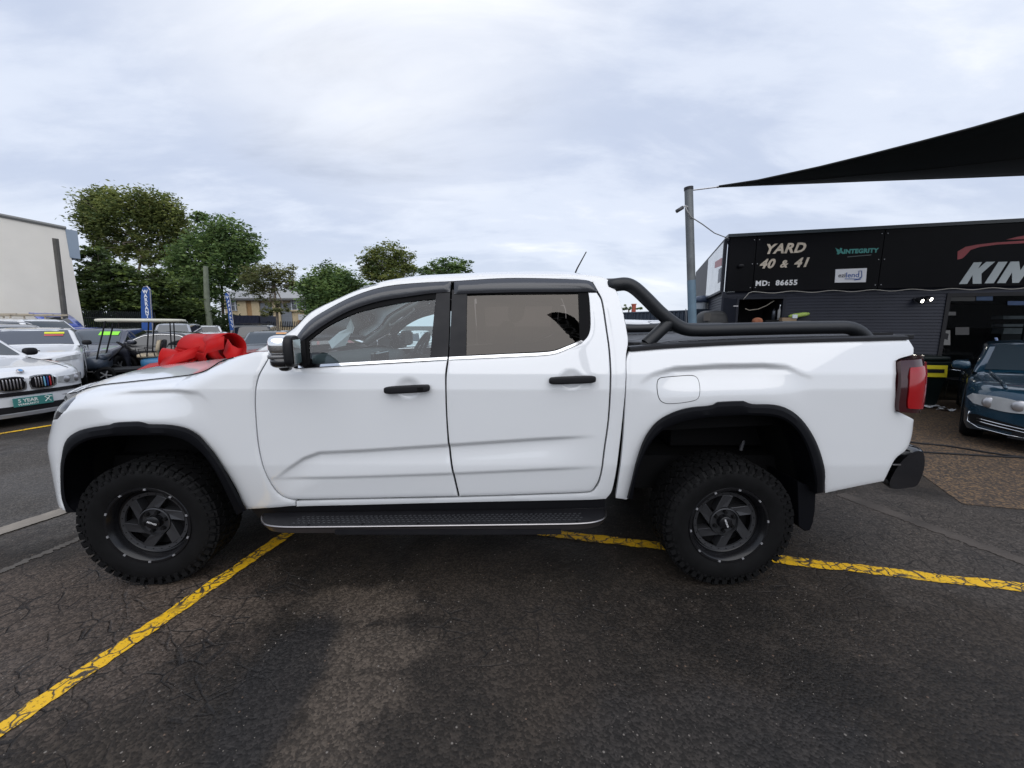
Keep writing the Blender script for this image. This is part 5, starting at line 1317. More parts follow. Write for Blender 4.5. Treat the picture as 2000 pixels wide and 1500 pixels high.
# lapped boards below the sign, around the window and the doorway
wl, wr_ = sz(fp(1440, 610))[0], sz(fp(1528, 610))[0]; wz0, wz1 = sz(fp(1490, 652))[1], sz(fp(1490, 583))[1]
dl = sz(fp(1838, 640))[0]; dz1 = 2.16
bp = 0.066
q = MB(); z = -0.15
def lap(q, s0, s1, z, h):
    V = [onf(s0, z, .018), onf(s1, z, .018), onf(s1, z + h, .002), onf(s0, z + h, .002), onf(s0, z, -.004), onf(s1, z, -.004)]
    q.add(V, [(0, 1, 2, 3), (0, 4, 5, 1)])
while z < Z1:
    h = min(bp, Z1 - z)
    if z + h <= wz0 or z >= wz1: lap(q, 0.0, dl, z, h)
    else: lap(q, 0.0, wl, z, h); lap(q, wr_, dl, z, h)
    if z >= dz1: lap(q, dl, LEN, z, h)
    z += bp
o = q.build('weatherboard', M_board, B, world=True, recalc=False); o['kind'] = 'stuff'
q = MB(); fbox(q, -.06, .03, -.15, Z1, -.03, .04); q.build('corner_post', M_navytrim, B, world=True)
# side wall, going back from the corner
SD = Vector((0.33, 0.944, 0))
def side(t, z, off=0.0): return A0 + SD * t + Vector((-0.944, 0.33, 0)) * off + ZV * z
q = MB(); z = -.15
while z < Z1: q.add([side(0, z, .018), side(6, z, .018), side(6, z + bp, .002), side(0, z + bp, .002), side(0, z, -.004), side(6, z, -.004)], [(0, 1, 2, 3), (0, 4, 5, 1)]); z += bp
o = q.build('weatherboard', M_board, B, world=True, recalc=False); o['kind'] = 'stuff'
q = MB(); V = [side(t, z, o_) for t in (0.03, 6) for z in (Z1, Z2) for o_ in (.02, .09)]; q.add(V, [(0, 1, 3, 2), (4, 6, 7, 5), (0, 4, 5, 1), (2, 3, 7, 6), (0, 2, 6, 4), (1, 5, 7, 3)]); sp_ = q.build('side_fascia', M_navytrim, B, world=True)
q = MB(); q.prism([side(.10, Z1 + .05, .094), side(2.6, Z1 + .05, .094), side(2.6, Z2 - .06, .094), side(.10, Z2 - .06, .094)], (0, 0.003, 0)); q.build('side_banner', mat('banner_white', (0.50, 0.52, 0.54), 0.25, coat=.4, var=.25, vscale=2), sp_, world=True)
q = MB(); q.prism([side(.12, Z1 + .62, .098), side(1.2, Z1 + .70, .098), side(1.2, Z1 + .86, .098), side(.12, Z1 + .80, .098)], (0, 0.002, 0)); q.build('banner_red_stripe', mat('banner_red', (0.32, 0.05, 0.06), 0.4), sp_, world=True)
q = MB(); q.prism([side(.12, Z1 + .25, .098), side(.50, Z1 + .25, .098), side(.50, Z1 + .58, .098), side(.12, Z1 + .58, .098)], (0, 0.002, 0)); q.build('banner_blue_block', mat('banner_navy', (0.02, 0.03, 0.06), 0.4), sp_, world=True)
# roof and closed back
q = MB(); q.add([onf(0, Z2, -.2), onf(LEN, Z2, -.2), onf(LEN, Z2 - .2, -7), onf(2.0, Z2 - .2, -7)], [(0, 1, 2, 3)]); q.build('roof', M_navytrim, B, world=True, recalc=False)
q = MB(); q.add([onf(LEN, -.15, 0), onf(LEN, Z2, 0), onf(LEN, Z2, -7), onf(LEN, -.15, -7), onf(2, -.15, -7), onf(2, Z2, -7)], [(0, 1, 2, 3), (3, 2, 5, 4)]); q.build('rear_wall', M_navytrim, B, world=True, recalc=False)
# window opening with its dim room, jambs and hinged shutter
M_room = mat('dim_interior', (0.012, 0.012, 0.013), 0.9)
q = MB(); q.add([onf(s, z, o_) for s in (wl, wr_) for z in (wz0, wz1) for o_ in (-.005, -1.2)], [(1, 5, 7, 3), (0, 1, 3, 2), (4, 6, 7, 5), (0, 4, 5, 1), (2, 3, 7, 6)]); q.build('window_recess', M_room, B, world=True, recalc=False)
q = MB()
for a in ((wl - .035, wl + .012, wz0, wz1 + .04), (wr_ - .012, wr_ + .035, wz0, wz1 + .04), (wl + .013, wr_ - .013, wz1 - .012, wz1 + .04)): fbox(q, *a, -.04, .030)
q.build('window_frame', M_navytrim, B, world=True)
q = MB(); h0 = onf(wl - .04, wz0, .035); sh = Vector((-0.80, -0.60, 0)).normalized(); W_ = .64
q.prism([h0, h0 + sh * W_, h0 + sh * W_ + ZV * (wz1 - wz0), h0 + ZV * (wz1 - wz0)], (-.03, .02, 0)); shu = q.build('shutter', M_navytrim, B, world=True)
q = MB(); c_ = h0 + sh * .12 + ZV * (wz1 - wz0 - .17) + Vector((.02, -.03, 0)); q.box(c_, (.055, .012, .012)); q.build('shutter_bolt', M_steel, shu, world=True)
# things at the window
M_white_p = mat('pvc_white', (0.6, 0.6, 0.58), 0.5)
b_ = fp(1523, 612, -.15); wz_ = fp(1523, 625, -.2).z
q = MB(); fbox(q, wr_ - .30, wr_ - .01, wz_ - .03, wz_, -.34, -.06); q.build('inner_shelf', M_room, B, world=True)
bt_ = thing('bottle', 'white plastic bottle standing at the right edge of the open window', 'bottle', (b_.x, b_.y, wz_ + .001)); 
q = MB(); q.lathe([(0, 0), (.045, 0), (.045, .22), (.02, .27), (.02, .31), (0, .31)], (b_.x, b_.y, wz_ + .001), 'z', 16); q.build('bottle_body', M_white_p, bt_, world=True, smooth=True)
q = MB(); q.lathe([(0, .312), (.023, .312), (.023, .345), (0, .345)], (b_.x, b_.y, wz_ + .001), 'z', 12); q.build('cap', M_chrome, bt_, world=True)
b_ = fp(1511, 615, -.2); bt_ = thing('spray_can', 'dark grey spray can behind the white bottle in the window', 'spray can', (b_.x, b_.y, wz_ + .001))
q = MB(); q.lathe([(0, 0), (.04, 0), (.04, .2), (.015, .24), (0, .24)], (b_.x, b_.y, wz_ + .001), 'z', 14); q.build('can_body', mat('can_grey', (0.10, 0.11, 0.13), 0.3, metal=.5), bt_, world=True, smooth=True)
q = MB(); q.lathe([(0, .242), (.016, .242), (.016, .27), (0, .27)], (b_.x, b_.y, wz_ + .001), 'z', 10); q.build('cap', M_black, bt_, world=True)
q = MB(); q.tube([fp(1456, 603, .03), fp(1463, 606, -.05), fp(1480, 604, -.1), fp(1497, 597, -.1), fp(1512, 587, -.1)], .011, 8); tag(q.build('hose', mat('hose_beige', (0.30, 0.27, 0.22), 0.6), smooth=True), 'pale hose looped across the open window', 'hose')
q = MB(); q.rbox(fp(1479, 628, .16), (.11, .09, .09), 2.3, 10); tag(q.build('cloth_bundle', mat('rust_cloth', (0.34, 0.13, 0.07), 0.9, var=.3, vscale=8), smooth=True), 'rust coloured cloth bundle on the window ledge', 'cloth')
q = MB(); fbox(q, wl + .02, wr_ + .62, wz0 - .05, wz0 - .015, .022, .32); q.build('ledge', M_navytrim, B, world=True)
zl = sz(fp(1550, 627, .15))[1]
q = MB(); c_ = fp(1552, 624, .15); fbox(q, *(lambda s: (s - .27, s + .27))(sz(c_)[0]), zl - .03, zl, .02, .28); q.build('shelf', mat('shelf_grey', (0.22, 0.22, 0.22), 0.6), B, world=True)
q = MB(); s_ = sz(fp(1543, 620, .15))[0]; fbox(q, s_ - .18, s_ + .10, zl + .002, zl + .075, .06, .24); tag(q.build('cardboard_box', mat('cardboard', (0.30, 0.21, 0.13), 0.85)), 'flat brown cardboard box on the wall shelf', 'box')
q = MB(); c_ = onf(s_ + .17, zl + .075 + .055, .15); q.rbox(c_, (.22, .09, .048), 2.6, 10, Matrix.Rotation(R(-8), 3, 'Y')); tag(q.build('plastic_bag', mat('lime_bag', (0.36, 0.48, 0.10), 0.4, var=.15, vscale=9), smooth=True), 'lime green plastic bag lying on the wall shelf box', 'bag')
q = MB(); c_ = onf(s_ + .05, zl + .10, .26); q.box(c_, (.05, .012, .04)); tag(q.build('paper_tag', M_paper), 'small white card in front of the lime bag', 'card')
# doorway with glazing and dim showroom
q = MB(); q.add([onf(s, z, o_) for s in (dl + .06, LEN - .3) for z in (-.12, dz1) for o_ in (-.02, -5)], [(1, 5, 7, 3), (0, 1, 3, 2), (4, 6, 7, 5), (0, 4, 5, 1), (2, 3, 7, 6)]); q.build('showroom', M_room, B, world=True, recalc=False)
q = MB(); fbox(q, dl, dl + .07, -.12, dz1, -.05, .03); fbox(q, dl + 1.35, dl + 1.41, -.12, dz1, -.04, .02); fbox(q, dl + 2.75, dl + 2.81, -.12, dz1, -.04, .02); fbox(q, dl + .071, LEN, dz1 - .07, dz1, -.05, .025); q.build('door_frame', M_black, B, world=True)
G_shop = glass_mat('shop_glass', (0.5, 0.55, 0.57), 1.12)
q = MB(); q.add([onf(dl + .07, -.1, -.01), onf(LEN - .3, -.1, -.01), onf(LEN - .3, dz1 - .07, -.01), onf(dl + .07, dz1 - .07, -.01)], [(0, 1, 2, 3)]); q.build('shop_glazing', G_shop, B, world=True, recalc=False)
def notice(name, label, cat, u0, v0, u1, v1, col, off=.006, extra=None):
    P = [fp(u0, v1, off), fp(u1, v1, off), fp(u1, v0, off), fp(u0, v0, off)]
    q = MB(); q.prism(P, -NF * .004); return tag(q.build(name, mat('print_' + label[:18], tuple(c * .5 for c in col), .6, var=.2, vscale=6)), label, cat)
p_ = notice('poster', 'white poster with a dark picture on the shop door glass', 'poster', 1838, 645, 1856, 674, (0.30, 0.30, 0.29))
q = MB(); q.prism([fp(a, b, .009) for a, b in ((1842, 661), (1851, 664), (1853, 652), (1846, 650))], -NF * .002); o = q.build('poster_picture', M_black, p_)
notice('notice_sheet', 'grey notice sheet on the glass right of the white poster', 'notice', 1866, 639, 1893, 654, (0.085, 0.085, 0.085))
notice('notice_sheet', 'small curled notice high on the glass near the door frame', 'notice', 1852, 609, 1867, 616, (0.16, 0.16, 0.16))
notice('strip_sign', 'dull grey strip sign across the top of the door glass', 'sign', 1851, 578, 1905, 588, (0.03, 0.032, 0.032))
notice('strip_sign', 'blue strip sign across the top of the door glass', 'sign', 1907, 578, 1939, 587, (0.03, 0.085, 0.20))
notice('strip_sign', 'blue strip sign at the far right of the door glass', 'sign', 1968, 588, 2040, 596, (0.025, 0.075, 0.20))
for k, (v0, v1, lab) in enumerate(((617, 623, 'top one of three pale brochure stacks behind the glass'), (633, 638, 'middle one of three pale brochure stacks behind the glass'), (641, 652, 'lowest and thickest of three pale brochure stacks behind the glass'))):
    c0, c1 = fp(1957, v1, -.5), fp(2060, v0, -.5); q = MB(); s0, s1 = sz(c0)[0], sz(c1)[0]
    fbox(q, s0, s1, c0.z, fp(1957, v0, -.5).z, -.75, -.48); tag(q.build('brochure_stack', mat('brochure', (0.17, 0.175, 0.18), .7, var=.3, vscale=7)), lab, 'brochures', 'brochure stacks behind the glass')
q = MB(); s0 = sz(fp(1957, 652, -.5))[0]; fbox(q, s0 - .03, s0 + 1.5, -.12, fp(1957, 653, -.5).z, -.80, -.46); tag(q.build('display_counter', M_black), 'dark counter carrying the brochure stacks', 'counter')
# lettering on the fascia
M_gold = mat('sign_cream', (0.52, 0.45, 0.36), 0.5, var=.2, vscale=14); M_sgrey = mat('sign_grey', (0.36, 0.40, 0.41), 0.45); M_swhite = mat('sign_white', (0.72, 0.72, 0.72), 0.5); M_sred = mat('sign_red', (0.26, 0.006, 0.014), 0.4); M_steal = mat('sign_teal', (0.06, 0.30, 0.27), 0.5)
def sign_text(s, u, v, hpx, m, par, off=.104, **k):
    c = fp(u, v, off); h = (fp(u, v - hpx / 2, off) - fp(u, v + hpx / 2, off)).length
    return put_text(s, h / .70, m, par, frame_m(c, E, ZV), **k)
panels = [o for o in B.children if o.name.startswith('fascia_panel')]
sign_text('YARD', 1532, 486, 18, M_gold, panels[1], shear=.28, bold=.0105, spacing=1.08)
sign_text('40', 1497, 516, 17, M_gold, panels[1], shear=.28, bold=.0105, spacing=1.1)
sign_text('&', 1530, 516, 14, M_gold, panels[1], shear=.28, bold=.007)
sign_text('41', 1565, 513.5, 17, M_gold, panels[1], shear=.28, bold=.0105, spacing=1.1)
sign_text('MD:  86655', 1516, 553, 9.5, M_swhite, panels[1], bold=.006, spacing=1.14)
sign_text('INTEGRITY', 1681, 490.5, 7.8, M_steal, panels[1], bold=.006, spacing=1.06)
q = MB()
for pl in (((1631, 484), (1641, 489), (1639, 491)), ((1633, 487), (1642, 490), (1637, 496)), ((1637, 490), (1643, 488), (1649, 495), (1646, 496)), ((1634, 496), (1641, 490), (1643, 492), (1638, 497)), ((1641, 484), (1645, 485), (1644, 489), (1640, 488))): q.prism([fp(a, b, .106) for a, b in pl], -NF * .003)
q.build('sign_emblem', M_steal, panels[1], world=True)
q = MB(); q.prism([fp(1655, 501, .105), fp(1702, 497, .105), fp(1702, 498.5, .105), fp(1655, 502.5, .105)], -NF * .002); q.build('sign_underline', mat('sign_dull', (0.09, 0.11, 0.11), .5), panels[1], world=True)
q = MB(); q.prism([fp(a, b, .118) for a, b in ((1630.5, 552), (1691, 551), (1693.5, 523.5), (1632.5, 526))], -NF * .014); lb = q.build('finance_sign', mat('board_white', (0.74, 0.74, 0.76), 0.4), panels[1], world=True)
M_sblue = mat('sign_blue', (0.03, 0.09, 0.30), .4)
sign_text('ezi', 1644.5, 538, 8.0, mat('sign_charcoal', (0.04, 0.04, 0.05), .4), lb, off=.120, bold=.0018)
sign_text('lend', 1665, 537.5, 9.5, M_sblue, lb, off=.120, bold=.0018)
q = MB()
for pl in ([(1676, 530), (1683, 529), (1683, 540), (1678, 543.5)], [(1650, 544.5), (1676, 545), (1683, 541), (1680, 545.5), (1668, 547)]):
    q.tube([fp(a, b, .121) for a, b in pl], .008, 5)
q.build('card_emblem', M_sblue, lb, world=True)
# large name and red car swoosh
def glyph(polys, m, name, par):
    for P in polys:
        q = MB(); q.prism([fp(a, b, .106) for a, b in P], -NF * .004); q.build(name, m, par, world=True)
K = [(1873, 555), (1889, 554.5), (1899.5, 537), (1900, 554.3), (1917, 554), (1917, 534), (1943.5, 511), (1926, 511.5), (1910, 525), (1918, 512), (1902, 512.5)]
I_ = [(1923, 553.5), (1941, 553), (1968, 511), (1950, 511.5)]
N_ = [(1947, 553), (1964, 552.8), (1976.5, 532), (1977, 552.5), (1990, 552.3), (2021, 510), (2005, 510.2), (1993, 528.5), (1990.5, 510.6), (1974, 510.9)]
big = panels[2]
glyph([K, I_, N_], M_sgrey, 'name_letter', big)
sw = [(1870, 507), (1870.5, 491), (1886, 482), (1910, 477.5), (1945, 473.5), (2000, 470), (2060, 467), (2060, 471), (2000, 475), (1950, 477.5), (1915, 482), (1896, 488), (1886, 499), (1879, 505)]
sw2 = [(1965, 468), (1985, 463), (2010, 458.5), (2060, 452), (2060, 465), (2005, 467)]
glyph([sw, sw2], M_sred, 'swoosh', big)
# rope light along the fascia's lower edge, camera on the fascia, floodlights
q = MB(); pts = []
us = list(np.linspace(1470, 2080, 120))
for u in us:
    ph = (u - 1470) / 78.0; pts.append(fp(u, 571.5 - (u - 1470) * .0165 - 3.2 * (math.cos(ph * 2 * math.pi) * .5 + .5) + 1.5, .13))
pts = [fp(1452, 585, .10), fp(1456, 580, .10), fp(1463, 572, .12)] + pts
q.tube(pts, .0075, 6); tag(q.build('rope_light', mat('rope_cream', (0.42, 0.40, 0.36), 0.4), smooth=True), 'pale rope light strung in waves under the black fascia', 'rope light')
cm = fp(1446, 520, .12); t_ = thing('security_camera', 'small black security camera on the fascia left of the yard number', 'camera', (cm.x, cm.y, cm.z))
q = MB(); q.rbox(cm + NF * .06, (.055, .05, .038), 3, 8); q.build('camera_body', M_black, t_, world=True, smooth=True)
q = MB(); q.tube([cm + NF * .05, cm - NF * .02], .02, 8); q.build('bracket', M_black, t_, world=True)
M_glow = mat('lamp_glow', (1, .97, .9), .5, emit=(1, .95, .85), estr=28)
for u, v, lab in ((1801.5, 588, 'left one of the two lit floodlights on the dark boards'), (1819, 584.5, 'right one of the two lit floodlights on the dark boards')):
    c = fp(u, v, .16); f = thing('floodlight', lab, 'floodlight', (c.x, c.y, c.z), group='floodlights on the dark boards')
    q = MB(); q.lathe([(0, 0), (.05, 0), (.055, .03), (.04, .11), (0, .12)], (0, 0, 0), 'y', 16); o = q.build('housing', M_black, f)
    q = MB(); q.lathe([(0, -.005), (.031, -.004), (.031, .0)], (0, 0, 0), 'y', 16); o2 = q.build('lens', M_glow, f)
    f.rotation_euler = (R(20), 0, R(15))
    q = MB(); q.box((0, .14, .0), (.012, .03, .012)); q.build('bracket', M_black, f)
# ------------------------------------------------------------------ pole, sail, cables
p0, p1 = at(1345, 368, 7.6), at(1352.5, 632, 7.55); dirp = (p1 - p0).normalized(); base = p0 + dirp * ((p0.z + .12) / -dirp.z)
mid_ = p0.lerp(base, .40)
PO = thing('steel_pole', 'leaning steel pole, grey above and pale blue below, holding the shade sail', 'pole', (base.x, base.y, -.1))
q = MB(); q.tube([p0, mid_], .075, 16); q.build('pole_top', mat('pole_galv', (0.14, 0.15, 0.155), .5, metal=.3, var=.2, vscale=5), PO, world=True, smooth=True, auto=40)
q = MB(); q.tube([mid_, base], .077, 16); q.build('pole_lower', mat('pole_blue', (0.12, 0.19, 0.25), .5, var=.15, vscale=5), PO, world=True, smooth=True, auto=40)
q = MB(); q.tube([p0 - dirp * .02, p0 + dirp * .03], .082, 16); q.build('pole_cap', M_bar, PO, world=True)
q = MB(); q.tube([p0 + Vector((.07, 0, -.03)), at(1404, 365, 7.58)], .012, 6); q.rbox(at(1402, 365, 7.58), (.03, .02, .02), 2, 6); tag(q.build('turnbuckle', M_alloy), 'steel turnbuckle between the pole head and the sail corner', 'turnbuckle')
lo_px = [(1404, 365, 7.58), (1480, 361.5, 7.65), (1600, 357, 7.75), (1700, 353, 7.85), (1800, 349.5, 7.95), (1900, 346, 8.05), (2000, 342, 8.15), (2150, 336, 8.3), (2400, 326, 8.5)]
up_px = [(1404, 363.5, 7.55), (1480, 352, 7.2), (1600, 326, 6.7), (1700, 301.5, 6.3), (1800, 276, 5.95), (1900, 249.5, 5.6), (2000, 221, 5.3), (2150, 173, 4.9), (2400, 80, 4.4)]
ra = [[at(*l).lerp(at(*u_), t) + Vector((0, 0, -.10 * math.sin(math.pi * t) * min(1, i / 4))) for t in np.linspace(0, 1, 9)] for i, (l, u_) in enumerate(zip(lo_px, up_px))]
q = MB(); q.grid(ra); sl = q.build('shade_sail', mat('sail_cloth', (0.006, 0.012, 0.013), .85, bump=.1, bscale=60), smooth=True, recalc=False); tag(sl, 'black shade sail stretched overhead from the steel pole', 'shade sail')
so = sl.modifiers.new('thickness', 'SOLIDIFY'); so.thickness = .006
for e_ in (0, -1):
    q = MB(); q.tube([r[e_] for r in ra], .014, 6); q.build('hem', mat('sail_hem', (.02, .022, .022), .8), sl, smooth=True)
q = MB(); q.tube([r[4] - ZV * .008 for r in ra[1:]], .006, 5); q.build('seam', mat('sail_hem', (.02, .022, .022), .8), sl)
sn = thing('security_camera', 'bullet security camera on an arm near the head of the steel pole', 'camera', tuple(at(1330, 409, 7.5)))
q = MB(); q.tube([at(1321, 413, 7.45), at(1334, 405, 7.45)], .032, 12); q.build('camera_body', mat('camera_dark', (0.05, 0.05, 0.055), .4), sn, world=True, smooth=True)
q = MB(); q.tube([at(1331, 406, 7.45), at(1338, 402, 7.5), at(1344, 405, 7.55)], .014, 8); q.build('arm', mat('camera_grey', (.45, .45, .45), .5), sn, world=True)
q = MB(); q.tube([at(1338, 402, 7.5), at(1342, 412, 7.48), at(1350, 424, 7.48), at(1372, 438, 7.8), at(1395, 455, 8.6), onf(0.0, 3.45, .05)], .011, 6); tag(q.build('cable', mat('cable_pale', (.34, .34, .33), .6), smooth=True), 'pale cable running from the pole camera to the building corner', 'cable')
# ------------------------------------------------------------------ dark blue fence behind the tub
FN = thing('metal_fence', 'dark blue corrugated metal fence behind the sports bar', 'fence', (4.2, 12.4, GZ(0, 12.4)))
M_fence = mat('fence_navy', (0.022, 0.033, 0.052), .45, var=.1, vscale=2)
fa_, fb_ = at(1180, 613, 14.0), at(1440, 604, 11.2)
for i in range(4):
    a = fa_.lerp(fb_, i / 4); b = fa_.lerp(fb_, (i + 1) / 4); d = (b - a); nrm = Vector((d.y, -d.x, 0)).normalized()
    lo_, hi_ = [], []
    for k in range(49):
        t = k / 48; o_ = nrm * (.03 if (k // 3) % 2 else 0.0); p = a.lerp(b, .01 + .98 * t) + o_; lo_.append(Vector((p.x, p.y, -.25))); hi_.append(Vector((p.x, p.y, p.z - .02)))
    q = MB(); q.grid([lo_, hi_]); q.build('fence_panel', M_fence, FN, world=True, recalc=False)
    q = MB(); q.box((a.x, a.y, a.z / 2 - .1), (.035, .035, a.z / 2 + .12)); q.build('post', M_fence, FN, world=True)
q = MB(); q.tube([fa_, fb_], .035, 6); q.build('top_rail', mat('rail_navy', (0.03, 0.042, 0.062), .4), FN, world=True)
q = MB(); q.tube([at(1339.5, 603, 11.3), at(1342, 660, 11.3)], .012, 8); tag(q.build('conduit', mat('conduit_grey', (.25, .25, .26), .5)), 'thin pale conduit on the blue fence left of the pole', 'conduit')
VT = thing('roof_vent', 'rounded blue grey vent cowl standing behind the fence', 'vent', tuple(at(1371, 640, 11.9)))
q = MB(); c_ = at(1371.5, 585, 11.9); q.rbox(c_, (.215, .2, .115), 2.6, 14); q.build('cowl', mat('vent_blue', (.055, .075, .12), .4), VT, world=True, smooth=True)
q = MB(); q.tube([c_ - ZV * .08, c_ - ZV * .30], .15, 14); q.build('neck', mat('vent_neck', (.30, .33, .36), .5), VT, world=True)
q = MB(); q.box(c_ - ZV * 1.15, (.28, .28, .86)); q.build('duct', M_fence, VT, world=True)
# black covered grill by the shutter
CG = thing('covered_grill', 'black covered barbecue standing between the pole and the open shutter', 'barbecue', tuple(at(1386, 660, 8.9)))
c_ = at(1388, 640, 8.9)
q = MB(); q.rbox(c_ + ZV * -.10, (.30, .28, .48), 4, 14); q.build('cover', mat('cover_black', (.012, .012, .012), .5, bump=.3, bscale=12), CG, world=True, smooth=True)
q = MB(); q.box(at(1381, 619, 8.55), (.07, .006, .08)); q.build('cover_window', mat('cover_grey', (.06, .055, .05), .5), CG, world=True)
q = MB(); q.box(c_ + ZV * -1.1, (.26, .24, .55)); q.build('trolley', M_black, CG, world=True)
# red chimney and shrub tops far behind the fence
ch = at(1238, 596, 46); CH = thing('brick_chimney', 'red brick chimney showing above the blue fence', 'chimney', (ch.x, ch.y, 0))
q = MB(); q.box((ch.x, ch.y, 1.6), (.20, .20, 2.3)); q.build('stack', mat('chimney_brick', (.36, .075, .05), .8), CH, world=True)
q = MB(); q.box((ch.x, ch.y, 3.95), (.25, .25, .05)); q.build('pot', mat('chimney_cap', (.40, .12, .08), .8), CH, world=True)
# ------------------------------------------------------------------ bin, papers, hoses, chairs
def wheelie_bin():
    b = gfar(1812, 797); bx, by = b.x, b.y + .25; z0 = GZ(bx, by)
    W = thing('wheelie_bin', 'dark green wheelie bin with a yellow panel behind the tail lamp', 'bin', (bx, by, z0), R(-12))
    M_bin = mat('bin_green', (.004, .009, .009), .5, spec=.25)
    q = MB(); V = []
    for z, hx, hy in ((.06, .20, .22), (.90, .27, .30)):
        V += [(-hx, -hy, z), (hx, -hy, z), (hx, hy, z), (-hx, hy, z)]
    q.add(V, [(0, 1, 2, 3), (4, 5, 6, 7), (0, 1, 5, 4), (1, 2, 6, 5), (2, 3, 7, 6), (3, 0, 4, 7)]); q.build('tub', M_bin, W, bevel=.02)
    q = MB(); q.rbox((0, .02, .95), (.30, .34, .05), 5, 10); q.build('lid', M_bin, W, smooth=True)
    q = MB(); q.box((.02, -.295, .72), (.20, .012, .11), Matrix.Rotation(R(-5), 3, 'X')); pn = q.build('panel', mat('bin_yellow', (.62, .52, .02), .5), W)
    q = MB(); q.box((.02, -.310, .725), (.15, .004, .035), Matrix.Rotation(R(-5), 3, 'X')); q.build('panel_print', M_black, pn)
    for sx in (-1, 1):
        q = MB(); q.lathe([(0, -.025), (.10, -.025), (.10, .025), (0, .025)], (sx * .22, .24, .10), 'x', 18); q.build('wheel', M_black, W)
wheelie_bin()
for k, (u, v, w_, lab) in enumerate(((1803, 797, .10, 'crumpled white paper scrap nearest the tail lamp'), (1826, 797, .17, 'long torn white paper strip beside the bin'), (1847, 803, .11, 'white paper scrap nearest the teal sedan'))):
    p = gfar(u, v); r_ = random.Random(k); rows_ = []
    for i in range(5): rows_.append([Vector((p.x + (j / 4 - .5) * w_ * 2, p.y + (i / 4 - .5) * .14, p.z + .012 + r_.random() * .05)) for j in range(5)])
    q = MB(); q.grid(rows_); tag(q.build('paper_scrap', mat('scrap_white', (.74, .75, .76), .8), recalc=False), lab, 'paper', 'paper scraps on the ground')
def hose(pxs_, lab):
    P = [gfar(u, v) + ZV * .014 for u, v in pxs_]; P2 = [Vector((p.x, p.y, 0)) for p in catmull([(p.x, p.y) for p in P], False, .08, 90)]
    for p in P2: p.z = GZ(p.x, p.y) + .014
    q = MB(); q.tube(P2, .011, 8); tag(q.build('hose', M_black, smooth=True), lab, 'hose')
hose([(1700, 855), (1790, 867), (1850, 873), (1930, 886), (2010, 897), (2080, 905)], 'black hose on the ground, the one closer to the sedan')
hose([(1700, 880), (1800, 885), (1870, 889), (1940, 893), (2080, 899)], 'black hose on the ground, the one closer to the rear bumper')
def cafe_chair(u, v, yaw, lab):
    p = gfar(u, v); c = thing('chair', lab, 'chair', (p.x, p.y, p.z), R(yaw))
    q = MB(); q.rbox((0, 0, .46), (.23, .23, .035), 4, 8); q.build('seat', M_black, c, smooth=True)
    q = MB(); q.rbox((0, .23, .75), (.22, .03, .20), 4, 8); q.build('backrest', M_black, c, smooth=True)
    for sx in (-1, 1):
        for sy in (-1, 1):
            q = MB(); q.tube([(sx * .21, sy * .21, .46), (sx * .23, sy * .24, 0)], .012, 8); q.build('leg', M_chrome, c)
        q = MB(); q.tube([(sx * .24, -.18, .44), (sx * .25, -.16, .66), (sx * .25, .22, .68)], .013, 8); q.build('armrest', M_chrome, c, smooth=True)
cafe_chair(1862, 782, 20, 'black chair with chrome arms nearest the bin')
q = MB(); q.tube([at(1945, 660, 6.9), at(1953, 684, 6.9)], .018, 10); tag(q.build('squeegee', mat('handle_blue_white', (.25, .32, .50), .5)), 'blue and white handle sticking up behind the teal sedan', 'handle')
# ------------------------------------------------------------------ left: white warehouse, fences, cream building
def boxpx(q, u0, v0, u1, v1, Y, depth):
    """a facade element: rectangle under the pixels at distance Y, with real depth behind it"""
    a = at(u0, v1, Y); b = at(u1, v0, Y); z0, z1 = min(a.z, b.z), max(a.z, b.z)
    q.box(((a.x + b.x) / 2, Y + depth / 2, (z0 + z1) / 2), (abs(b.x - a.x) / 2, depth / 2, (z1 - z0) / 2)); return q
WH = thing('warehouse', 'tall white rendered warehouse wall at the left edge', 'building', (-22, 19, -.3))
M_wall = mat('white_render', (0.80, 0.76, 0.68), .85, var=.06, vscale=.7, bump=.1, bscale=3)
tr, tl_ = at(129, 448, 19.2), at(-260, 372, 15.0)
q = MB(); q.prism([Vector((tl_.x, tl_.y, -.6)), Vector((tr.x + .25, tr.y, -.6)), Vector((tr.x + .12, tr.y, 1.5)), tr, tl_], (-11.0, 5, 0)); q.build('wall', M_wall, WH, world=True)
q = MB(); q.tube([tl_ + ZV * .05, tr + ZV * .05], .09, 6); q.build('roof_capping', mat('capping_grey', (.20, .20, .19), .6), WH, world=True)
q = MB(); q.prism([at(128, 447, 19.15), at(151, 451, 19.4), at(157.5, 506, 19.4), at(137, 503, 19.15)], (-3.0, 1.3, 0)); q.build('gutter_box', mat('gutter_blue', (.25, .31, .38), .5), WH, world=True)
q = MB(); q.tube([at(108, 466, 18.2), at(127, 622, 18.2), at(130, 650, 18.2)], .10, 8); tag(q.build('timber_post', mat('post_weathered', (.10, .095, .085), .85, var=.2)), 'weathered dark post standing against the white warehouse wall', 'post')
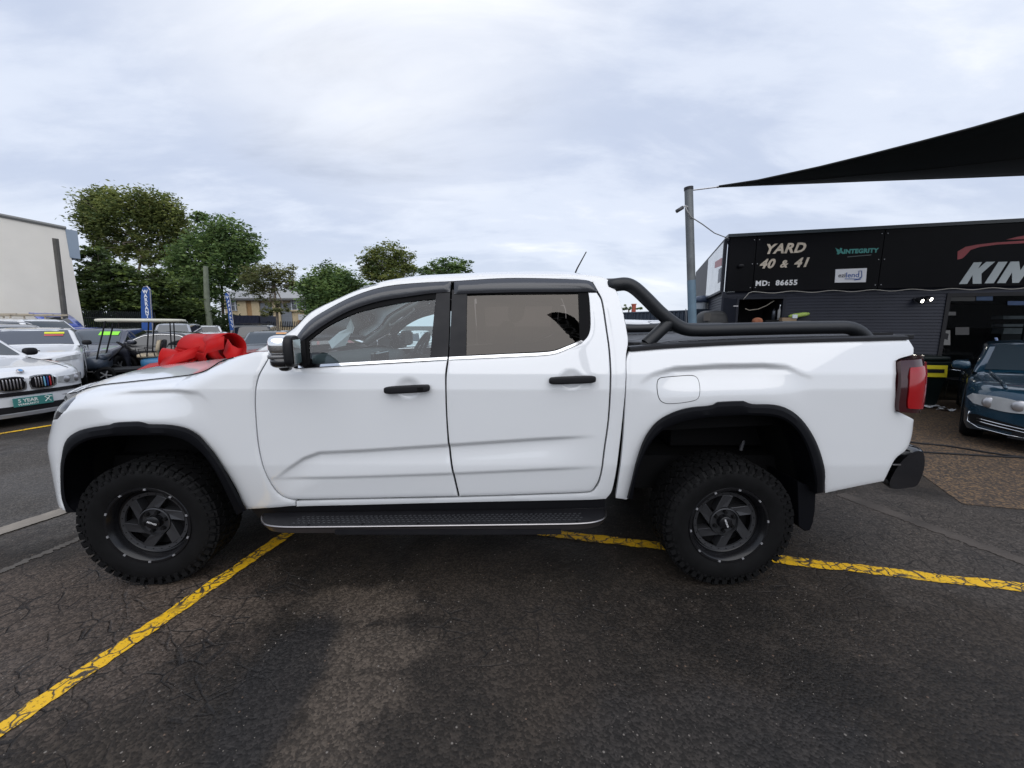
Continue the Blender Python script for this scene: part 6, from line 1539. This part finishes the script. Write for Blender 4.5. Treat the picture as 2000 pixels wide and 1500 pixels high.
def palisade(name, lab, a, b, n, h, m, w=.032):
    f = thing(name, lab, 'fence', (a.x, a.y, GZ(0, a.y))); me = None
    for i in range(n):
        p = a.lerp(b, i / (n - 1)); z = GZ(0, p.y)
        if me is None:
            q = MB(); q.prism([Vector((-w, 0, 0)), Vector((w, 0, 0)), Vector((w, 0, h - .08)), Vector((0, 0, h)), Vector((-w, 0, h - .08))], (0, .015, 0)); me = q.mesh('pale')
            me.materials.append(m)
        o = bpy.data.objects.new('pale', me); COL.objects.link(o); o.parent = f; o.matrix_parent_inverse = ROOT_M[f.name].inverted(); o.location = (p.x, p.y, z + .05)
    for zz_ in (.35, h - .35):
        q = MB(); q.tube([a + ZV * (GZ(0, a.y) + zz_), b + ZV * (GZ(0, b.y) + zz_)], .028, 6); q.build('rail', m, f, world=True)
M_pal = mat('palisade_black', (.012, .016, .018), .5); M_palg = mat('palisade_grey', (.30, .33, .34), .5)
fl0 = at(128, 600, 20.2); fl1 = at(300, 605, 22.5)
palisade('palisade_fence', 'black palisade fence right of the white warehouse', Vector((fl0.x, fl0.y, 0)), Vector((fl1.x, fl1.y, 0)), 44, 2.55, M_pal)
f0 = at(520, 630, 31); f1 = at(640, 630, 31); palisade('palisade_fence', 'black palisade fence in front of the cream building', Vector((f0.x, 31, 0)), Vector((f1.x, 31, 0)), 36, 2.3, M_pal)
# cream industrial unit
CB = thing('industrial_unit', 'cream and tan industrial unit with grey roller doors', 'building', (-25, 46, -.7))
M_cream = mat('cream_render', (.58, .47, .30), .85, var=.08); M_tan = mat('tan_render', (.42, .26, .13), .85, var=.08); M_roll = mat('roller_grey', (.22, .24, .27), .5, var=.06); M_roof = mat('roof_sheet', (.30, .30, .30), .6, var=.08)
Yb = 46
q = MB(); boxpx(q, 446, 584, 625, 668, Yb, 9); q.build('wall', M_cream, CB, world=True)
q = MB(); P = [at(440, 584, Yb - .7), at(640, 584, Yb - .7), at(640, 566, Yb + 6), at(440, 569, Yb + 6)]; q.prism(P, (0, 0, .12)); q.build('roof', M_roof, CB, world=True)
q = MB(); boxpx(q, 440, 583, 640, 586.5, Yb - .75, .1); q.build('gutter', mat('gutter_dark', (.10, .10, .10), .6), CB, world=True)
q = MB(); boxpx(q, 480, 587, 497, 650, Yb - .10, .2); q.build('tan_panel', M_tan, CB, world=True)
for u0, u1 in ((470, 479.5), (497.5, 505), (538, 545)):
    q = MB(); boxpx(q, u0, 586.5, u1, 665, Yb - .25, .4); q.build('column', M_cream, CB, world=True)
for u0, u1, v0, v1 in ((505.5, 537.5, 592, 642), (545.5, 568, 592, 638)):
    q = MB(); boxpx(q, u0, v0, u1, v1, Yb - .08, .2); dr = q.build('roller_door', M_roll, CB, world=True)
    q = MB(); n_ = 12
    for k in range(1, n_): vv = v0 + (v1 - v0) * k / n_; boxpx(q, u0, vv - .18, u1, vv + .18, Yb - .10, .03)
    o = q.build('door_rib', mat('rib_grey', (.17, .185, .21), .5), dr, world=True); o['kind'] = 'stuff'
M_win = mat('window_dark', (.012, .016, .03), .08, coat=.8); M_mull = mat('mullion_white', (.55, .58, .62), .5)
def window(u0, v0, u1, v1, nu, nv):
    q = MB()
    for i in range(nu + 1): uu = u0 + (u1 - u0) * i / nu; boxpx(q, uu - .45, v0 - .5, uu + .45, v1 + .5, Yb - .16, .12)
    for j in range(nv + 1): vv = v0 + (v1 - v0) * j / nv; boxpx(q, u0, vv - .4, u1, vv + .4, Yb - .155, .11)
    fr = q.build('window', M_mull, CB, world=True)
    for i in range(nu):
        for j in range(nv):
            q = MB(); boxpx(q, u0 + (u1 - u0) * i / nu + .4, v0 + (v1 - v0) * j / nv + .4, u0 + (u1 - u0) * (i + 1) / nu - .4, v0 + (v1 - v0) * (j + 1) / nv - .4, Yb - .08, .05); q.build('pane', M_win, fr, world=True)
window(569, 586, 601, 605, 3, 2); window(450, 587, 469, 606.5, 2, 2)
q = MB(); boxpx(q, 567, 605.5, 605, 608, Yb - .3, .3); q.build('sill', M_cream, CB, world=True)
q = MB(); boxpx(q, 583, 614, 598, 625, Yb - .2, .1); q.build('wall_sign', mat('wall_sign_white', (.55, .56, .58), .6), CB, world=True)
q = MB(); boxpx(q, 583, 626, 600, 655, Yb - .06, .1); q.build('tan_panel', M_tan, CB, world=True)
DC = thing('container', 'dark navy container in front of the cream building', 'container', tuple(at(478, 640, 30)))
q = MB(); a, b = at(452, 616, 30), at(505, 616, 30); lo_, hi_ = [], []
for k in range(81): t = k / 80; p = a.lerp(b, t); o_ = .05 if (k // 2) % 2 else 0; lo_.append(Vector((p.x, 30 + o_, -.6))); hi_.append(Vector((p.x, 30 + o_, a.z)))
q.grid([lo_, hi_]); q.build('side_sheet', mat('container_navy', (.018, .022, .045), .5), DC, world=True, recalc=False)
q = MB(); q.box(((a.x + b.x) / 2, 31.3, a.z / 2 - .3), ((b.x - a.x) / 2, 1.15, a.z / 2 + .28)); q.build('body', mat('container_navy', (.018, .022, .045), .5), DC, world=True)
q = MB(); q.tube([Vector((at(403, 575, 29).x, 29, -.5)), at(404.5, 590, 29), at(401.5, 520, 29)], [.20, .19, .15], 10); tag(q.build('power_pole', mat('pole_wood', (.16, .18, .13), .85, var=.2)), 'green tinged timber power pole in front of the dark trees', 'power pole')
# feather flags
def flag(lab, edge, Y, pole_px, letters, tilt):
    base = gfar(pole_px[0][0], 700); f = thing('feather_flag', lab, 'flag', (at(pole_px[0][0], 690, Y).x, Y, GZ(0, Y)), group='blue warranty feather flags')
    P = [at(u, v, Y) for u, v in edge]
    q = MB(); q.prism(P, (0.01, .025, 0)); fb = q.build('banner', mat('flag_blue', (.012, .065, .26), .6, var=.12, vscale=2), f, world=True)
    q = MB(); q.tube([Vector((at(pole_px[0][0], 690, Y).x, Y, GZ(0, Y)))] + [at(u, v, Y) for u, v in pole_px], .018, 6); q.build('pole', M_steel, f, world=True)
    lm = mat('flag_white', (.72, .74, .78), .6)
    for ch_, u, v, h, dx in letters:
        c = at(u, v, Y - .012); put_text(ch_, pxw(Y, h) / .70 * .98, lm, fb, frame_m(c, dx, (-.10, 0, 1)), bold=.006)
E1 = [(277, 645), (276, 620), (275, 590), (275.5, 570), (279, 561), (285, 559), (291, 561), (293.5, 568), (294.5, 590), (297, 620), (299, 645)]
flag('blue feather flag reading WARRANTY behind the golf cart roof', E1, 14.6, [(298, 640), (295, 600), (293, 566), (287, 559), (280, 561)],
     [(c_, 283.5 + k * .75, 570 + k * 8.0, 6.6, (1, 0, 0)) for k, c_ in enumerate('WARRANTY')], 0)
E2 = [(449, 645), (445, 610), (440.5, 580), (439, 574), (443, 571), (447, 573), (450.5, 590), (454, 620), (457, 645)]
flag('narrow blue feather flag turned nearly edge-on beside the tree trunk', E2, 18.5, [(457, 640), (453, 610), (448, 576), (443, 571)],
     [(c_, 446 + k * 1.15, 581 + k * 8.0, 5.5, (.5, .85, 0)) for k, c_ in enumerate('WARRANTY')], 0)

# ------------------------------------------------------------------ trees
def leaf_mat(name, col):
    m = bpy.data.materials.new(name); m.use_nodes = True; t = m.node_tree; b = t.nodes['Principled BSDF']; n = t.nodes.new; l = t.links.new
    b.inputs['Roughness'].default_value = .55; b.inputs['Specular IOR Level'].default_value = .3
    x = n('ShaderNodeTexNoise'); x.inputs['Scale'].default_value = .55; x.inputs['Detail'].default_value = 4; g_ = n('ShaderNodeNewGeometry'); l(g_.outputs['Position'], x.inputs['Vector'])
    r = n('ShaderNodeMapRange'); l(x.outputs['Fac'], r.inputs[0]); r.inputs[1].default_value = .3; r.inputs[2].default_value = .7; r.inputs[3].default_value = .65; r.inputs[4].default_value = 1.4
    h = n('ShaderNodeHueSaturation'); h.inputs['Color'].default_value = (*col, 1); l(r.outputs[0], h.inputs['Value']); l(h.outputs[0], b.inputs['Base Color'])
    tr_ = n('ShaderNodeBsdfTranslucent'); l(h.outputs[0], tr_.inputs[0]); mx = n('ShaderNodeMixShader'); mx.inputs[0].default_value = .45
    o = t.nodes['Material Output']; l(b.outputs[0], mx.inputs[1]); l(tr_.outputs[0], mx.inputs[2]); l(mx.outputs[0], o.inputs[0]); return m
M_bark = mat('bark_grey', (.16, .13, .10), .9, var=.3, vscale=3); M_barkd = mat('bark_dark', (.075, .058, .045), .9, var=.3, vscale=3)
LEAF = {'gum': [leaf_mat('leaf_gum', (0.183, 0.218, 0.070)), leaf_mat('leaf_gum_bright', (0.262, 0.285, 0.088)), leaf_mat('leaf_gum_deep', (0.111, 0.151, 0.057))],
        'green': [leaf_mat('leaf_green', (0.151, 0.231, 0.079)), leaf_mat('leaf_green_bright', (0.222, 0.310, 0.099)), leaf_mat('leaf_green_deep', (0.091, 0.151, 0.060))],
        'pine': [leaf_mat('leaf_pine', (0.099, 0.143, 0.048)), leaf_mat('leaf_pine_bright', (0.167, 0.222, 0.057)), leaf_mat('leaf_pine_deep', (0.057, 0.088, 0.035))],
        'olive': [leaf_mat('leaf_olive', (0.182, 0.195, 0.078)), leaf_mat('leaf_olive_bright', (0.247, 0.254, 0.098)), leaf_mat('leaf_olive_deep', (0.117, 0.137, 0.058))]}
def tree(name, lab, Y, crowns, trunk, kind, leaf, dens, seed, flat=.75, bark=None, limbs=True, clump=.16, cover=60):
    rg = np.random.default_rng(seed)
    tp = [at(u, v, Y) for u, v in trunk]; root = Vector((tp[0].x, Y, GZ(0, Y)))
    t = thing(name, lab, 'tree', tuple(root), group='trees behind the yard')
    k = Y / FPX; V = []; F = []; MI = []
    q = MB(); r0 = max(.10, .0042 * Y * (1 if limbs else .8))
    full = [root] + tp[1:] if tp[0].z < root.z + .3 else [root] + tp
    q.tube(full, [r0 * (1 - .55 * i / (len(full) - 1)) for i in range(len(full))], 8)
    top = full[-1]
    for (u, v, ru, rv) in crowns:
        c = at(u, v, Y); c.y += rg.uniform(-.2, .2) * ru * k; a, b = ru * k, rv * k
        if limbs:
            s = full[-1] if rg.random() < .6 else full[-2].lerp(full[-1], rg.random())
            e = c + Vector((0, 0, b * .15)); md = s.lerp(e, .5) + Vector((rg.normal() * .1 * a, rg.normal() * .1 * a, -.12 * b))
            q.tube([s, md, e], [r0 * .42, r0 * .28, r0 * .10], 6)
            for _ in range(5):
                d = rg.normal(size=3); d /= np.linalg.norm(d); e2 = c + Vector((d[0] * a * .75, d[1] * a * .75, abs(d[2]) * b * .75))
                q.tube([md.lerp(e, .4), md.lerp(e2, .55) + Vector((0, 0, -.05 * b)), e2], [r0 * .20, r0 * .12, r0 * .04], 5)
        n = max(6, int(cover * dens * (ru * rv) / 1200.0))
        for j in range(n):
            d = rg.normal(size=3); d /= np.linalg.norm(d); rr = rg.random() ** .38
            cl_ = np.array([c.x + d[0] * a * rr, c.y + d[1] * a * rr * .45, c.z + d[2] * b * rr])
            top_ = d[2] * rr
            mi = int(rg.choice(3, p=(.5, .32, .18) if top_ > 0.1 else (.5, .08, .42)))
            sg = clump * min(a, b) * rg.uniform(.7, 1.4); m_ = int(rg.integers(16, 30))
            P = cl_ + rg.normal(size=(m_, 3)) * np.array([sg * 1.25, sg * 1.25, sg * flat])
            U = rg.normal(size=(m_, 3)); U[:, 2] *= .35; U /= np.linalg.norm(U, axis=1, keepdims=True)
            W2 = np.cross(U, rg.normal(size=(m_, 3))); W2[:, 2] *= .45; W2 /= np.linalg.norm(W2, axis=1, keepdims=True)
            s_ = leaf * rg.uniform(.6, 1.35, size=(m_, 1))
            for p, uu, ww, ss in zip(P, U, W2, s_):
                i0 = len(V); ss = float(ss); V += [tuple(p - uu * ss), tuple(p + ww * ss * .45), tuple(p + uu * ss), tuple(p - ww * ss * .45)]; F.append((i0, i0 + 1, i0 + 2, i0 + 3)); MI.append(mi)
    q.build('trunk', bark or M_bark, t, world=True, smooth=True)
    me = bpy.data.meshes.new('crown'); me.from_pydata(V, [], F); o = mobj('crown', me, LEAF[kind], t, True)
    me.polygons.foreach_set('material_index', MI); me.update()
tree('gum_tree', 'tallest gum tree with spreading grey limbs, rising behind the dark trees at left', 40,
     [(205, 420, 46, 40), (200, 392, 30, 22), (255, 408, 50, 36), (300, 408, 42, 36), (325, 425, 36, 40), (352, 452, 28, 30), (178, 448, 22, 22), (230, 455, 40, 18), (300, 455, 44, 22), (180, 425, 24, 30), (260, 480, 34, 14), (335, 480, 30, 26), (235, 492, 46, 16), (305, 502, 42, 18), (205, 478, 28, 18)],
     [(262, 640), (264, 560), (275, 510), (280, 470)], 'gum', .17, 1.0, 11, cover=100)
tree('leafy_tree', 'tall green broadleaf tree right of the tallest gum', 33,
     [(432, 455, 38.9, 34.6), (400, 470, 38.9, 32.4), (468, 478, 38.9, 36.7), (392, 425, 16.2, 15.1), (380, 505, 43.2, 36.7), (440, 505, 51.8, 36.7), (482, 505, 28.1, 25.9), (365, 545, 43.2, 41.0), (420, 545, 45.4, 32.4), (470, 540, 38.9, 25.9), (345, 520, 23.8, 28.1), (400, 585, 49.7, 25.9)],
     [(437, 640), (434, 575), (430, 510), (428, 470)], 'green', .15, 1.0, 5, cover=92, bark=M_barkd)
tree('dark_pine', 'dark layered pine beside the white warehouse', 27,
     [(185, 500, 34, 18), (200, 525, 50, 18), (180, 548, 38, 20), (235, 535, 46, 16), (250, 560, 50, 18), (190, 578, 44, 24), (240, 590, 48, 24), (170, 600, 26, 26), (155, 560, 14, 26), (270, 585, 34, 24)],
     [(232, 650), (230, 600), (225, 560)], 'pine', .13, 1.15, 8, flat=.5, bark=M_barkd, cover=105)
tree('dark_pine', 'dark spreading tree behind the blue warranty flag', 29,
     [(300, 545, 34, 22), (330, 570, 46, 30), (290, 580, 36, 28), (350, 600, 50, 26), (310, 610, 48, 24), (380, 612, 34, 20), (270, 615, 34, 20), (225, 622, 46, 16)],
     [(318, 650), (318, 610), (320, 570)], 'pine', .14, 1.1, 21, flat=.6, bark=M_barkd, cover=105)
tree('olive_tree', 'small sparse olive green tree in front of the cream building', 30,
     [(520, 538, 41.0, 23.0), (496, 552, 28.2, 20.5), (545, 528, 30.7, 15.4), (560, 550, 20.5, 17.9), (507, 570, 33.3, 16.6), (545, 560, 23.0, 11.5), (572, 560, 12.8, 11.5), (540, 598, 20.5, 11.5), (522, 610, 17.9, 10.2), (556, 605, 12.8, 9.0)],
     [(543, 650), (541, 610), (537, 575), (533, 550)], 'olive', .10, .9, 3, cover=110)
tree('round_tree', 'dense round green tree behind the pickup windscreen', 25,
     [(640, 545, 38.1, 29.1), (612, 562, 29.1, 26.9), (672, 555, 35.8, 29.1), (648, 572, 51.5, 31.4), (694, 575, 24.6, 26.9), (620, 595, 38.1, 26.9), (665, 600, 44.8, 26.9), (640, 612, 44.8, 22.4)],
     [(648, 660), (648, 620), (648, 585)], 'green', .105, 1.25, 9, bark=M_barkd, cover=110)
tree('gum_tree', 'dark gum tree showing above the windscreen pillar', 48,
     [(755, 500, 41.4, 25.3), (730, 510, 27.6, 23.0), (785, 512, 29.9, 23.0), (750, 528, 46.0, 20.7), (795, 530, 20.7, 18.4), (725, 535, 23.0, 16.1), (760, 548, 46.0, 13.8)],
     [(756, 650), (756, 570), (756, 535)], 'gum', .19, 1.0, 14, cover=95, bark=M_barkd)
tree('leafy_tree', 'low green tree showing above the front of the cab roof', 42,
     [(872, 518, 35.8, 15.7), (845, 526, 24.6, 12.3), (900, 522, 24.6, 14.6), (868, 534, 51.5, 13.4), (830, 535, 15.7, 10.1), (880, 556, 56.0, 20.2)],
     [(872, 650), (872, 570), (872, 540)], 'green', .155, 1.1, 17, cover=100)
tree('shrub_tree', 'low green tree line showing over the blue fence at the cab corner', 44,
     [(1225, 600, 14, 5), (1245, 602, 12, 4), (1215, 604, 12, 5)], [(1228, 640), (1228, 610), (1228, 604)], 'green', .14, 1.0, 19, cover=120, limbs=False)
# low dark scrub that closes the gap under the trees
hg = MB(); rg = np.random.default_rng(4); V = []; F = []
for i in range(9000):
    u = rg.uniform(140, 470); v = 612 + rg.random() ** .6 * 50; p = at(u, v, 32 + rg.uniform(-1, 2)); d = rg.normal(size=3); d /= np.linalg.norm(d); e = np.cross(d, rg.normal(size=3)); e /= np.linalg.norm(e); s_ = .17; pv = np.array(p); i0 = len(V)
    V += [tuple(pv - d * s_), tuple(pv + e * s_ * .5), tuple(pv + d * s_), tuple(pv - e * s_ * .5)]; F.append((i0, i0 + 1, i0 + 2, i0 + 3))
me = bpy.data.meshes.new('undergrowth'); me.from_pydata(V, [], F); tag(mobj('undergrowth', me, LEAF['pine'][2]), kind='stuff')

# ------------------------------------------------------------------ gift bow on the bonnet
def bow():
    Yb_ = 2.86; c0 = at(392, 690, Yb_)
    M_bow = mat('bow_red', (.42, .004, .004), .5, spec=.2)
    Bw = thing('gift_bow', 'large shiny red gift bow lying on the white bonnet', 'gift bow', tuple(at(395, 705, Yb_ * 1.17)))
    BK = 1.17
    def ribbon(path, wdir, w_, name='loop'):
        wdir = Vector(wdir).normalized() * w_
        P = [Vector(p) for p in path]; q = MB(); q.grid([[p - wdir * .5 for p in P], [p for p in P], [p + wdir * .5 for p in P]])
        o = q.build(name, M_bow, Bw, world=True, smooth=True, recalc=False); m_ = o.modifiers.new('thickness', 'SOLIDIFY'); m_.thickness = .004; return o
    def ring(u, v, r_, ax, w_, Y, a0=0, a1=2 * math.pi, sx=1.0, sz_=1.0, n=36):
        c = at(u, v, Y * BK); r_ *= BK; w_ *= BK; ax = Vector(ax).normalized(); e1 = ax.cross(ZV).normalized(); e2 = e1.cross(ax)
        ribbon([c + e1 * r_ * sx * math.cos(t) + e2 * r_ * sz_ * math.sin(t) for t in np.linspace(a0, a1, n)], ax, w_)
    ring(437, 678, .096, (.90, -.42, .03), .20, 2.80)                            # open loop on the right
    ring(403, 683, .096, (1.0, -.12, -.16), .22, 2.84, sx=1.25)                   # broad rolled loop, middle
    ring(352, 702, .062, (-.86, -.48, .20), .20, 2.76, sx=1.3)                   # loop opening to the left
    ring(410, 673, .078, (.96, .22, -.05), .20, 3.04, sx=1.3)                      # rear loops
    ring(378, 694, .066, (.85, -.30, -.45), .15, 2.80, sx=1.2)
    ring(452, 688, .066, (.80, -.30, -.5), .14, 2.92)
    def strip(pts_, w_, wd, name='tail'): ribbon([at(a, b, y * BK) for a, b, y in pts_], wd, w_ * BK, name)
    strip([(398, 690, 2.60), (404, 677, 2.60), (420, 673, 2.58), (437, 669, 2.57)], .085, (.10, .05, 1))
    strip([(440, 676, 2.62), (448, 688, 2.60), (460, 694, 2.60), (470, 694, 2.62)], .10, (.3, .2, 1))
    strip([(312, 713, 2.62), (335, 703, 2.60), (360, 694, 2.62), (385, 687, 2.66)], .09, (.2, .5, .9))
    strip([(280, 716, 2.75), (310, 712, 2.72), (345, 709, 2.72), (380, 704, 2.72)], .10, (.1, .9, .35))
    strip([(455, 700, 2.75), (470, 697, 2.75), (480, 695, 2.8)], .12, (.1, .9, .4))
    q = MB(); q.rbox(at(392, 690, 2.80 * BK), (.05, .05, .045), 2.5, 10); q.build('knot', M_bow, Bw, world=True, smooth=True)
bow()
# sheets standing inside the windscreen
M_sheet = mat('sheet_paper', (.70, .76, .80), .8)
def sheet(P, lab):
    V = [at(*p) for p in P]; q = MB(); q.add(V + [v + Vector((.0, .002, 0)) for v in V], [tuple(range(len(V))), tuple(range(len(V), 2 * len(V)))[::-1]] + [(i, (i + 1) % len(V), len(V) + (i + 1) % len(V), len(V) + i) for i in range(len(V))]); tag(q.build('paper_sheet', M_sheet), lab, 'paper')
sheet([(641, 667, 2.55), (663, 648, 2.6), (682, 640, 2.62), (687, 648, 2.62), (675, 675, 2.58), (648, 681, 2.52)], 'white information sheet leaning on the dashboard inside the pickup')
sheet([(676, 640, 2.68), (685, 622, 2.7), (692, 640, 2.7), (688, 652, 2.68)], 'smaller white sheet behind the leaning one inside the pickup')
# feather flag standing behind the photographer, mirrored in the rear door glass
def rear_flag():
    def refl(u, v, Yp):
        p = hit(u, v, .016); d = ray(u, v).normalized(); h = .01
        gx = (S(p.x + h, p.z) - S(p.x - h, p.z)) / (2 * h); gz = (S(p.x, p.z + h) - S(p.x, p.z - h)) / (2 * h)
        n_ = Vector((gx, -1, gz)).normalized(); r = d - 2 * d.dot(n_) * n_; t = (Yp - p.y) / r.y
        return p + r * t
    px_ = [(1069, 615), (1078, 611), (1090, 610), (1106, 613), (1120, 620), (1130, 631), (1134, 645), (1135, 662)]
    lo_ = [(1124, 668), (1112, 655), (1098, 641), (1084, 627)]
    Yp = -1.1
    up_ = [refl(u, v, Yp) for u, v in px_]; dn = [refl(u, v, Yp) for u, v in lo_]
    edge = up_[-1]; foot = Vector((edge.x + .05, Yp, 0)); inn = dn[0]
    f = thing('feather_flag', 'black feather flag with pale lettering behind the photographer, mirrored in the rear door glass', 'flag', tuple(foot))
    P = up_ + [Vector((edge.x + .04, Yp, 1.1)), Vector((inn.x + .02, Yp, 1.1))] + dn
    q = MB(); q.prism(P, (0, -.006, 0)); b = q.build('banner', mat('flag_black', (.006, .006, .007), .7, spec=.1), f, world=True)
    q = MB(); q.tube([foot] + [Vector((edge.x + .045, Yp, 1.1))] + up_[::-1], .014, 6); q.build('pole', M_bar, f, world=True)
    c0, c1 = refl(1093, 622, Yp), refl(1129, 662, Yp); d = (c1 - c0)
    for k, ch_ in enumerate('MOTORS'):
        c = c0 + d * ((k + .4) / 6) + Vector((0, .008, 0)); put_text(ch_, .30, mat('flag_pale', (.20, .20, .20), .6), b, frame_m(c, (-abs(d.x), 0, abs(d.z)) if False else (d.x, 0, d.z), (-d.z, 0, d.x) if d.x < 0 else (d.z, 0, -d.x)), bold=.004)
rear_flag()
